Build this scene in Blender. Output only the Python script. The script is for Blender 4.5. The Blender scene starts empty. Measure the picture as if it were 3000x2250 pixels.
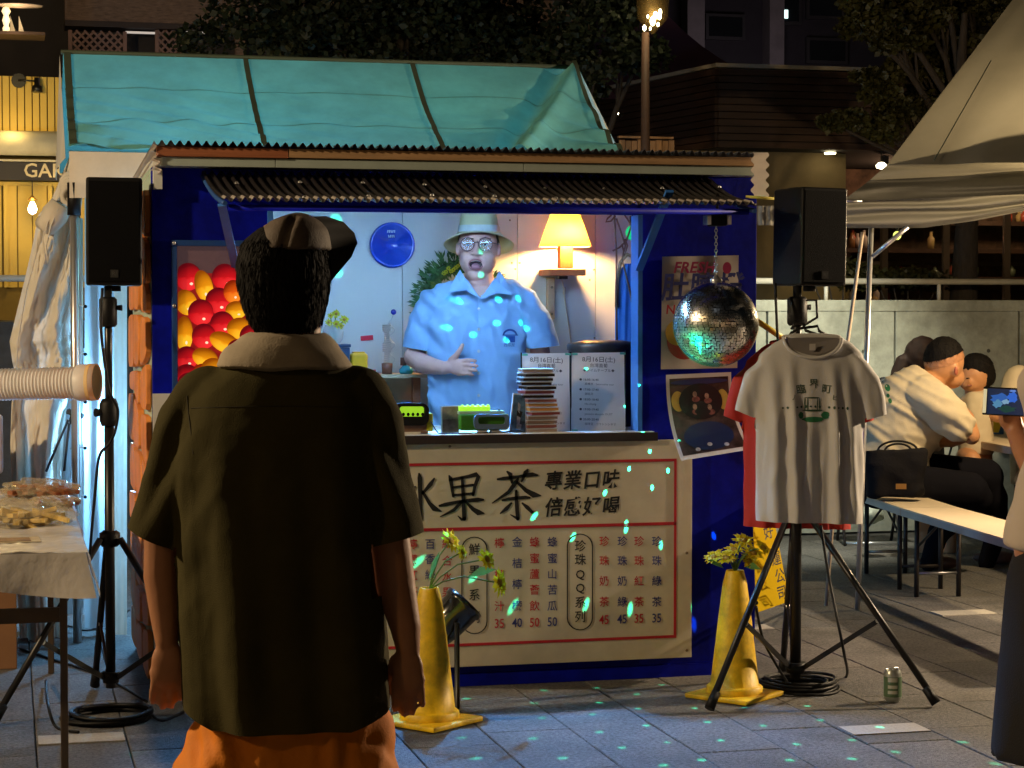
import bpy, bmesh, math, random
from mathutils import Vector as V, Matrix, noise
from math import sin, cos, pi, radians as R
random.seed(7)
S = bpy.context.scene
COL = S.collection
# ---------------------------------------------------------------- camera
TH, PT, FP, CAMH = R(13.87), R(2.07), 6000.0, 1.45
CAM = V((0, 0, CAMH))
FWD = V((sin(TH)*cos(PT), cos(TH)*cos(PT), -sin(PT)))
RGT = V((cos(TH), -sin(TH), 0))
UPV = RGT.cross(FWD)
cd = bpy.data.cameras.new('camera'); cd.sensor_width = 36; cd.lens = 72; cd.clip_start = .1; cd.clip_end = 400
co = bpy.data.objects.new('camera', cd); COL.objects.link(co)
co.matrix_world = Matrix(((RGT.x, UPV.x, -FWD.x, CAM.x), (RGT.y, UPV.y, -FWD.y, CAM.y), (RGT.z, UPV.z, -FWD.z, CAM.z), (0, 0, 0, 1)))
S.camera = co
# ---------------------------------------------------------------- night sky, moonlight, exposure
w = bpy.data.worlds.new('World'); S.world = w; w.use_nodes = True
nt = w.node_tree; bg = nt.nodes['Background']
sky = nt.nodes.new('ShaderNodeTexSky'); sky.sky_type = 'NISHITA'; sky.sun_disc = False
sky.sun_elevation = R(2.0); sky.sun_rotation = R(200)
nt.links.new(sky.outputs[0], bg.inputs[0]); bg.inputs[1].default_value = .0025
sl = bpy.data.lights.new('moon', 'SUN'); sl.energy = .004; sl.angle = R(12); sl.color = (.8, .9, 1)
so = bpy.data.objects.new('moon', sl); so.rotation_euler = (R(50), 0, R(-20)); COL.objects.link(so)
S.view_settings.view_transform = 'Standard'; S.view_settings.look = 'None'
S.view_settings.exposure = .4; S.view_settings.gamma = 1; S.view_settings.use_curve_mapping = False
S.cycles.use_denoising = True
try: S.cycles.denoiser = 'OPENIMAGEDENOISE'
except Exception: pass
S.cycles.max_bounces = 6; S.cycles.diffuse_bounces = 3; S.cycles.glossy_bounces = 4
S.cycles.transparent_max_bounces = 12; S.cycles.sample_clamp_indirect = 4
S.cycles.caustics_reflective = False; S.cycles.caustics_refractive = False

def lamp(name, loc, power, col, rad=.1, kind='POINT', target=None, ang=60, blend=.5):
    l = bpy.data.lights.new(name, kind); l.energy = power; l.color = col; l.shadow_soft_size = rad
    o = bpy.data.objects.new(name, l); o.location = loc; COL.objects.link(o)
    if kind == 'SPOT':
        l.spot_size = R(ang); l.spot_blend = blend
        o.rotation_euler = (V(target)-V(loc)).to_track_quat('-Z', 'Y').to_euler()
    return o
# the lamps of the square, outside the frame: a warm street lamp behind the photographer on the left,
# a weaker one on the right, the lamp of the marquee over the benches and the path light along the concrete wall
lamp('street_lamp_light', (-3.6, 5.8, 3.3), 580, (1, .74, .43), .08)
lamp('plaza_lamp_light', (-5.6, 1.2, 4.2), 90, (1, .64, .27), .12)
lamp('square_lamp_light', (6.6, 7.4, 2.15), 760, (1, .75, .48), .05, 'SPOT', (2.6, 7.2, .6), 100, .5)
lamp('marquee_lamp_light', (5.3, 9.3, 1.88), 88, (1, .72, .38), .05)
lamp('wall_path_light', (4.6, 10.6, 2.3), 225, (1, .98, .76), .10, 'SPOT', (4.3, 12.4, .6), 95, .6)

# ---------------------------------------------------------------- positions read off the photograph (3000 x 2250)
def ray(px, py): return FWD+RGT*((px-1500)/FP)+UPV*((1125-py)/FP)
def D(px, py, d): return CAM+ray(px, py)*d
def PY(px, py, y):
    r = ray(px, py); return CAM+r*(y/r.y)
def G(px, py, z=0):
    r = ray(px, py); return CAM+r*((z-CAMH)/r.z)
FY = 7.67                      # stall front plane
def F(px, py, dy=0): return PY(px, py, FY+dy)

# ---------------------------------------------------------------- mesh building
class MB:
    def __init__(s): s.v = []; s.f = []; s.sm = []
    def add(s, vs, fs, smooth=False):
        b = len(s.v); s.v += [tuple(p) for p in vs]
        s.f += [tuple(b+i for i in f) for f in fs]; s.sm += [smooth]*len(fs); return s
    def box(s, lo, hi):
        x0, y0, z0 = lo; x1, y1, z1 = hi
        return s.add([(x0,y0,z0),(x1,y0,z0),(x1,y1,z0),(x0,y1,z0),(x0,y0,z1),(x1,y0,z1),(x1,y1,z1),(x0,y1,z1)],
              [(0,3,2,1),(4,5,6,7),(0,1,5,4),(1,2,6,5),(2,3,7,6),(3,0,4,7)])
    def obox(s, c, sx, sy, sz, ax=None, ay=None, az=None):
        c = V(c); ax = V(ax or (1,0,0)).normalized(); ay = V(ay or (0,1,0)).normalized(); az = V(az or ax.cross(ay)).normalized()
        vs = [c+ax*(i*sx/2)+ay*(j*sy/2)+az*(k*sz/2) for k in (-1,1) for (i,j) in ((-1,-1),(1,-1),(1,1),(-1,1))]
        return s.add(vs, [(0,3,2,1),(4,5,6,7),(0,1,5,4),(1,2,6,5),(2,3,7,6),(3,0,4,7)])
    def bar(s, a, b, wd, th, up=(0,0,1)):
        a, b = V(a), V(b); d = b-a; ax = d.normalized(); up = V(up)
        if abs(ax.dot(up)) > .98: up = V((0,1,0))
        ay = up.cross(ax).normalized(); return s.obox((a+b)/2, d.length, wd, th, ax, ay)
    def tube(s, pts, r, n=8, cap=True, flat=1):
        pts = [V(p) for p in pts]; rs = r if isinstance(r, (list, tuple)) else [r]*len(pts)
        t0 = (pts[1]-pts[0]).normalized(); up = V((0,0,1)) if abs(t0.z) < .9 else V((1,0,0))
        u = t0.cross(up).normalized(); vs = []
        for i, p in enumerate(pts):
            t = (pts[min(i+1,len(pts)-1)]-pts[max(i-1,0)]).normalized()
            u = (u-t*u.dot(t)); u = u.normalized() if u.length > 1e-6 else V((1,0,0)); q = t.cross(u)
            for k in range(n):
                a = 2*pi*k/n; vs.append(p+u*(cos(a)*rs[i])+q*(sin(a)*rs[i]*flat))
        fs = [(i*n+k, i*n+(k+1)%n, (i+1)*n+(k+1)%n, (i+1)*n+k) for i in range(len(pts)-1) for k in range(n)]
        s.add(vs, fs, n > 5)
        if cap: s.add(vs[:n], [tuple(range(n-1,-1,-1))]); s.add(vs[-n:], [tuple(range(n))])
        return s
    def lathe(s, prof, c=(0,0,0), n=24, axis=(0,0,1), xdir=None, smooth=True, sq=1):
        az = V(axis).normalized(); ax = V(xdir) if xdir else (V((1,0,0)) if abs(az.x) < .9 else V((0,1,0)))
        ax = (ax-az*ax.dot(az)).normalized(); ay = az.cross(ax); c = V(c)
        vs = [c+ax*(cos(2*pi*k/n)*r)+ay*(sin(2*pi*k/n)*r*sq)+az*h for r, h in prof for k in range(n)]
        fs = [(i*n+k, i*n+(k+1)%n, (i+1)*n+(k+1)%n, (i+1)*n+k) for i in range(len(prof)-1) for k in range(n)]
        s.add(vs, fs, smooth)
        if prof[0][0] > 1e-5: s.add(vs[:n], [tuple(range(n-1,-1,-1))])
        if prof[-1][0] > 1e-5: s.add(vs[-n:], [tuple(range(n))])
        return s
    def ell(s, c, rx, ry, rz, n=16, m=10, M=None):
        c = V(c); vs = []; M = M or Matrix.Identity(3)
        for i in range(m+1):
            ph = -pi/2+pi*i/m
            for k in range(n):
                a = 2*pi*k/n; vs.append(c+M@V((cos(ph)*cos(a)*rx, cos(ph)*sin(a)*ry, sin(ph)*rz)))
        fs = [(i*n+k, i*n+(k+1)%n, (i+1)*n+(k+1)%n, (i+1)*n+k) for i in range(m) for k in range(n)]
        return s.add(vs, fs, True)
    def loft(s, rings, cap=True, smooth=True):
        n = len(rings[0]); vs = [p for r in rings for p in r]
        fs = [(i*n+k, i*n+(k+1)%n, (i+1)*n+(k+1)%n, (i+1)*n+k) for i in range(len(rings)-1) for k in range(n)]
        s.add(vs, fs, smooth)
        if cap: s.add(rings[0], [tuple(range(n-1,-1,-1))]); s.add(rings[-1], [tuple(range(n))])
        return s
    def grid(s, fn, nu, nv, smooth=True):
        vs = [fn(i/nu, j/nv) for j in range(nv+1) for i in range(nu+1)]
        fs = [(j*(nu+1)+i, j*(nu+1)+i+1, (j+1)*(nu+1)+i+1, (j+1)*(nu+1)+i) for j in range(nv) for i in range(nu)]
        return s.add(vs, fs, smooth)
    def poly(s, pts, th=None):
        pts = [V(p) for p in pts]; n = len(pts)
        if th is None: return s.add(pts, [tuple(range(n))])
        th = V(th); q = [p+th for p in pts]
        return s.add(pts+q, [tuple(range(n-1,-1,-1)), tuple(range(n,2*n))]+[(i,(i+1)%n,n+(i+1)%n,n+i) for i in range(n)])
    def mesh(s, name='m'):
        me = bpy.data.meshes.new(name); me.from_pydata(s.v, [], s.f)
        me.polygons.foreach_set('use_smooth', s.sm); me.update(); return me
    def build(s, name, mat, parent=None, bevel=0, fix=True, seg=2):
        me = s.mesh(name)
        if fix or bevel:
            bm = bmesh.new(); bm.from_mesh(me)
            bmesh.ops.remove_doubles(bm, verts=bm.verts, dist=1e-5)
            bmesh.ops.recalc_face_normals(bm, faces=bm.faces)
            if bevel:
                es = [e for e in bm.edges if len(e.link_faces) == 2 and e.calc_face_angle(0) > .6]
                try: bmesh.ops.bevel(bm, geom=es, offset=bevel, segments=seg, affect='EDGES', profile=.6, clamp_overlap=True)
                except Exception: pass
            bm.to_mesh(me); bm.free()
        return obj(name, me, mat, parent)

def obj(name, me, mat, parent=None):
    if mat is not None and len(me.materials) == 0: me.materials.append(mat)
    o = bpy.data.objects.new(name, me); COL.objects.link(o)
    if parent is not None: adopt(o, parent)
    return o
def wloc(p):
    l = V(p.location)
    while p.parent: p = p.parent; l = l+V(p.location) if p.type == 'EMPTY' else l
    return l
def adopt(o, p):
    o.parent = p
    if p.type == 'EMPTY': o.matrix_parent_inverse = Matrix.Translation(-V(p.location))
    return o
def tag(o, label, cat, group=None, kind=None):
    o['label'] = label; o['category'] = cat
    if group: o['group'] = group
    if kind: o['kind'] = kind
    return o
def struct(o): o['kind'] = 'structure'; return o
def thing(name, label, cat, loc=(0,0,0), group=None):
    o = bpy.data.objects.new(name, None); COL.objects.link(o); o.location = loc; o.empty_display_size = .1
    return tag(o, label, cat, group)
def dup(root, loc, label=None):
    r = root.copy(); COL.objects.link(r); r.location = loc
    if label: r['label'] = label
    for ch in [x for x in bpy.data.objects if x.parent == root]:
        c = ch.copy(); COL.objects.link(c); mi = ch.matrix_parent_inverse.copy(); c.parent = r; c.matrix_parent_inverse = mi
        for g in list(ch.children):
            d = g.copy(); COL.objects.link(d); d.parent = c
    return r
def solid(mb, voxel=.01, smooth=6, fn=None, fac=.5):
    """one continuous skin over everything collected in mb"""
    me = mb.mesh(); bm = bmesh.new(); bm.from_mesh(me)
    bmesh.ops.recalc_face_normals(bm, faces=bm.faces); bm.to_mesh(me); bm.free()
    o = bpy.data.objects.new('tmp', me); COL.objects.link(o)
    m = o.modifiers.new('r', 'REMESH'); m.mode = 'VOXEL'; m.voxel_size = voxel; m.use_smooth_shade = True
    if smooth:
        m = o.modifiers.new('s', 'SMOOTH'); m.iterations = smooth; m.factor = fac
    dg = bpy.context.evaluated_depsgraph_get(); r = bpy.data.meshes.new_from_object(o.evaluated_get(dg))
    bpy.data.objects.remove(o)
    r.polygons.foreach_set('use_smooth', [True]*len(r.polygons))
    if fn:
        nn = [v.normal.copy() for v in r.vertices]
        for v, n in zip(r.vertices, nn): v.co += n*fn(v.co, n)
        r.update()
    return r

def cut(me, co, no, keep=None):
    """open hem: everything beyond the plane goes (only where keep(face centre) is true)"""
    bm = bmesh.new(); bm.from_mesh(me); fs = [f for f in bm.faces if keep is None or keep(f.calc_center_median())]
    vs = {v for f in fs for v in f.verts}; es = {e for f in fs for e in f.edges}
    bmesh.ops.bisect_plane(bm, geom=list(vs)+list(es)+fs, plane_co=co, plane_no=no, clear_outer=True)
    bm.to_mesh(me); bm.free(); me.polygons.foreach_set('use_smooth', [True]*len(me.polygons)); me.update(); return me
def drop_faces(me, test):
    bm = bmesh.new(); bm.from_mesh(me); bmesh.ops.delete(bm, geom=[f for f in bm.faces if test(f.calc_center_median(), f.normal)], context='FACES')
    bm.to_mesh(me); bm.free(); me.update(); return me

# ---------------------------------------------------------------- lettering (Blender's own font)
def textmesh(s, size, bold=0, shear=0, align='CENTER'):
    cu = bpy.data.curves.new('t', 'FONT'); cu.body = s; cu.size = size; cu.resolution_u = 2
    cu.align_x = align; cu.align_y = 'CENTER'; cu.offset = bold*size; cu.shear = shear
    o = bpy.data.objects.new('t', cu); COL.objects.link(o)
    dg = bpy.context.evaluated_depsgraph_get(); me = bpy.data.meshes.new_from_object(o.evaluated_get(dg))
    bpy.data.objects.remove(o); return me
def text(s, size, c, ax, az, mat, parent, bold=0, shear=0, align='CENTER', name='lettering', sx=1):
    """letters at c, reading along ax with az up"""
    ax, az = V(ax).normalized(), V(az).normalized(); n = ax.cross(az); c = V(c)
    me = textmesh(s, size, bold, shear, align)
    for v in me.vertices: v.co = c+ax*(v.co.x*sx)+az*v.co.y+n*(v.co.z)
    me.materials.clear(); return obj(name, me, mat, parent)
def strokes(lst, P, mat, parent, name='lettering', k=1.0):
    """brush strokes: each a list of (x, y, width) in a local frame placed by P(x, y)"""
    mb = MB()
    for st in lst:
        pts = [V((x, y, 0)) for x, y, _ in st]; L = []; Rr = []
        for i, p in enumerate(pts):
            t = (pts[min(i+1,len(pts)-1)]-pts[max(i-1,0)]).normalized(); q = V((-t.y, t.x, 0))*(st[i][2]*k/2)
            L.append(p+q); Rr.append(p-q)
        vs = L+Rr; n = len(L)
        mb.add([P(v.x, v.y) for v in vs], [(i, i+1, n+i+1, n+i) for i in range(n-1)])
        for e in (0, -1):
            r = st[e][2]*k/2
            if r > 1:
                c = pts[e]; mb.add([P(c.x+r*cos(a*pi/4), c.y+r*sin(a*pi/4)) for a in range(8)], [tuple(range(8))])
    return mb.build(name, mat, parent, fix=False)

# ---------------------------------------------------------------- materials
MATS = {}
def pm(name, col, rough=.6, metal=0, var=.15, sc=6, bump=0, bsc=80, emit=None, es=0, trans=0, coat=0, spec=.5, stretch=(1,1,1), alpha=1, world=False, stain=0, ssc=1.5):
    if name in MATS: return MATS[name]
    m = bpy.data.materials.new(name); m.use_nodes = True; t = m.node_tree; N = t.nodes; L = t.links
    b = N['Principled BSDF']; b.inputs['Roughness'].default_value = rough; b.inputs['Metallic'].default_value = metal
    b.inputs['Specular IOR Level'].default_value = spec
    tc = N.new('ShaderNodeTexCoord'); mp = N.new('ShaderNodeMapping'); mp.inputs['Scale'].default_value = stretch
    ge_ = N.new('ShaderNodeNewGeometry'); L.new(ge_.outputs['Position'] if world else tc.outputs['Object'], mp.inputs[0])
    nz = N.new('ShaderNodeTexNoise'); nz.inputs['Scale'].default_value = sc; nz.inputs['Detail'].default_value = 6; nz.inputs['Roughness'].default_value = .65
    L.new(mp.outputs[0], nz.inputs['Vector'])
    cr = N.new('ShaderNodeValToRGB'); cr.color_ramp.elements[0].position = .3; cr.color_ramp.elements[1].position = .7
    c0 = [max(0, x*(1-var)) for x in col]; c1 = [min(1, x*(1+var)) for x in col]
    cr.color_ramp.elements[0].color = (*c0, 1); cr.color_ramp.elements[1].color = (*c1, 1)
    L.new(nz.outputs[0], cr.inputs[0]); L.new(cr.outputs[0], b.inputs['Base Color'])
    if stain:
        n3 = N.new('ShaderNodeTexNoise'); n3.inputs['Scale'].default_value = ssc; n3.inputs['Detail'].default_value = 5; n3.inputs['Roughness'].default_value = .7; L.new(mp.outputs[0], n3.inputs['Vector'])
        r3 = N.new('ShaderNodeValToRGB'); r3.color_ramp.elements[0].position = .36; r3.color_ramp.elements[1].position = .62; k_ = 1-stain; r3.color_ramp.elements[0].color = (k_, k_, k_*.97, 1); r3.color_ramp.elements[1].color = (1, 1, 1, 1)
        mm = N.new('ShaderNodeMixRGB'); mm.blend_type = 'MULTIPLY'; mm.inputs[0].default_value = 1; L.new(n3.outputs[0], r3.inputs[0]); L.new(cr.outputs[0], mm.inputs[1]); L.new(r3.outputs[0], mm.inputs[2]); L.new(mm.outputs[0], b.inputs['Base Color'])
    if bump:
        n2 = N.new('ShaderNodeTexNoise'); n2.inputs['Scale'].default_value = bsc; n2.inputs['Detail'].default_value = 5
        L.new(mp.outputs[0], n2.inputs['Vector'])
        bp = N.new('ShaderNodeBump'); bp.inputs['Strength'].default_value = bump; bp.inputs['Distance'].default_value = .01
        L.new(n2.outputs[0], bp.inputs['Height']); L.new(bp.outputs[0], b.inputs['Normal'])
    if emit: b.inputs['Emission Color'].default_value = (*emit, 1); b.inputs['Emission Strength'].default_value = es
    if coat: b.inputs['Coat Weight'].default_value = coat
    if trans == 1: b.inputs['Transmission Weight'].default_value = 1
    elif trans:
        tr = N.new('ShaderNodeBsdfTranslucent'); mx = N.new('ShaderNodeMixShader'); mx.inputs[0].default_value = trans
        L.new(cr.outputs[0], tr.inputs[0]); L.new(b.outputs[0], mx.inputs[1]); L.new(tr.outputs[0], mx.inputs[2])
        L.new(mx.outputs[0], N['Material Output'].inputs[0])
    if alpha < 1:
        tr = N.new('ShaderNodeBsdfTransparent'); mx = N.new('ShaderNodeMixShader'); mx.inputs[0].default_value = alpha
        L.new(tr.outputs[0], mx.inputs[1]); L.new(b.outputs[0], mx.inputs[2]); L.new(mx.outputs[0], N['Material Output'].inputs[0])
    MATS[name] = m; return m
blue = pm('blue_paint', (.002, .008, .48), .55, var=.12, bump=.08, bsc=30, spec=.15, stain=.45, ssc=3)
blue_l = pm('light_blue_paint', (.05, .22, .75), .5)
white_p = pm('white_board', (.74, .73, .70), .55, var=.05, sc=3, bump=.03)
off_w = pm('off_white_print', (.70, .64, .51), .5, var=.08, sc=4, stain=.12, ssc=2)
black_pl = pm('black_plastic', (.006, .006, .007), .5, spec=.25, var=.3, bump=.15, bsc=250)
black_mt = pm('black_metal', (.010, .009, .009), .38, var=.2, spec=.4)
chrome = pm('chrome', (.78, .78, .79), .28, .85, var=.05)
steel = pm('galvanised_steel', (.5, .5, .5), .38, 1, var=.15)
wood = pm('pine_wood', (.50, .30, .15), .6, var=.25, sc=4, stretch=(1, 12, 12))
wood_r = pm('red_brown_wood', (.36, .12, .05), .6, var=.25, sc=4, stretch=(1, 12, 12))
wood_g = pm('pale_green_wood', (.40, .47, .43), .6, var=.1)
red_i = pm('red_print', (.50, .015, .03), .6); blk_i = pm('black_print', (.010, .009, .010), .6)
blu_i = pm('blue_print', (.03, .04, .22), .6); org_p = pm('orange_paint', (.88, .30, .07), .55, var=.2, bump=.1)
# ================================================================ ground
pav = [pm('paver_%d' % i, c, .72, var=.75, sc=75, bump=.7, bsc=240, world=True, stain=.45, ssc=2.2) for i, c in enumerate(((.145,.137,.13), (.124,.119,.114), (.157,.146,.134), (.133,.129,.127)))]
joint = pm('paver_joint', (.05, .047, .044), .95, var=.4, sc=60, bump=.4)
pale = pm('pale_inlay', (.36, .335, .29), .7, var=.2, sc=120, bump=.3)
gr = MB().box((-60, -30, -.4), (70, 80, -.012)).build('ground', joint); struct(gr)
PXW, PXL = .30, .60
def paver_mesh(L):
    g = .002; c = .003; x, y = PXW/2-g, L/2-g
    vs = [(sx*x, sy*y, -.03) for sx, sy in ((-1,-1),(1,-1),(1,1),(-1,1))]+[(sx*x, sy*y, -c) for sx, sy in ((-1,-1),(1,-1),(1,1),(-1,1))]+[(sx*(x-c), sy*(y-c), 0) for sx, sy in ((-1,-1),(1,-1),(1,1),(-1,1))]
    fs = [(8,9,10,11)]
    for b in (0, 4): fs += [(b+i, b+(i+1)%4, b+4+(i+1)%4, b+4+i) for i in range(4)]
    return vs, fs
pv, pf = paver_mesh(PXL); pmesh = []
for m in pav:
    me = bpy.data.meshes.new('paver'); me.from_pydata(pv, [], pf); me.materials.append(m); pmesh.append(me)
far = MB(); rnd = random.Random(3)
for ci in range(-30, 34):
    x = .085+PXW*(ci+.5); off = (.3 if ci % 2 else 0)+rnd.choice((0, 0, .12))
    for rj in range(-2, 34):
        y = 2.0+off+PXL*rj
        if -.95 < x-(y-7)*.12 < 3.75+(y-7)*.1 and 6.0 < y < 12.2:
            o = bpy.data.objects.new('paver', pmesh[rnd.randrange(4)]); o.location = (x, y, rnd.uniform(-.0022, .0008)); COL.objects.link(o); o.parent = gr
        elif y < 12.3: far.add([(a+x, b+y, c) for a, b, c in pv], pf)
fo = far.build('far_paving', pav[0], gr, fix=False); fo['kind'] = 'stuff'
for px, py in ((2240, 1838), (2615, 2137), (2815, 1797), (240, 2166), (1985, 2330)):
    p = G(px, py); x = .085+PXW*(math.floor((p.x-.085)/PXW)+.5)
    MB().box((x-.142, p.y-.07, .001), (x+.142, p.y+.07, .005)).build('pale_inlay', pale, gr)
# raised terrace behind the retaining wall
struct(MB().box((-40, 12.55, -.3), (45, 60, 1.38)).build('terrace', pm('terrace_paving', (.04,.037,.035), .8, var=.3, sc=20, bump=.3)))

# ================================================================ concrete wall with rail
conc = pm('concrete', (.36, .37, .31), .8, var=.22, sc=9, bump=.35, bsc=40, world=True, stain=.4, ssc=1.6)
WY = 12.4
rw = thing('retaining_wall', 'pale grey concrete retaining wall with formwork joints behind the benches', 'wall', (4, WY, 0))
MB().box((1.4, WY+.03, 0), (11, WY+.15, 1.495)).build('wall_core', pm('wall_joint', (.06,.06,.05), .9), rw)
x = PY(2250, 1000, WY).x-.006
PW = PY(2625, 1000, WY).x-PY(2250, 1000, WY).x
for k in range(-3, 8):
    MB().box((x+PW*k+.007, WY, 0), (x+PW*(k+1)-.007, WY+.03, 1.44)).build('concrete_panel', conc, rw, bevel=.003, seg=1)
for k in range(-2, 8):
    for fx in (.25, .75):
        for zz in (.45, 1.18): MB().lathe([(.013,0),(.013,.002)], (x+PW*(k+fx), WY-.0005, zz), 10, axis=(0,-1,0)).build('tie_hole', pm('tie_hole', (.07,.07,.06), .9), rw)
MB().box((1.4, WY-.006, 1.441), (11, WY+.16, 1.515)).build('coping', conc, rw, bevel=.006)
rl = thing('guard_rail', 'steel tube guard rail on top of the concrete wall', 'railing', (4, 12.5, 1.5))
rz = PY(2700, 825, 12.5).z
MB().tube([(-9, 12.5, rz), (11, 12.5, rz)], .021, 10).build('top_rail', pm('rail_paint', (.46,.44,.38), .5), rl)
px0 = PY(2420, 850, 12.5).x
for k in range(-9, 7): MB().tube([(px0+.80*k, 12.5, 1.5), (px0+.80*k, 12.5, rz)], .014, 8).build('post', pm('rail_paint', (.46,.44,.38)), rl)

# ================================================================ leaves, trees and bushes
def leaves(mb, c, rad, n, size, rn, hollow=.35):
    c = V(c); rad = V(rad)
    for _ in range(n):
        while 1:
            p = V((rn.uniform(-1,1), rn.uniform(-1,1), rn.uniform(-1,1)))
            if hollow < p.length < 1: break
        q = c+V((p.x*rad.x, p.y*rad.y, p.z*rad.z)); s = size*rn.uniform(.6, 1.3)
        a = V((rn.uniform(-1,1), rn.uniform(-1,1), rn.uniform(-.6,.6))).normalized()
        b = a.cross(V((rn.uniform(-1,1), rn.uniform(-1,1), rn.uniform(-1,1)))).normalized()*s*.38
        mb.add([q, q+a*s*.5+b, q+a*s, q+a*s*.5-b], [(0,1,2,3)])
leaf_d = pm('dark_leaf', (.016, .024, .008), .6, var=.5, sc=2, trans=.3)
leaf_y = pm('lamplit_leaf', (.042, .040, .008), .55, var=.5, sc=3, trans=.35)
bark = pm('bark', (.025, .018, .013), .9, var=.4, sc=10, bump=.6, bsc=30, stretch=(4,4,1))
def tree(label, base, h, blobs, n, size, mat, seed):
    rn = random.Random(seed); base = V(base); t = thing('tree', label, 'tree', base, 'trees behind the tents')
    mb = MB(); top = base+V((0,0,h)); mb.tube([base, base+V((.04,.02,h*.35)), base+V((-.03,.03,h*.7)), top], [.10,.075,.05,.02], 10)
    cb = MB()
    for (c, rad) in blobs:
        c = V(c); st = base+V((0,0,min(h*.9, max(h*.3, c.z-base.z-.9)))); mid = (st+c)/2+V((rn.uniform(-.1,.1),0,.12))
        mb.tube([st, mid, c], [.032,.02,.008], 7)
        for _ in range(4):
            e = c+V((rn.uniform(-1,1)*rad[0], rn.uniform(-1,1)*rad[1], rn.uniform(-.8,.8)*rad[2]))*.9
            mb.tube([mid, (mid+e)/2+V((0,0,.05)), e], [.012,.008,.003], 5)
            leaves(cb, e, [r*.5 for r in rad], n//8, size, rn, 0)
        leaves(cb, c, rad, n//2, size, rn)
    mb.build('trunk', bark, t, fix=False); cb.build('crown', mat, t, fix=False)
    return t
b0 = lambda px, py, y, r: (PY(px, py, y), (r, r*.7, r*.62))
p = PY(1180, 900, 13.6); tree('dark leafy tree rising behind the middle of the teal tent roof', (p.x, p.y, 1.38), 2.2,
     [b0(760,40,13.6,.42), b0(960,120,13.4,.45), b0(1120,60,13.6,.5), b0(1300,90,13.8,.5), b0(1250,-60,13.6,.5), b0(1460,150,13.6,.42), b0(1430,20,14,.45)], 2200, .055, leaf_d, 1)
p = PY(1950, 900, 13.0); tree('dark tree beside the torch lamp, above the right end of the tent', (p.x-.35, p.y+.6, 1.38), 2.0,
     [b0(1640,170,13.2,.28), b0(1720,60,13.2,.32), b0(1880,160,13.2,.22), b0(1800,-10,13.3,.35), b0(1700,270,13.4,.16)], 1200, .050, leaf_d, 2)
p = PY(2830, 900, 12.9); tree('yellow-green lamplit tree between the wooden building and the marquee', (p.x, 12.95, 1.38), 2.1,
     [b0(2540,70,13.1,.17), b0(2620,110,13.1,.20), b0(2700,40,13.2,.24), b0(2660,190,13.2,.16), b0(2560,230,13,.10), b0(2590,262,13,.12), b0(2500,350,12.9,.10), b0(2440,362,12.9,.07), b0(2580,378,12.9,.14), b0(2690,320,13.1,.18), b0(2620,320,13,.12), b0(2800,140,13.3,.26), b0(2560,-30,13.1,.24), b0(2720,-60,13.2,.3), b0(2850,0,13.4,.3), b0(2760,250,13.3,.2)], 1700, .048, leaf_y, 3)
def bush(label, px, py, d, rad, n, mat, size, seed):
    c = PY(px, py, d); t = thing('bush', label, 'bush', (c.x, c.y, 1.38)); cb = MB(); rn = random.Random(seed)
    leaves(cb, c, rad, n, size, rn, 0); leaves(cb, c+V((rad[0]*.5,0,-.03)), rad, n//2, size, rn, 0)
    cb.build('foliage', mat, t, fix=False)
    st = MB(); [st.tube([(c.x+.05*k, c.y, 1.37), c+V((.12*k, 0, 0))], .006, 5) for k in (-2,-1,0,1,2)]; st.build('stem', bark, t)
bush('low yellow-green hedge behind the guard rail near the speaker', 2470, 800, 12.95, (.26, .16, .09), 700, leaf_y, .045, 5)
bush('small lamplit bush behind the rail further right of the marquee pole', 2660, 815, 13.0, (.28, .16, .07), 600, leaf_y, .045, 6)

# ================================================================ wooden building on the right, torch lamp, fence
clad = pm('dark_wood_cladding', (.05, .024, .014), .6, var=.4, sc=3, bump=.15, stretch=(1,1,14))
tan = pm('ochre_plaster', (.22, .165, .08), .8, var=.12, bump=.1)
dark = pm('dark_void', (.006, .006, .007), .8)
A = D(2105, 197, 16); zt, zb = A.z, D(2105, 430, 16).z
Cc = D(1760, 268, 17.8); Bx = A.x+4.6
wb = thing('wooden_building', 'low building with dark horizontal timber cladding above an ochre lamplit wall', 'building', (A.x+2, A.y+1, 1.38))
MB().poly([(A.x+.03,A.y+.03,zb), (Bx,A.y+.03,zb), (Bx,A.y+4,zb), (Cc.x,Cc.y+2,zb), (Cc.x+.03,Cc.y,zb)], (0,0,zt-zb-.01)).build('core', dark, wb)
NP = 11
for k in range(NP):
    z0 = zb+(zt-zb)*k/NP; z1 = zb+(zt-zb)*(k+1)/NP-.008; j = random.uniform(0, .008)
    MB().box((A.x, A.y-j, z0), (Bx, A.y+.025, z1)).build('cladding_board', clad, wb)
    MB().bar((A.x-.012, A.y+.01, (z0+z1)/2), (Cc.x, Cc.y, (z0+z1)/2), .03+j, z1-z0).build('cladding_board', clad, wb)
MB().poly([(A.x-.03,A.y-.03,zt), (Bx,A.y-.03,zt), (Bx,A.y+4,zt), (Cc.x,Cc.y+2,zt), (Cc.x-.04,Cc.y,zt)], (0,0,.03)).build('roof_edge', pm('pale_flashing', (.42,.36,.28), .6), wb)
wy = A.y+.35; e1 = PY(2478, 500, wy).x
MB().box((Cc.x, wy, 1.38), (e1, wy+.2, zb-.002)).build('wall', tan, wb)
sy = wy-.16; px_, pz = PY(2432, 434, sy).x, zb-.01
MB().lathe([(.045,-.012),(.045,0)], (px_, sy, pz), 16).build('downlight', pm('lamp_glow', (1,.9,.6), emit=(1,.85,.5), es=9), wb)
lamp('downlight_light', (px_, sy, pz-.03), 42, (1, .74, .34), .015, 'SPOT', (px_, sy+.10, 1.4), 52, .7)
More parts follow.
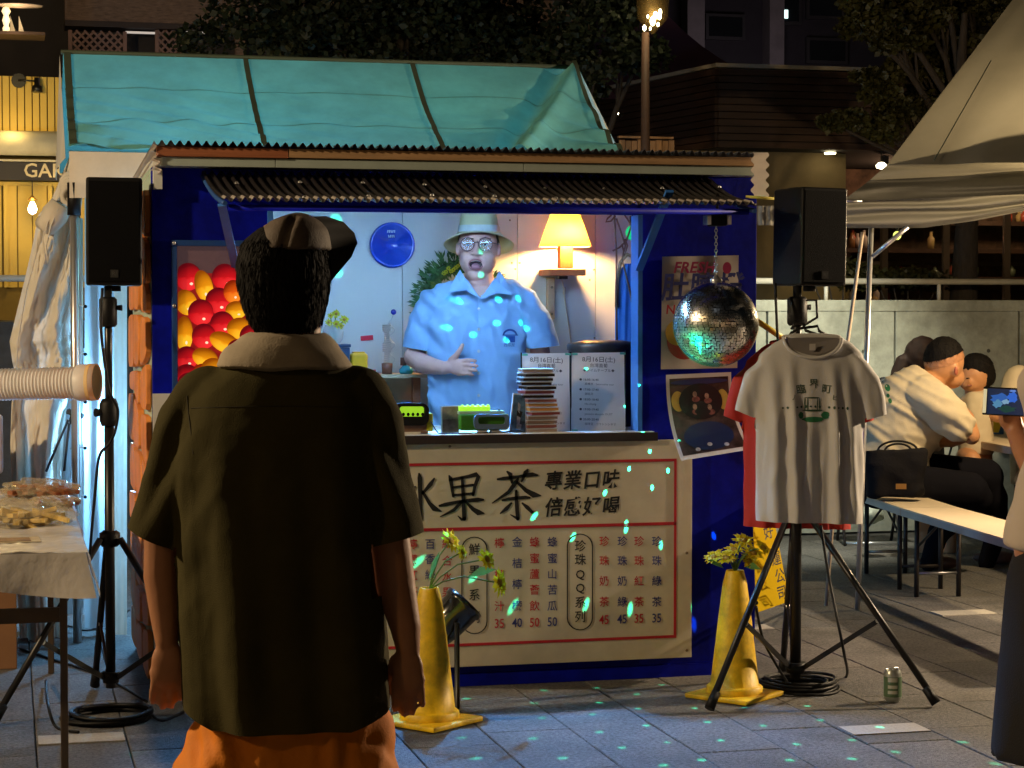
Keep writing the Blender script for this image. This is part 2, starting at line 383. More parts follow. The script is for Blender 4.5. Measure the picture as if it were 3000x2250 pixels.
# glazed shop front under the cladding
sf = thing('glazed_shop', 'lit glazed shop with dark mullions under the timber building', 'shop front', (e1+2, wy+.5, 1.38))
z0, z1 = 1.4, zb-.01
MB().box((e1+.01, wy+1.6, z0), (e1+6, wy+1.7, z1)).build('back_wall', pm('shop_interior', (.10,.06,.04), .8, var=.7, sc=9), sf)
MB().box((e1+.01, wy+.2, z0), (e1+6, wy+1.6, z0+.03)).build('floor', clad, sf)
for k in range(9):
    xx = e1+.35+.55*k; MB().box((xx-.025, wy, z0), (xx+.025, wy+.05, z1)).build('mullion', pm('mullion', (.13,.09,.06), .5), sf)
    MB().box((xx+.03, wy+.02, z0+.02), (xx+.52, wy+.028, z1)).build('pane', pm('glass', (.9,.95,.95), .02, trans=1, spec=.5), sf)
MB().box((e1, wy+.06, z0+.42), (e1+6, wy+.09, z0+.45)).build('transom', pm('mullion', (.1,.07,.05)), sf)
rn = random.Random(9)
for k in range(60):
    xx = e1+.3+rn.random()*4.5; zz = z0+.1+.25*rn.randrange(4); h = rn.uniform(.08,.2); c = rn.choice(((.5,.1,.06),(.6,.45,.2),(.12,.16,.1),(.6,.55,.5),(.25,.12,.05)))
    MB().lathe([(.03,0),(.034,h*.6),(.014,h*.75),(.014,h)], (xx, wy+1.5-rn.random()*.12, zz), 8).build('bottle', pm('bottle_%.2f' % (c[0]+c[1]), c, .25), sf)
for k in range(4): MB().box((e1+.1, wy+1.34, z0+.06+.25*k), (e1+5.6, wy+1.58, z0+.098+.25*k)).build('shelf', clad, sf)
lamp('shop_light', (e1+2.0, wy+.8, z1-.15), 11, (1, .62, .30), .1)
lamp('shop_light', (e1+.9, wy+.9, z1-.15), 5, (1, .55, .3), .1)
q = D(2582, 484, 15.2); hl = thing('hanging_lamp', 'small warm ceiling lamp glowing at the edge of the marquee roof', 'lamp', q)
MB().lathe([(.0,-.03),(.035,-.02),(.04,0),(.02,.02),(0,.022)], q, 14).build('bulb', MATS['lamp_glow'], hl); MB().tube([q+V((0,0,.02)), (q.x, q.y, zb)], .004, 5).build('cord', black_mt, hl)
# torch lamp on a pole
tp = PY(1890, 455, 12.9); tt = PY(1893, 95, 12.9)
tl = thing('torch_lamp', 'tall brown pole with a bright cluster lamp among the leaves', 'lamp post', (tp.x, tp.y, 1.38))
MB().tube([(tp.x, tp.y, 1.38), (tp.x, tp.y, tt.z)], [.034, .026], 10).build('pole', pm('rusty_pole', (.06,.03,.018), .7, var=.3), tl)
glow = pm('torch_glow', (1,.9,.7), emit=(1, .84, .45), es=14)
for px, py, r in ((1912,62,.022), (1920,45,.018), (1932,48,.016), (1934,35,.014), (1898,48,.008), (1888,82,.014), (1928,72,.010), (1905,84,.008)):
    c = PY(px, py, 12.8); MB().ell(c, r*.8, r*.8, r*1.4, 10, 8).build('bulb', glow, tl)
MB().lathe([(.01,0),(.10,.10),(.11,.28),(.03,.36)], (PY(1912,90,12.9).x, 12.9, PY(1912,100,12.9).z), 14, smooth=True).build('lamp_basket', pm('brass_mesh', (.25,.16,.05), .5, .6, alpha=.35), tl)
lamp('torch_light', PY(1915, 60, 12.7), 3, (1, .8, .45), .08)
wf = thing('wooden_fence', 'short brown plank fence seen between tent roof and torch pole', 'fence', PY(1890, 455, 13.1))
for k in range(9):
    a = PY(1815+18*k, 408, 13.1); b = PY(1815+18*k+16, 470, 13.1)
    MB().box((a.x, 13.1, 1.38), (b.x, 13.12, a.z-rn.uniform(0,.01))).build('plank', pm('fence_wood', (.30,.16,.07), .7, var=.3, stretch=(6,6,1)), wf)
MB().box((PY(1812,400,13.1).x, 13.09, PY(1812,404,13.1).z), (PY(1972,400,13.1).x, 13.13, PY(1812,398,13.1).z)).build('top_rail', MATS['fence_wood'], wf)
q = D(1808, 332, 14.5); l2 = thing('wall_lamp', 'tiny white wall lamp on the dark building left of the torch pole', 'lamp', q)
MB().ell(q, .012, .012, .012, 10, 8).build('bulb', glow, l2); MB().tube([q+V((0,.0,0)), q+V((.06,.05,0)), q+V((.07,.3,-.05))], .008, 6).build('arm', black_mt, l2)

# ================================================================ purple pavilion and dark apartment block behind
pt = thing('pavilion_tent', 'dim purple peaked tent roof above the timber building', 'tent', D(1900, 250, 17.5))
ap = D(1800, -130, 18.5); cs = [D(2330, 265, 17.6), D(2000, 232, 20), D(1500, 260, 19.5), D(1560, 300, 17.4)]
pur = pm('purple_canvas', (.16, .07, .12), .8, var=.2, sc=2, trans=.3)
for i in range(4):
    a, b = cs[i], cs[(i+1)%4]
    MB().grid(lambda u, v: (ap+(a-ap)*v*(1-u)+(b-ap)*v*u)-V((0,0,.22*sin(pi*v))), 8, 10).build('roof_panel', pur, pt)
    MB().tube([(a.x,a.y,1.38), a], .03, 6).build('pole', steel, pt)
ab = thing('apartment_block', 'dark apartment block with pale pillars and one lit window', 'building', D(2400, 500, 24))
by = 23.5; dk = pm('dark_render', (.035,.032,.036), .85, var=.15)
MB().box((PY(1650,0,by).x, by, 0), (PY(3600,0,by).x, by+4, PY(0,-900,by).z)).build('wall', dk, ab)
for px, wd in ((2020, 50), (2255, 42), (2800, 42)):
    MB().box((PY(px-wd/2,0,by).x, by-.25, 1.4), (PY(px+wd/2,0,by).x, by-.004, PY(px,-500,by).z)).build('pillar', pm('pale_pillar', (.24,.22,.21), .8), ab)
for (x0, y0, x1, y1) in ((2065,40,2180,120), (2280,-60,2345,75), (2360,-60,2470,60), (2360,110,2480,190), (2850,-50,2950,80)):
    a, b = PY(x0,y0,by-.02), PY(x1,y1,by-.02)
    wo = MB().box((a.x, by-.06, b.z), (b.x, by-.004, a.z)).build('window', pm('window_frame', (.04,.04,.04), .5), ab)
    MB().box((a.x+.04, by-.07, b.z+.04), (b.x-.04, by-.062, a.z-.04)).build('pane', pm('dark_glass', (.01,.012,.016), .08, spec=.8), wo)
a, b = PY(2278,28,by-.08), PY(2308,54,by-.08)
MB().box((a.x, by-.09, b.z), (b.x, by-.075, a.z)).build('lit_window', pm('lit_window', (.8,.9,.85), emit=(.62,.86,.80), es=1.6), ab)
lamp('block_light', PY(2300, 300, 21.5), 16, (.9, .72, .85), .5)

# ================================================================ dark building with lattices, upper left
lb = thing('lattice_building', 'dark two-storey building with diamond lattice screens above the tent roof', 'building', PY(700, 500, 17))
ly = 17.0
brick = pm('brown_brick', (.17,.115,.085), .85, var=.45, sc=14, bump=.4, stretch=(1,1,5))
MB().box((PY(-700,0,ly).x, ly+.3, 1.38), (PY(1750,0,ly).x, ly+3, PY(0,-700,ly).z)).build('wall', pm('dark_wall', (.028,.022,.02), .8), lb)
MB().box((PY(190,0,ly).x, ly, PY(500,68,ly).z), (PY(1700,0,ly).x, ly+.3, PY(500,-40,ly).z)).build('spandrel', brick, lb)
MB().box((PY(190,0,ly).x, ly-.02, PY(500,86,ly).z), (PY(1700,0,ly).x, ly+.3, PY(500,69,ly).z)).build('beam', pm('dark_beam', (.03,.02,.02), .7), lb)
latm = pm('lattice_wood', (.22,.13,.11), .7, var=.2)
for (x0, x1) in ((205, 366), (460, 532), (1240, 1330)):
    xa, xb = PY(x0,0,ly).x, PY(x1,0,ly).x; zt2, zb2 = PY(x0,86,ly).z, PY(x0,230,ly).z; Wd, Hh = xb-xa, zt2-zb2
    mb = MB(); sp = .065; n = int((Wd+Hh)/sp)+1
    for k in range(n+1):
        for sg in (1, -1):
            t0, t1 = max(0, k*sp-Hh), min(Wd, k*sp)
            if t1-t0 < .02: continue
            f = (lambda t: xa+t) if sg > 0 else (lambda t: xb-t)
            mb.bar((f(t0), ly+.05+.008*sg, zt2-(k*sp-t0)), (f(t1), ly+.05+.008*sg, zt2-(k*sp-t1)), .008, .017)
    lp = mb.build('lattice_screen', latm, lb)
    for xx in (xa, xb): MB().box((xx-.015, ly+.03, zb2), (xx+.015, ly+.08, zt2)).build('post', latm, lb)
for x0, x1 in ((368, 458), (534, 600), (744, 830), (890, 955)):
    MB().box((PY(x0,0,ly).x, ly+.04, PY(x0,95,ly).z), (PY(x1,0,ly).x, ly+.06, PY(x0,89,ly).z)).build('light_strip', pm('strip_glow', (.8,.75,.7), emit=(.8,.72,.65), es=.35), lb)
for x0 in (868, 690, 1600): MB().box((PY(x0,0,ly).x, ly+.02, 1.38), (PY(x0+28,0,ly).x, ly+.1, PY(x0,86,ly).z)).build('pillar', brick, lb)
lamp('facade_light', PY(500, -150, 15.6), 3.5, (1, .72, .6), .3)

# ================================================================ yellow shop on the left
ys = thing('yellow_shop', 'yellow boarded shop with dark sign band and rolled awning at left edge', 'shop', PY(60, 900, 14.6))
sy = 14.6
yel = pm('yellow_board', (.62, .42, .07), .55, var=.1, sc=3)
yz = lambda py: PY(60, py, sy).z
yx = lambda px: PY(px, 500, sy).x
MB().box((yx(-400), sy+.03, 1.38), (yx(300), sy+1, yz(222))).build('wall', pm('yellow_gap', (.22,.14,.02), .7), ys)
for k in range(26):
    xa = -300+22*k
    MB().box((yx(xa)+.004, sy, yz(384)), (yx(xa+22)-.004, sy+.03, yz(224))).build('board', yel, ys)
for k in range(14):
    xa = -302+44*k
    MB().box((yx(xa)+.004, sy+.01, yz(842)), (yx(xa+44)-.004, sy+.03, yz(540))).build('board', yel, ys)
for xa, xb in ((10, 22), (140, 152)): MB().box((yx(xa), sy-.02, yz(842)), (yx(xb), sy+.005, yz(536))).build('door_post', yel, ys)
MB().box((yx(-400), sy-.015, yz(544)), (yx(300), sy+.008, yz(533))).build('door_head', yel, ys)
r = (yz(386)-yz(458))/2; MB().tube([(yx(-400), sy-r, (yz(386)+yz(458))/2), (yx(300), sy-r, (yz(386)+yz(458))/2)], r, 20).build('awning_roll', pm('cream_canvas', (.55,.50,.38), .7), ys)
MB().box((yx(-400), sy-.09, yz(530)), (yx(300), sy-.03, yz(478))).build('sign_band', pm('brown_black_sign', (.022,.016,.014), .5), ys)
MB().box((yx(-400), sy-.10, yz(476)), (yx(300), sy-.02, yz(470))).build('sign_trim', pm('cream_canvas', (.5,.45,.35)), ys)
text('GAR', .135, (yx(68), sy-.093, yz(503)), (1,0,0), (0,0,1), pm('cream_letters', (.62,.52,.34), .6), ys, bold=.012, align='LEFT')
cs_ = D(75, 243, 14.3); wl = thing('wall_sconce', 'black swing-arm spotlight on the yellow boards', 'lamp', (cs_.x, sy, cs_.z))
MB().lathe([(.05,0),(.05,.02)], (yx(57), sy-.005, yz(237)), 14, axis=(0,-1,0)).build('wall_plate', black_mt, wl)
MB().tube([(yx(57), sy-.02, yz(238)), (yx(57), sy-.06, yz(238)), (yx(105), sy-.06, yz(239))], .006, 6).build('arm', black_mt, wl)
MB().lathe([(.018,.05),(.02,0),(.035,-.01),(.04,-.05)], (yx(110), sy-.06, yz(250)), 14).build('lamp_head', black_mt, wl)
bl = PY(95, 610, sy-.25); pb = thing('pendant_bulb', 'glowing bare pendant bulb in front of the yellow door', 'lamp', bl)
MB().lathe([(0,-.045),(.025,-.03),(.032,-.005),(.02,.028),(.012,.045),(0,.046)], bl, 14).build('bulb', pm('bulb_glow', (1,.9,.7), emit=(1,.82,.50), es=8), pb)
MB().lathe([(.012,.045),(.014,.06),(.035,.055),(.004,.09),(0,.09)], bl, 12).build('socket', pm('brass', (.4,.22,.06), .4, .8), pb)
MB().tube([bl+V((0,0,.09)), (bl.x, bl.y, yz(535))], .003, 5).build('cord', black_mt, pb)
lamp('pendant_light', (bl.x, bl.y-.08, bl.z), 5, (1, .70, .26), .04)
lamp('awning_light', (yx(40), sy-.22, yz(380)), 1.2, (1, .68, .2), .04)
lamp('sign_light', (yx(20), sy-.9, yz(300)), 8, (1, .72, .25), .1)
# lantern on a ledge, top left corner
lt = D(18, 60, 13.6); ln = thing('terrace_lantern', 'glowing stacked glass lantern under a dish in the top left corner', 'lantern', lt)
MB().lathe([(.0,-.10),(.02,-.09),(.024,-.05),(.015,-.035),(.026,0),(.016,.035),(.03,.06),(.02,.085),(0,.09)], lt, 14).build('glass', pm('lantern_glow', (1,.8,.5), emit=(1,.72,.38), es=.9), ln)
MB().lathe([(.0,.0),(.15,.012),(.16,.02),(0,.035)], D(55, 24, 13.6), 20, sq=.6).build('dish', pm('pale_dish', (.5,.4,.33), .6), ln)
for px in (30, 55): MB().poly([D(px,45,13.7), D(px+16,95,13.7), D(px,100,13.7)], (0,.01,0)).build('sail_flag', off_w, ln)
MB().box((lt.x-.4, lt.y-.1, D(18,96,13.6).z-.02), (lt.x+.25, lt.y+.2, D(18,96,13.6).z)).build('ledge', clad, ln)
MB().box((lt.x-.35, lt.y+.21, 1.38), (lt.x-.28, lt.y+.26, D(18,96,13.6).z-.021)).build('post', clad, ln)
lamp('lantern_light', lt+V((.05,-.15,0)), 1.2, (1, .7, .4), .05)

# ================================================================ unseen glowing shop row, added behind the camera for the mirror ball to reflect
sr = thing('added_shop_row', 'unseen row of glowing fronts added behind the photographer for the mirror ball to reflect', 'building', (1, -14, 0))
MB().box((-14, -15, 0), (18, -14, 7)).build('wall', pm('added_row_wall', (.12,.10,.09), .8), sr)
rn = random.Random(77); wins = [pm('added_row_window_%d' % i, c, .4, emit=c, es=.6) for i, c in enumerate(((.9,.62,.3), (.8,.75,.6), (.5,.6,.75), (.9,.45,.25)))]
for i in range(16):
    for z0, z1 in ((.6, 2.4), (3.4, 4.6)):
        if rn.random() < .72: MB().box((-13.5+2*i, -13.99, z0), (-13.5+2*i+rn.uniform(.9,1.6), -13.97, z1)).build('window', rn.choice(wins), sr)  # added glowing panes, unseen from the camera
# ================================================================ teal event tent behind the stall
TX0, TX1, TY0, TYR, TZ0, TZ1 = .27, 2.77, 9.06, 9.88, 2.145, 2.655
def tent_mat(name, col, trans, var=.06):
    m = pm(name, col, .75, var=var, sc=5, trans=trans, bump=.12, bsc=18); return m
teal = tent_mat('teal_canvas', (.20, .53, .46), .45, .15)
cream = pm('cream_canvas_wall', (.76, .70, .60), .8, var=.12, sc=5, trans=.08, bump=.1, bsc=25)
seam_m = pm('dark_seam', (.055,.075,.05), .7)
et = thing('event_tent', 'teal glowing pitched tent roof standing behind the blue stall', 'tent', ((TX0+TX1)/2, TYR, 0))
def rp(u, v):
    # v 0 eave .. 1 ridge, u 0 left .. 1 right; wrinkles pull to the lower left corner and fold at the right end
    x = TX0+(TX1-TX0)*u; y = TY0+(TYR-TY0)*v; z = TZ0+(TZ1-TZ0)*v
    z -= .045*sin(pi*v)*(1-.3*abs(sin(3*pi*u)))
    w1 = math.exp(-((u-.0)/.42)**2)*(1-v)**1.3; z += .030*w1*sin(46*(v+u*1.15)+2*noise.noise((u*4,v*4,7)))*(.6+.4*noise.noise((u*5, v*5, 1)))
    ln_ = (u-(.80+.20*v)); z += .05*math.exp(-(ln_/.022)**2)*(1-.3*v)-.04*math.exp(-((ln_+.04)/.022)**2)
    w2 = max(0, u-.78)*4*(1-v)**1.5; z += .04*w2*sin(20*(v*1.3+u*2.2))
    z += (1-v)*.014*noise.noise((u*7, v*3, 3))+(1-v)*.006*noise.noise((u*16+v*9, v*8, 5))
    z += (.007*(1-2*abs(noise.noise((u*9+v*5, v*7-u*3, 9))))+.003*(1-2*abs(noise.noise((u*22+v*10, v*14-u*6, 4)))))*(1-v)
    return V((x, y, z))
MB().grid(rp, 190, 60).build('roof_front', teal, et, fix=False)
MB().grid(lambda u, v: V((TX0+(TX1-TX0)*u, 2*TYR-TY0-(TYR-TY0)*v, TZ0+(TZ1-TZ0)*v-.04*sin(pi*v))), 40, 12).build('roof_back', teal, et, fix=False)
for u in (.34, .665):
    MB().grid(lambda a, b: rp(u-.004+a*.010+.0*b, b)+V((0,-.004,.006)), 1, 40).build('seam', seam_m, et, fix=False)
for vv in (.34, .68): MB().grid(lambda a, b: rp(a, vv+b*.006)+V((0,-.002,.003)), 120, 1).build('seam', pm('teal_seam', (.16,.36,.30), .7, trans=.4), et, fix=False)
for u0, u1 in ((.001, .014), (.990, .999)): MB().grid(lambda a, b: rp(u0+(u1-u0)*a, b)+V((0,-.005,.008)), 1, 40).build('hem', seam_m, et, fix=False)
MB().tube([(TX0-.01, TYR, TZ1+.004), (TX1+.01, TYR, TZ1+.004)], .011, 8).build('ridge_pole', seam_m, et)
for xx, sg in ((TX0, -1), (TX1, 1)):
    MB().grid(lambda u, v: V((xx+sg*(.015+.02*sin(pi*u)*(1-v)), TY0+(2*(TYR-TY0))*(.5+(u-.5)*(1-v*.999)), TZ0-.04+(TZ1-TZ0+.03)*v)), 16, 12).build('gable_panel', cream, et, fix=False)
# valance along the front eave, cream
MB().grid(lambda u, v: V((TX0+(TX1-TX0)*u, TY0-.006-.012*sin(40*u)*v, TZ0-.012-.20*v)), 120, 6).build('valance', cream, et, fix=False)
for xx in (TX0, TX1):
    for yy in (TY0+.02, 2*TYR-TY0): MB().tube([(xx+.02, yy, 0), (xx+.02, yy, TZ0-.01)], .019, 12).build('pole', chrome, et)
MB().tube([(TX0+.02, TY0+.02, 1.86), (TX0+.02, TY0+.02, 2.0)], .03, 10).build('pole_collar', black_pl, et)
MB().tube([(TX0, TY0+.03, TZ0-.02), (TX1, TY0+.03, TZ0-.02)], .014, 8).build('eave_bar', steel, et)
# LED lamp under the tent ridge
tl_ = thing('tent_lamp', 'cold blue-green LED lamp hung under the tent ridge', 'lamp', (1.5, TYR, 2.4))
MB().lathe([(.05,0),(.08,.03),(.08,.05),(.02,.09)], (1.5, TYR, 2.30), 16).build('lamp_body', black_mt, tl_)
MB().tube([(1.5, TYR, 2.39), (1.5, TYR, TZ1)], .004, 5).build('cord', black_mt, tl_)
lamp('tent_light', (1.05, TYR-.1, 1.95), 4.4, (.22, .56, .50), .12)
lamp('tent_light', (2.05, TYR-.1, 1.95), 4.4, (.22, .56, .50), .12)
lamp('tent_light', (.60, TYR-.45, .90), 62, (.20, .55, 1.0), .1)

# gathered curtain hanging from the left corner of the tent
ct = thing('tent_curtain', 'cream tent side curtain gathered and tied at the left tent corner', 'curtain', (TX0-.1, TY0, 0))
Lf = [(205,455),(178,520),(150,585),(112,630),(95,720),(72,820),(45,930),(28,1000),(36,1060),(46,1100),(34,1180),(30,1300),(36,1450),(60,1900)]
Rt = [(232,455),(240,520),(245,560),(238,610),(232,720),(228,820),(222,930),(215,1000),(208,1060),(205,1100),(196,1180),(186,1300),(176,1450),(190,1900)]
def cur(u, v):
    t = v*(len(Lf)-1); i = min(int(t), len(Lf)-2); f = t-i
    a = (Lf[i][0]*(1-f)+Lf[i+1][0]*f, Lf[i][1]*(1-f)+Lf[i+1][1]*f); b = (Rt[i][0]*(1-f)+Rt[i+1][0]*f, Rt[i][1]*(1-f)+Rt[i+1][1]*f)
    px, py = a[0]*(1-u)+b[0]*u, a[1]*(1-u)+b[1]*u
    amp = .045*min(1, .2+v*1.6)
    d = 9.05+amp*1.2*sin(10*u+6*v+2.5*noise.noise((u*2, v*5, 0)))+.05*noise.noise((u*5, v*9, 2))+.03*abs(noise.noise((u*9, v*16, 5)))+.014*noise.noise((u*20, v*40, 3))-.05*sin(pi*u)
    return D(px, py, d)
MB().grid(cur, 60, 170).build('curtain_cloth', cream, ct, fix=False)
# tied bunch and cords
kn = D(205, 555, 8.94); mb = MB()
for k in range(5): mb.tube([kn+RGT*(.035*cos(t*.7+k*.4))+V((0,-.01*k,.038*sin(t*.7+k*.4)-.015*k+.03)) for t in range(9)], .013, 7)
mb.build('tied_knot', cream, ct)
MB().tube([D(180,600,8.95), D(160,630,8.95), D(138,660,8.95), D(120,650,8.98)], [.05,.06,.05,.03], 10).build('tied_sleeve', cream, ct)
cordm = pm('white_cord', (.7,.66,.58), .8)
for pts in ([(165,615),(140,650),(125,700),(132,760),(118,800)], [(170,612),(150,660),(135,720),(140,770)], [(230,760),(228,840),(226,930),(226,1000)], [(108,735),(75,860),(52,1000),(48,1080)]):
    MB().tube([D(a, b, 8.9) for a, b in pts], .0035, 5).build('cord', cordm, ct)
# loose inner flysheet, lit blue from behind
fl = thing('tent_side_sheet', 'white plastic tent wall sheet lit blue beside the stall', 'tarpaulin', (.4, 8.98, 0))
shm = pm('white_tarp', (.70,.74,.76), .5, var=.06, sc=4, trans=.5, bump=.06, bsc=10)
def sheet(x0, x1, y0, y1, d0, d1, fold, ph):
    return lambda u, v: D(x0+(x1-x0)*u, y0+(y1-y0)*v, d0+(d1-d0)*u+fold*sin(ph+u*14+1.2*noise.noise((u*3, v*4, ph))))
MB().grid(sheet(150, 262, 1020, 1800, 9.25, 9.2, .025, 0), 24, 40).build('sheet', shm, fl, fix=False)
MB().grid(sheet(248, 345, 560, 1840, 9.12, 9.15, .012, 2), 24, 60).build('sheet', shm, fl, fix=False)
MB().grid(sheet(334, 372, 560, 1860, 9.0, 9.1, .006, 4), 10, 40).build('sheet', cream, fl, fix=False)
mb = MB()
MB().tube([D(232,640,9.0), D(233,1780,9.0)], .017, 10).build('side_pole', chrome, fl)
MB().tube([D(216,700,8.98), D(216,1100,8.98)], .006, 8).build('side_cord', cordm, fl)
for py in (900, 1040, 1180, 1315, 1458):
    MB().tube([D(205,py,8.96), D(225,py-8,8.96), D(250,py-2,8.98)], .004, 5).build('tie', cordm, fl)
    MB().ell(D(250,py-2,8.95), .008,.008,.008, 8, 6).build('toggle', black_pl, fl)
MB().tube([D(200,1205,8.95), D(215,1215,8.93), D(205,1235,8.93), D(228,1212,8.93), D(240,1220,8.95)], .014, 7).build('rope_knot', pm('dark_rope', (.05,.055,.06), .8), fl)
for a, b in (((200,1230),(135,1382)), ((203,1240),(188,1380))): MB().tube([D(*a,8.95), D(*b,8.93)], .006, 6).build('rope', MATS['dark_rope'], fl)

# ================================================================ big cream marquee on the right
mq = thing('marquee', 'large cream marquee roof with sagging canopy edge over the benches', 'marquee', D(2900, 1600, 10.5))
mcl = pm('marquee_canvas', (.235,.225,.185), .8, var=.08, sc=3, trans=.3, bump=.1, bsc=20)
cA, aP = D(2598, 484, 10.0), D(3130, -215, 11.6); cB = D(3900, 455, 9.0); cC = D(2625, 470, 12.4)
MB().grid(lambda u, v: aP+(cA-aP)*v*(1-u)+(cB-aP)*v*u-V((0,0,.05*sin(pi*v)*sin(pi*u)))+V((0,-1,.2))*(.018*v*sin(34*u+6*v)*(.5+.5*noise.noise((u*9,v*4,1)))), 90, 40).build('roof_front', mcl, mq, fix=False)
MB().grid(lambda u, v: aP+(cC-aP)*v*(1-u)+(cA-aP)*v*u, 10, 10).build('roof_side', mcl, mq, fix=False)
sv = .72; MB().tube([aP+(cA-aP)*t*.885+(cB-aP)*t*.115+V((0,-.012,.02)) for t in (.62,.7,.8,.9,1)], .0028, 6).build('seam', seam_m, mq)
# lower skirt of the roof (lit fold, dark underside, scalloped trim, hanging canopy)
def strip(pts0, pts1, d0, d1, mat, name, fold=0, nu=40, nv=8, fr=7):
    def fn(u, v):
        def ip(pl):
            t = u*(len(pl)-1); i = min(int(t), len(pl)-2); f = t-i
            return (pl[i][0]*(1-f)+pl[i+1][0]*f, pl[i][1]*(1-f)+pl[i+1][1]*f)
        a, b = ip(pts0), ip(pts1); d = d0+(d1-d0)*v+fold*sin(v*fr+2.0*noise.noise((u*2.5, v*2, 4)))
        return D(a[0]*(1-v)+b[0]*v, a[1]*(1-v)+b[1]*v, d)
    return MB().grid(fn, nu, nv).build(name, mat, mq, fix=False)
strip([(2598,484),(2780,478),(3060,468),(3880,440)], [(2548,528),(2750,518),(3060,502),(3880,460)], 10.0, 9.93, mcl, 'eave_fold', .012, 70, 8, 9)
strip([(2548,528),(2750,518),(3060,502),(3880,460)], [(2466,590),(2700,582),(3060,566),(3880,530)], 9.93, 9.76, pm('marquee_canvas_shaded', (.085,.08,.06), .8), 'eave_underside', .03, 60, 16, 9)  # canvas coloured darker to stand for the shade under the eave
strip([(2470,590),(2700,582),(2860,575),(3060,566),(3880,530)], [(2462,668),(2700,668),(2850,648),(3060,606),(3880,585)], 9.75, 9.8, mcl, 'canopy_edge', .035, 70, 20, 14)
for px in (3870,): MB().tube([D(px,540,9.8), D(px,1795,9.8)], .013, 10).build('pole', chrome, mq)
MB().tube([D(2552,668,9.9), D(2512,1785,9.9)], .013, 10).build('pole', chrome, mq)
MB().tube([D(2556,752,9.88), D(2660,664,9.8)], .011, 10).build('brace', chrome, mq)
MB().tube([D(2527,680,10.0), D(2478,1040,10.0), D(2420,1775,10.0)], .009, 6).build('strap', pm('beige_strap', (.42,.34,.25), .8), mq)
MB().tube([D(2470,588,9.74), D(2525,590,9.74)], .007, 6).build('eave_tube', steel, mq)
fb = thing('festoon_bulb', 'small yellow-green bulb under the marquee canopy edge', 'lamp', D(2628, 690, 10.2))
MB().ell(D(2628,690,10.2), .02,.02,.022, 12, 8).build('bulb', pm('yellow_green_glow', (.8,.9,.3), emit=(.55,.62,.12), es=1.3), fb)
MB().tube([D(2628,680,10.2), D(2630,655,10.2)], .006, 6).build('socket', black_pl, fb)
# guy line and valance scrap by the right end of the stall
gl = thing('guy_strap', 'yellow strap stretched from the stall roof to the speaker', 'strap', F(2230, 578))
MB().tube([D(2185,576,7.9), D(2270,582,7.9)], .006, 6).build('strap', pm('yellow_strap', (.7,.6,.1), .6), gl)
sc_ = thing('cream_canopy_scrap', 'short cream canvas strip hanging between stall and right speaker', 'canopy', D(2245, 640, 9.9))
MB().grid(sheet(2219, 2270, 603, 660, 9.9, 9.9, .01, 1), 10, 8).build('cloth', mcl, sc_, fix=False)
# ================================================================ blue drinks stall
XL, XR, BY = .525, 2.893, FY+1.2
OX0, OX1 = F(800, 900).x, F(1876, 900).x
OZ1, CZ, ZT = F(1400, 624).z, .975, F(1300, 505).z
st = thing('drinks_stall', 'dark blue wooden drinks stall with open hatch and corrugated awning', 'stall', ((XL+XR)/2, FY+.6, 0))
MB().box((XL, FY, .05), (OX0, FY+.04, ZT)).build('front_wall', blue, st, bevel=.002)
MB().box((OX1, FY, .05), (XR, FY+.04, ZT)).build('front_wall', blue, st, bevel=.002)
MB().box((OX0, FY+.001, OZ1), (OX1, FY+.04, ZT)).build('header_panel', blue, st)
MB().box((OX0, FY+.001, .05), (OX1, FY+.04, CZ-.035)).build('counter_front', blue, st)
MB().box((XL-.002, FY-.006, 0), (XR+.002, FY+.05, .049)).build('base_rail', blue, st)
MB().box((XL-.001, FY-.012, .05), (F(760,900).x, FY-.001, F(460,1153).z)).build('lower_panel', white_p, st)
MB().box((XR-.04, FY+.041, .05), (XR, BY, ZT)).build('side_wall', blue, st)
MB().box((XL, FY+.041, .05), (XL+.03, BY, ZT)).build('side_wall', pm('mint_board', (.45,.60,.50), .6), st)
MB().box((XL+.031, FY+.05, .03), (XR-.041, BY-.001, .10)).build('floor', wood, st)
wallm = pm('white_wall_board', (.66,.68,.66), .5, var=.05, sc=2, bump=.04, bsc=12)
xs = [XL+.031, PY(1180, 800, BY-.04).x, PY(1517, 800, BY-.04).x, PY(1746, 800, BY-.04).x, XR-.041]
for a, b in zip(xs, xs[1:]): MB().box((a+.0015, BY-.03, .1), (b-.0015, BY, ZT)).build('back_panel', wallm, st)
scr = pm('screw_head', (.25,.2,.15), .4, .7)
for px, py in ((1500,770),(1523,770),(1510,788),(1740,790),(1728,820),(1494,645),(938,648),(960,640),(1498,905),(1742,990),(1480,1000)):
    MB().lathe([(.0045,0),(.003,.002)], PY(px, py, BY-.03), 8, axis=(0,-1,0)).build('screw', scr, st)
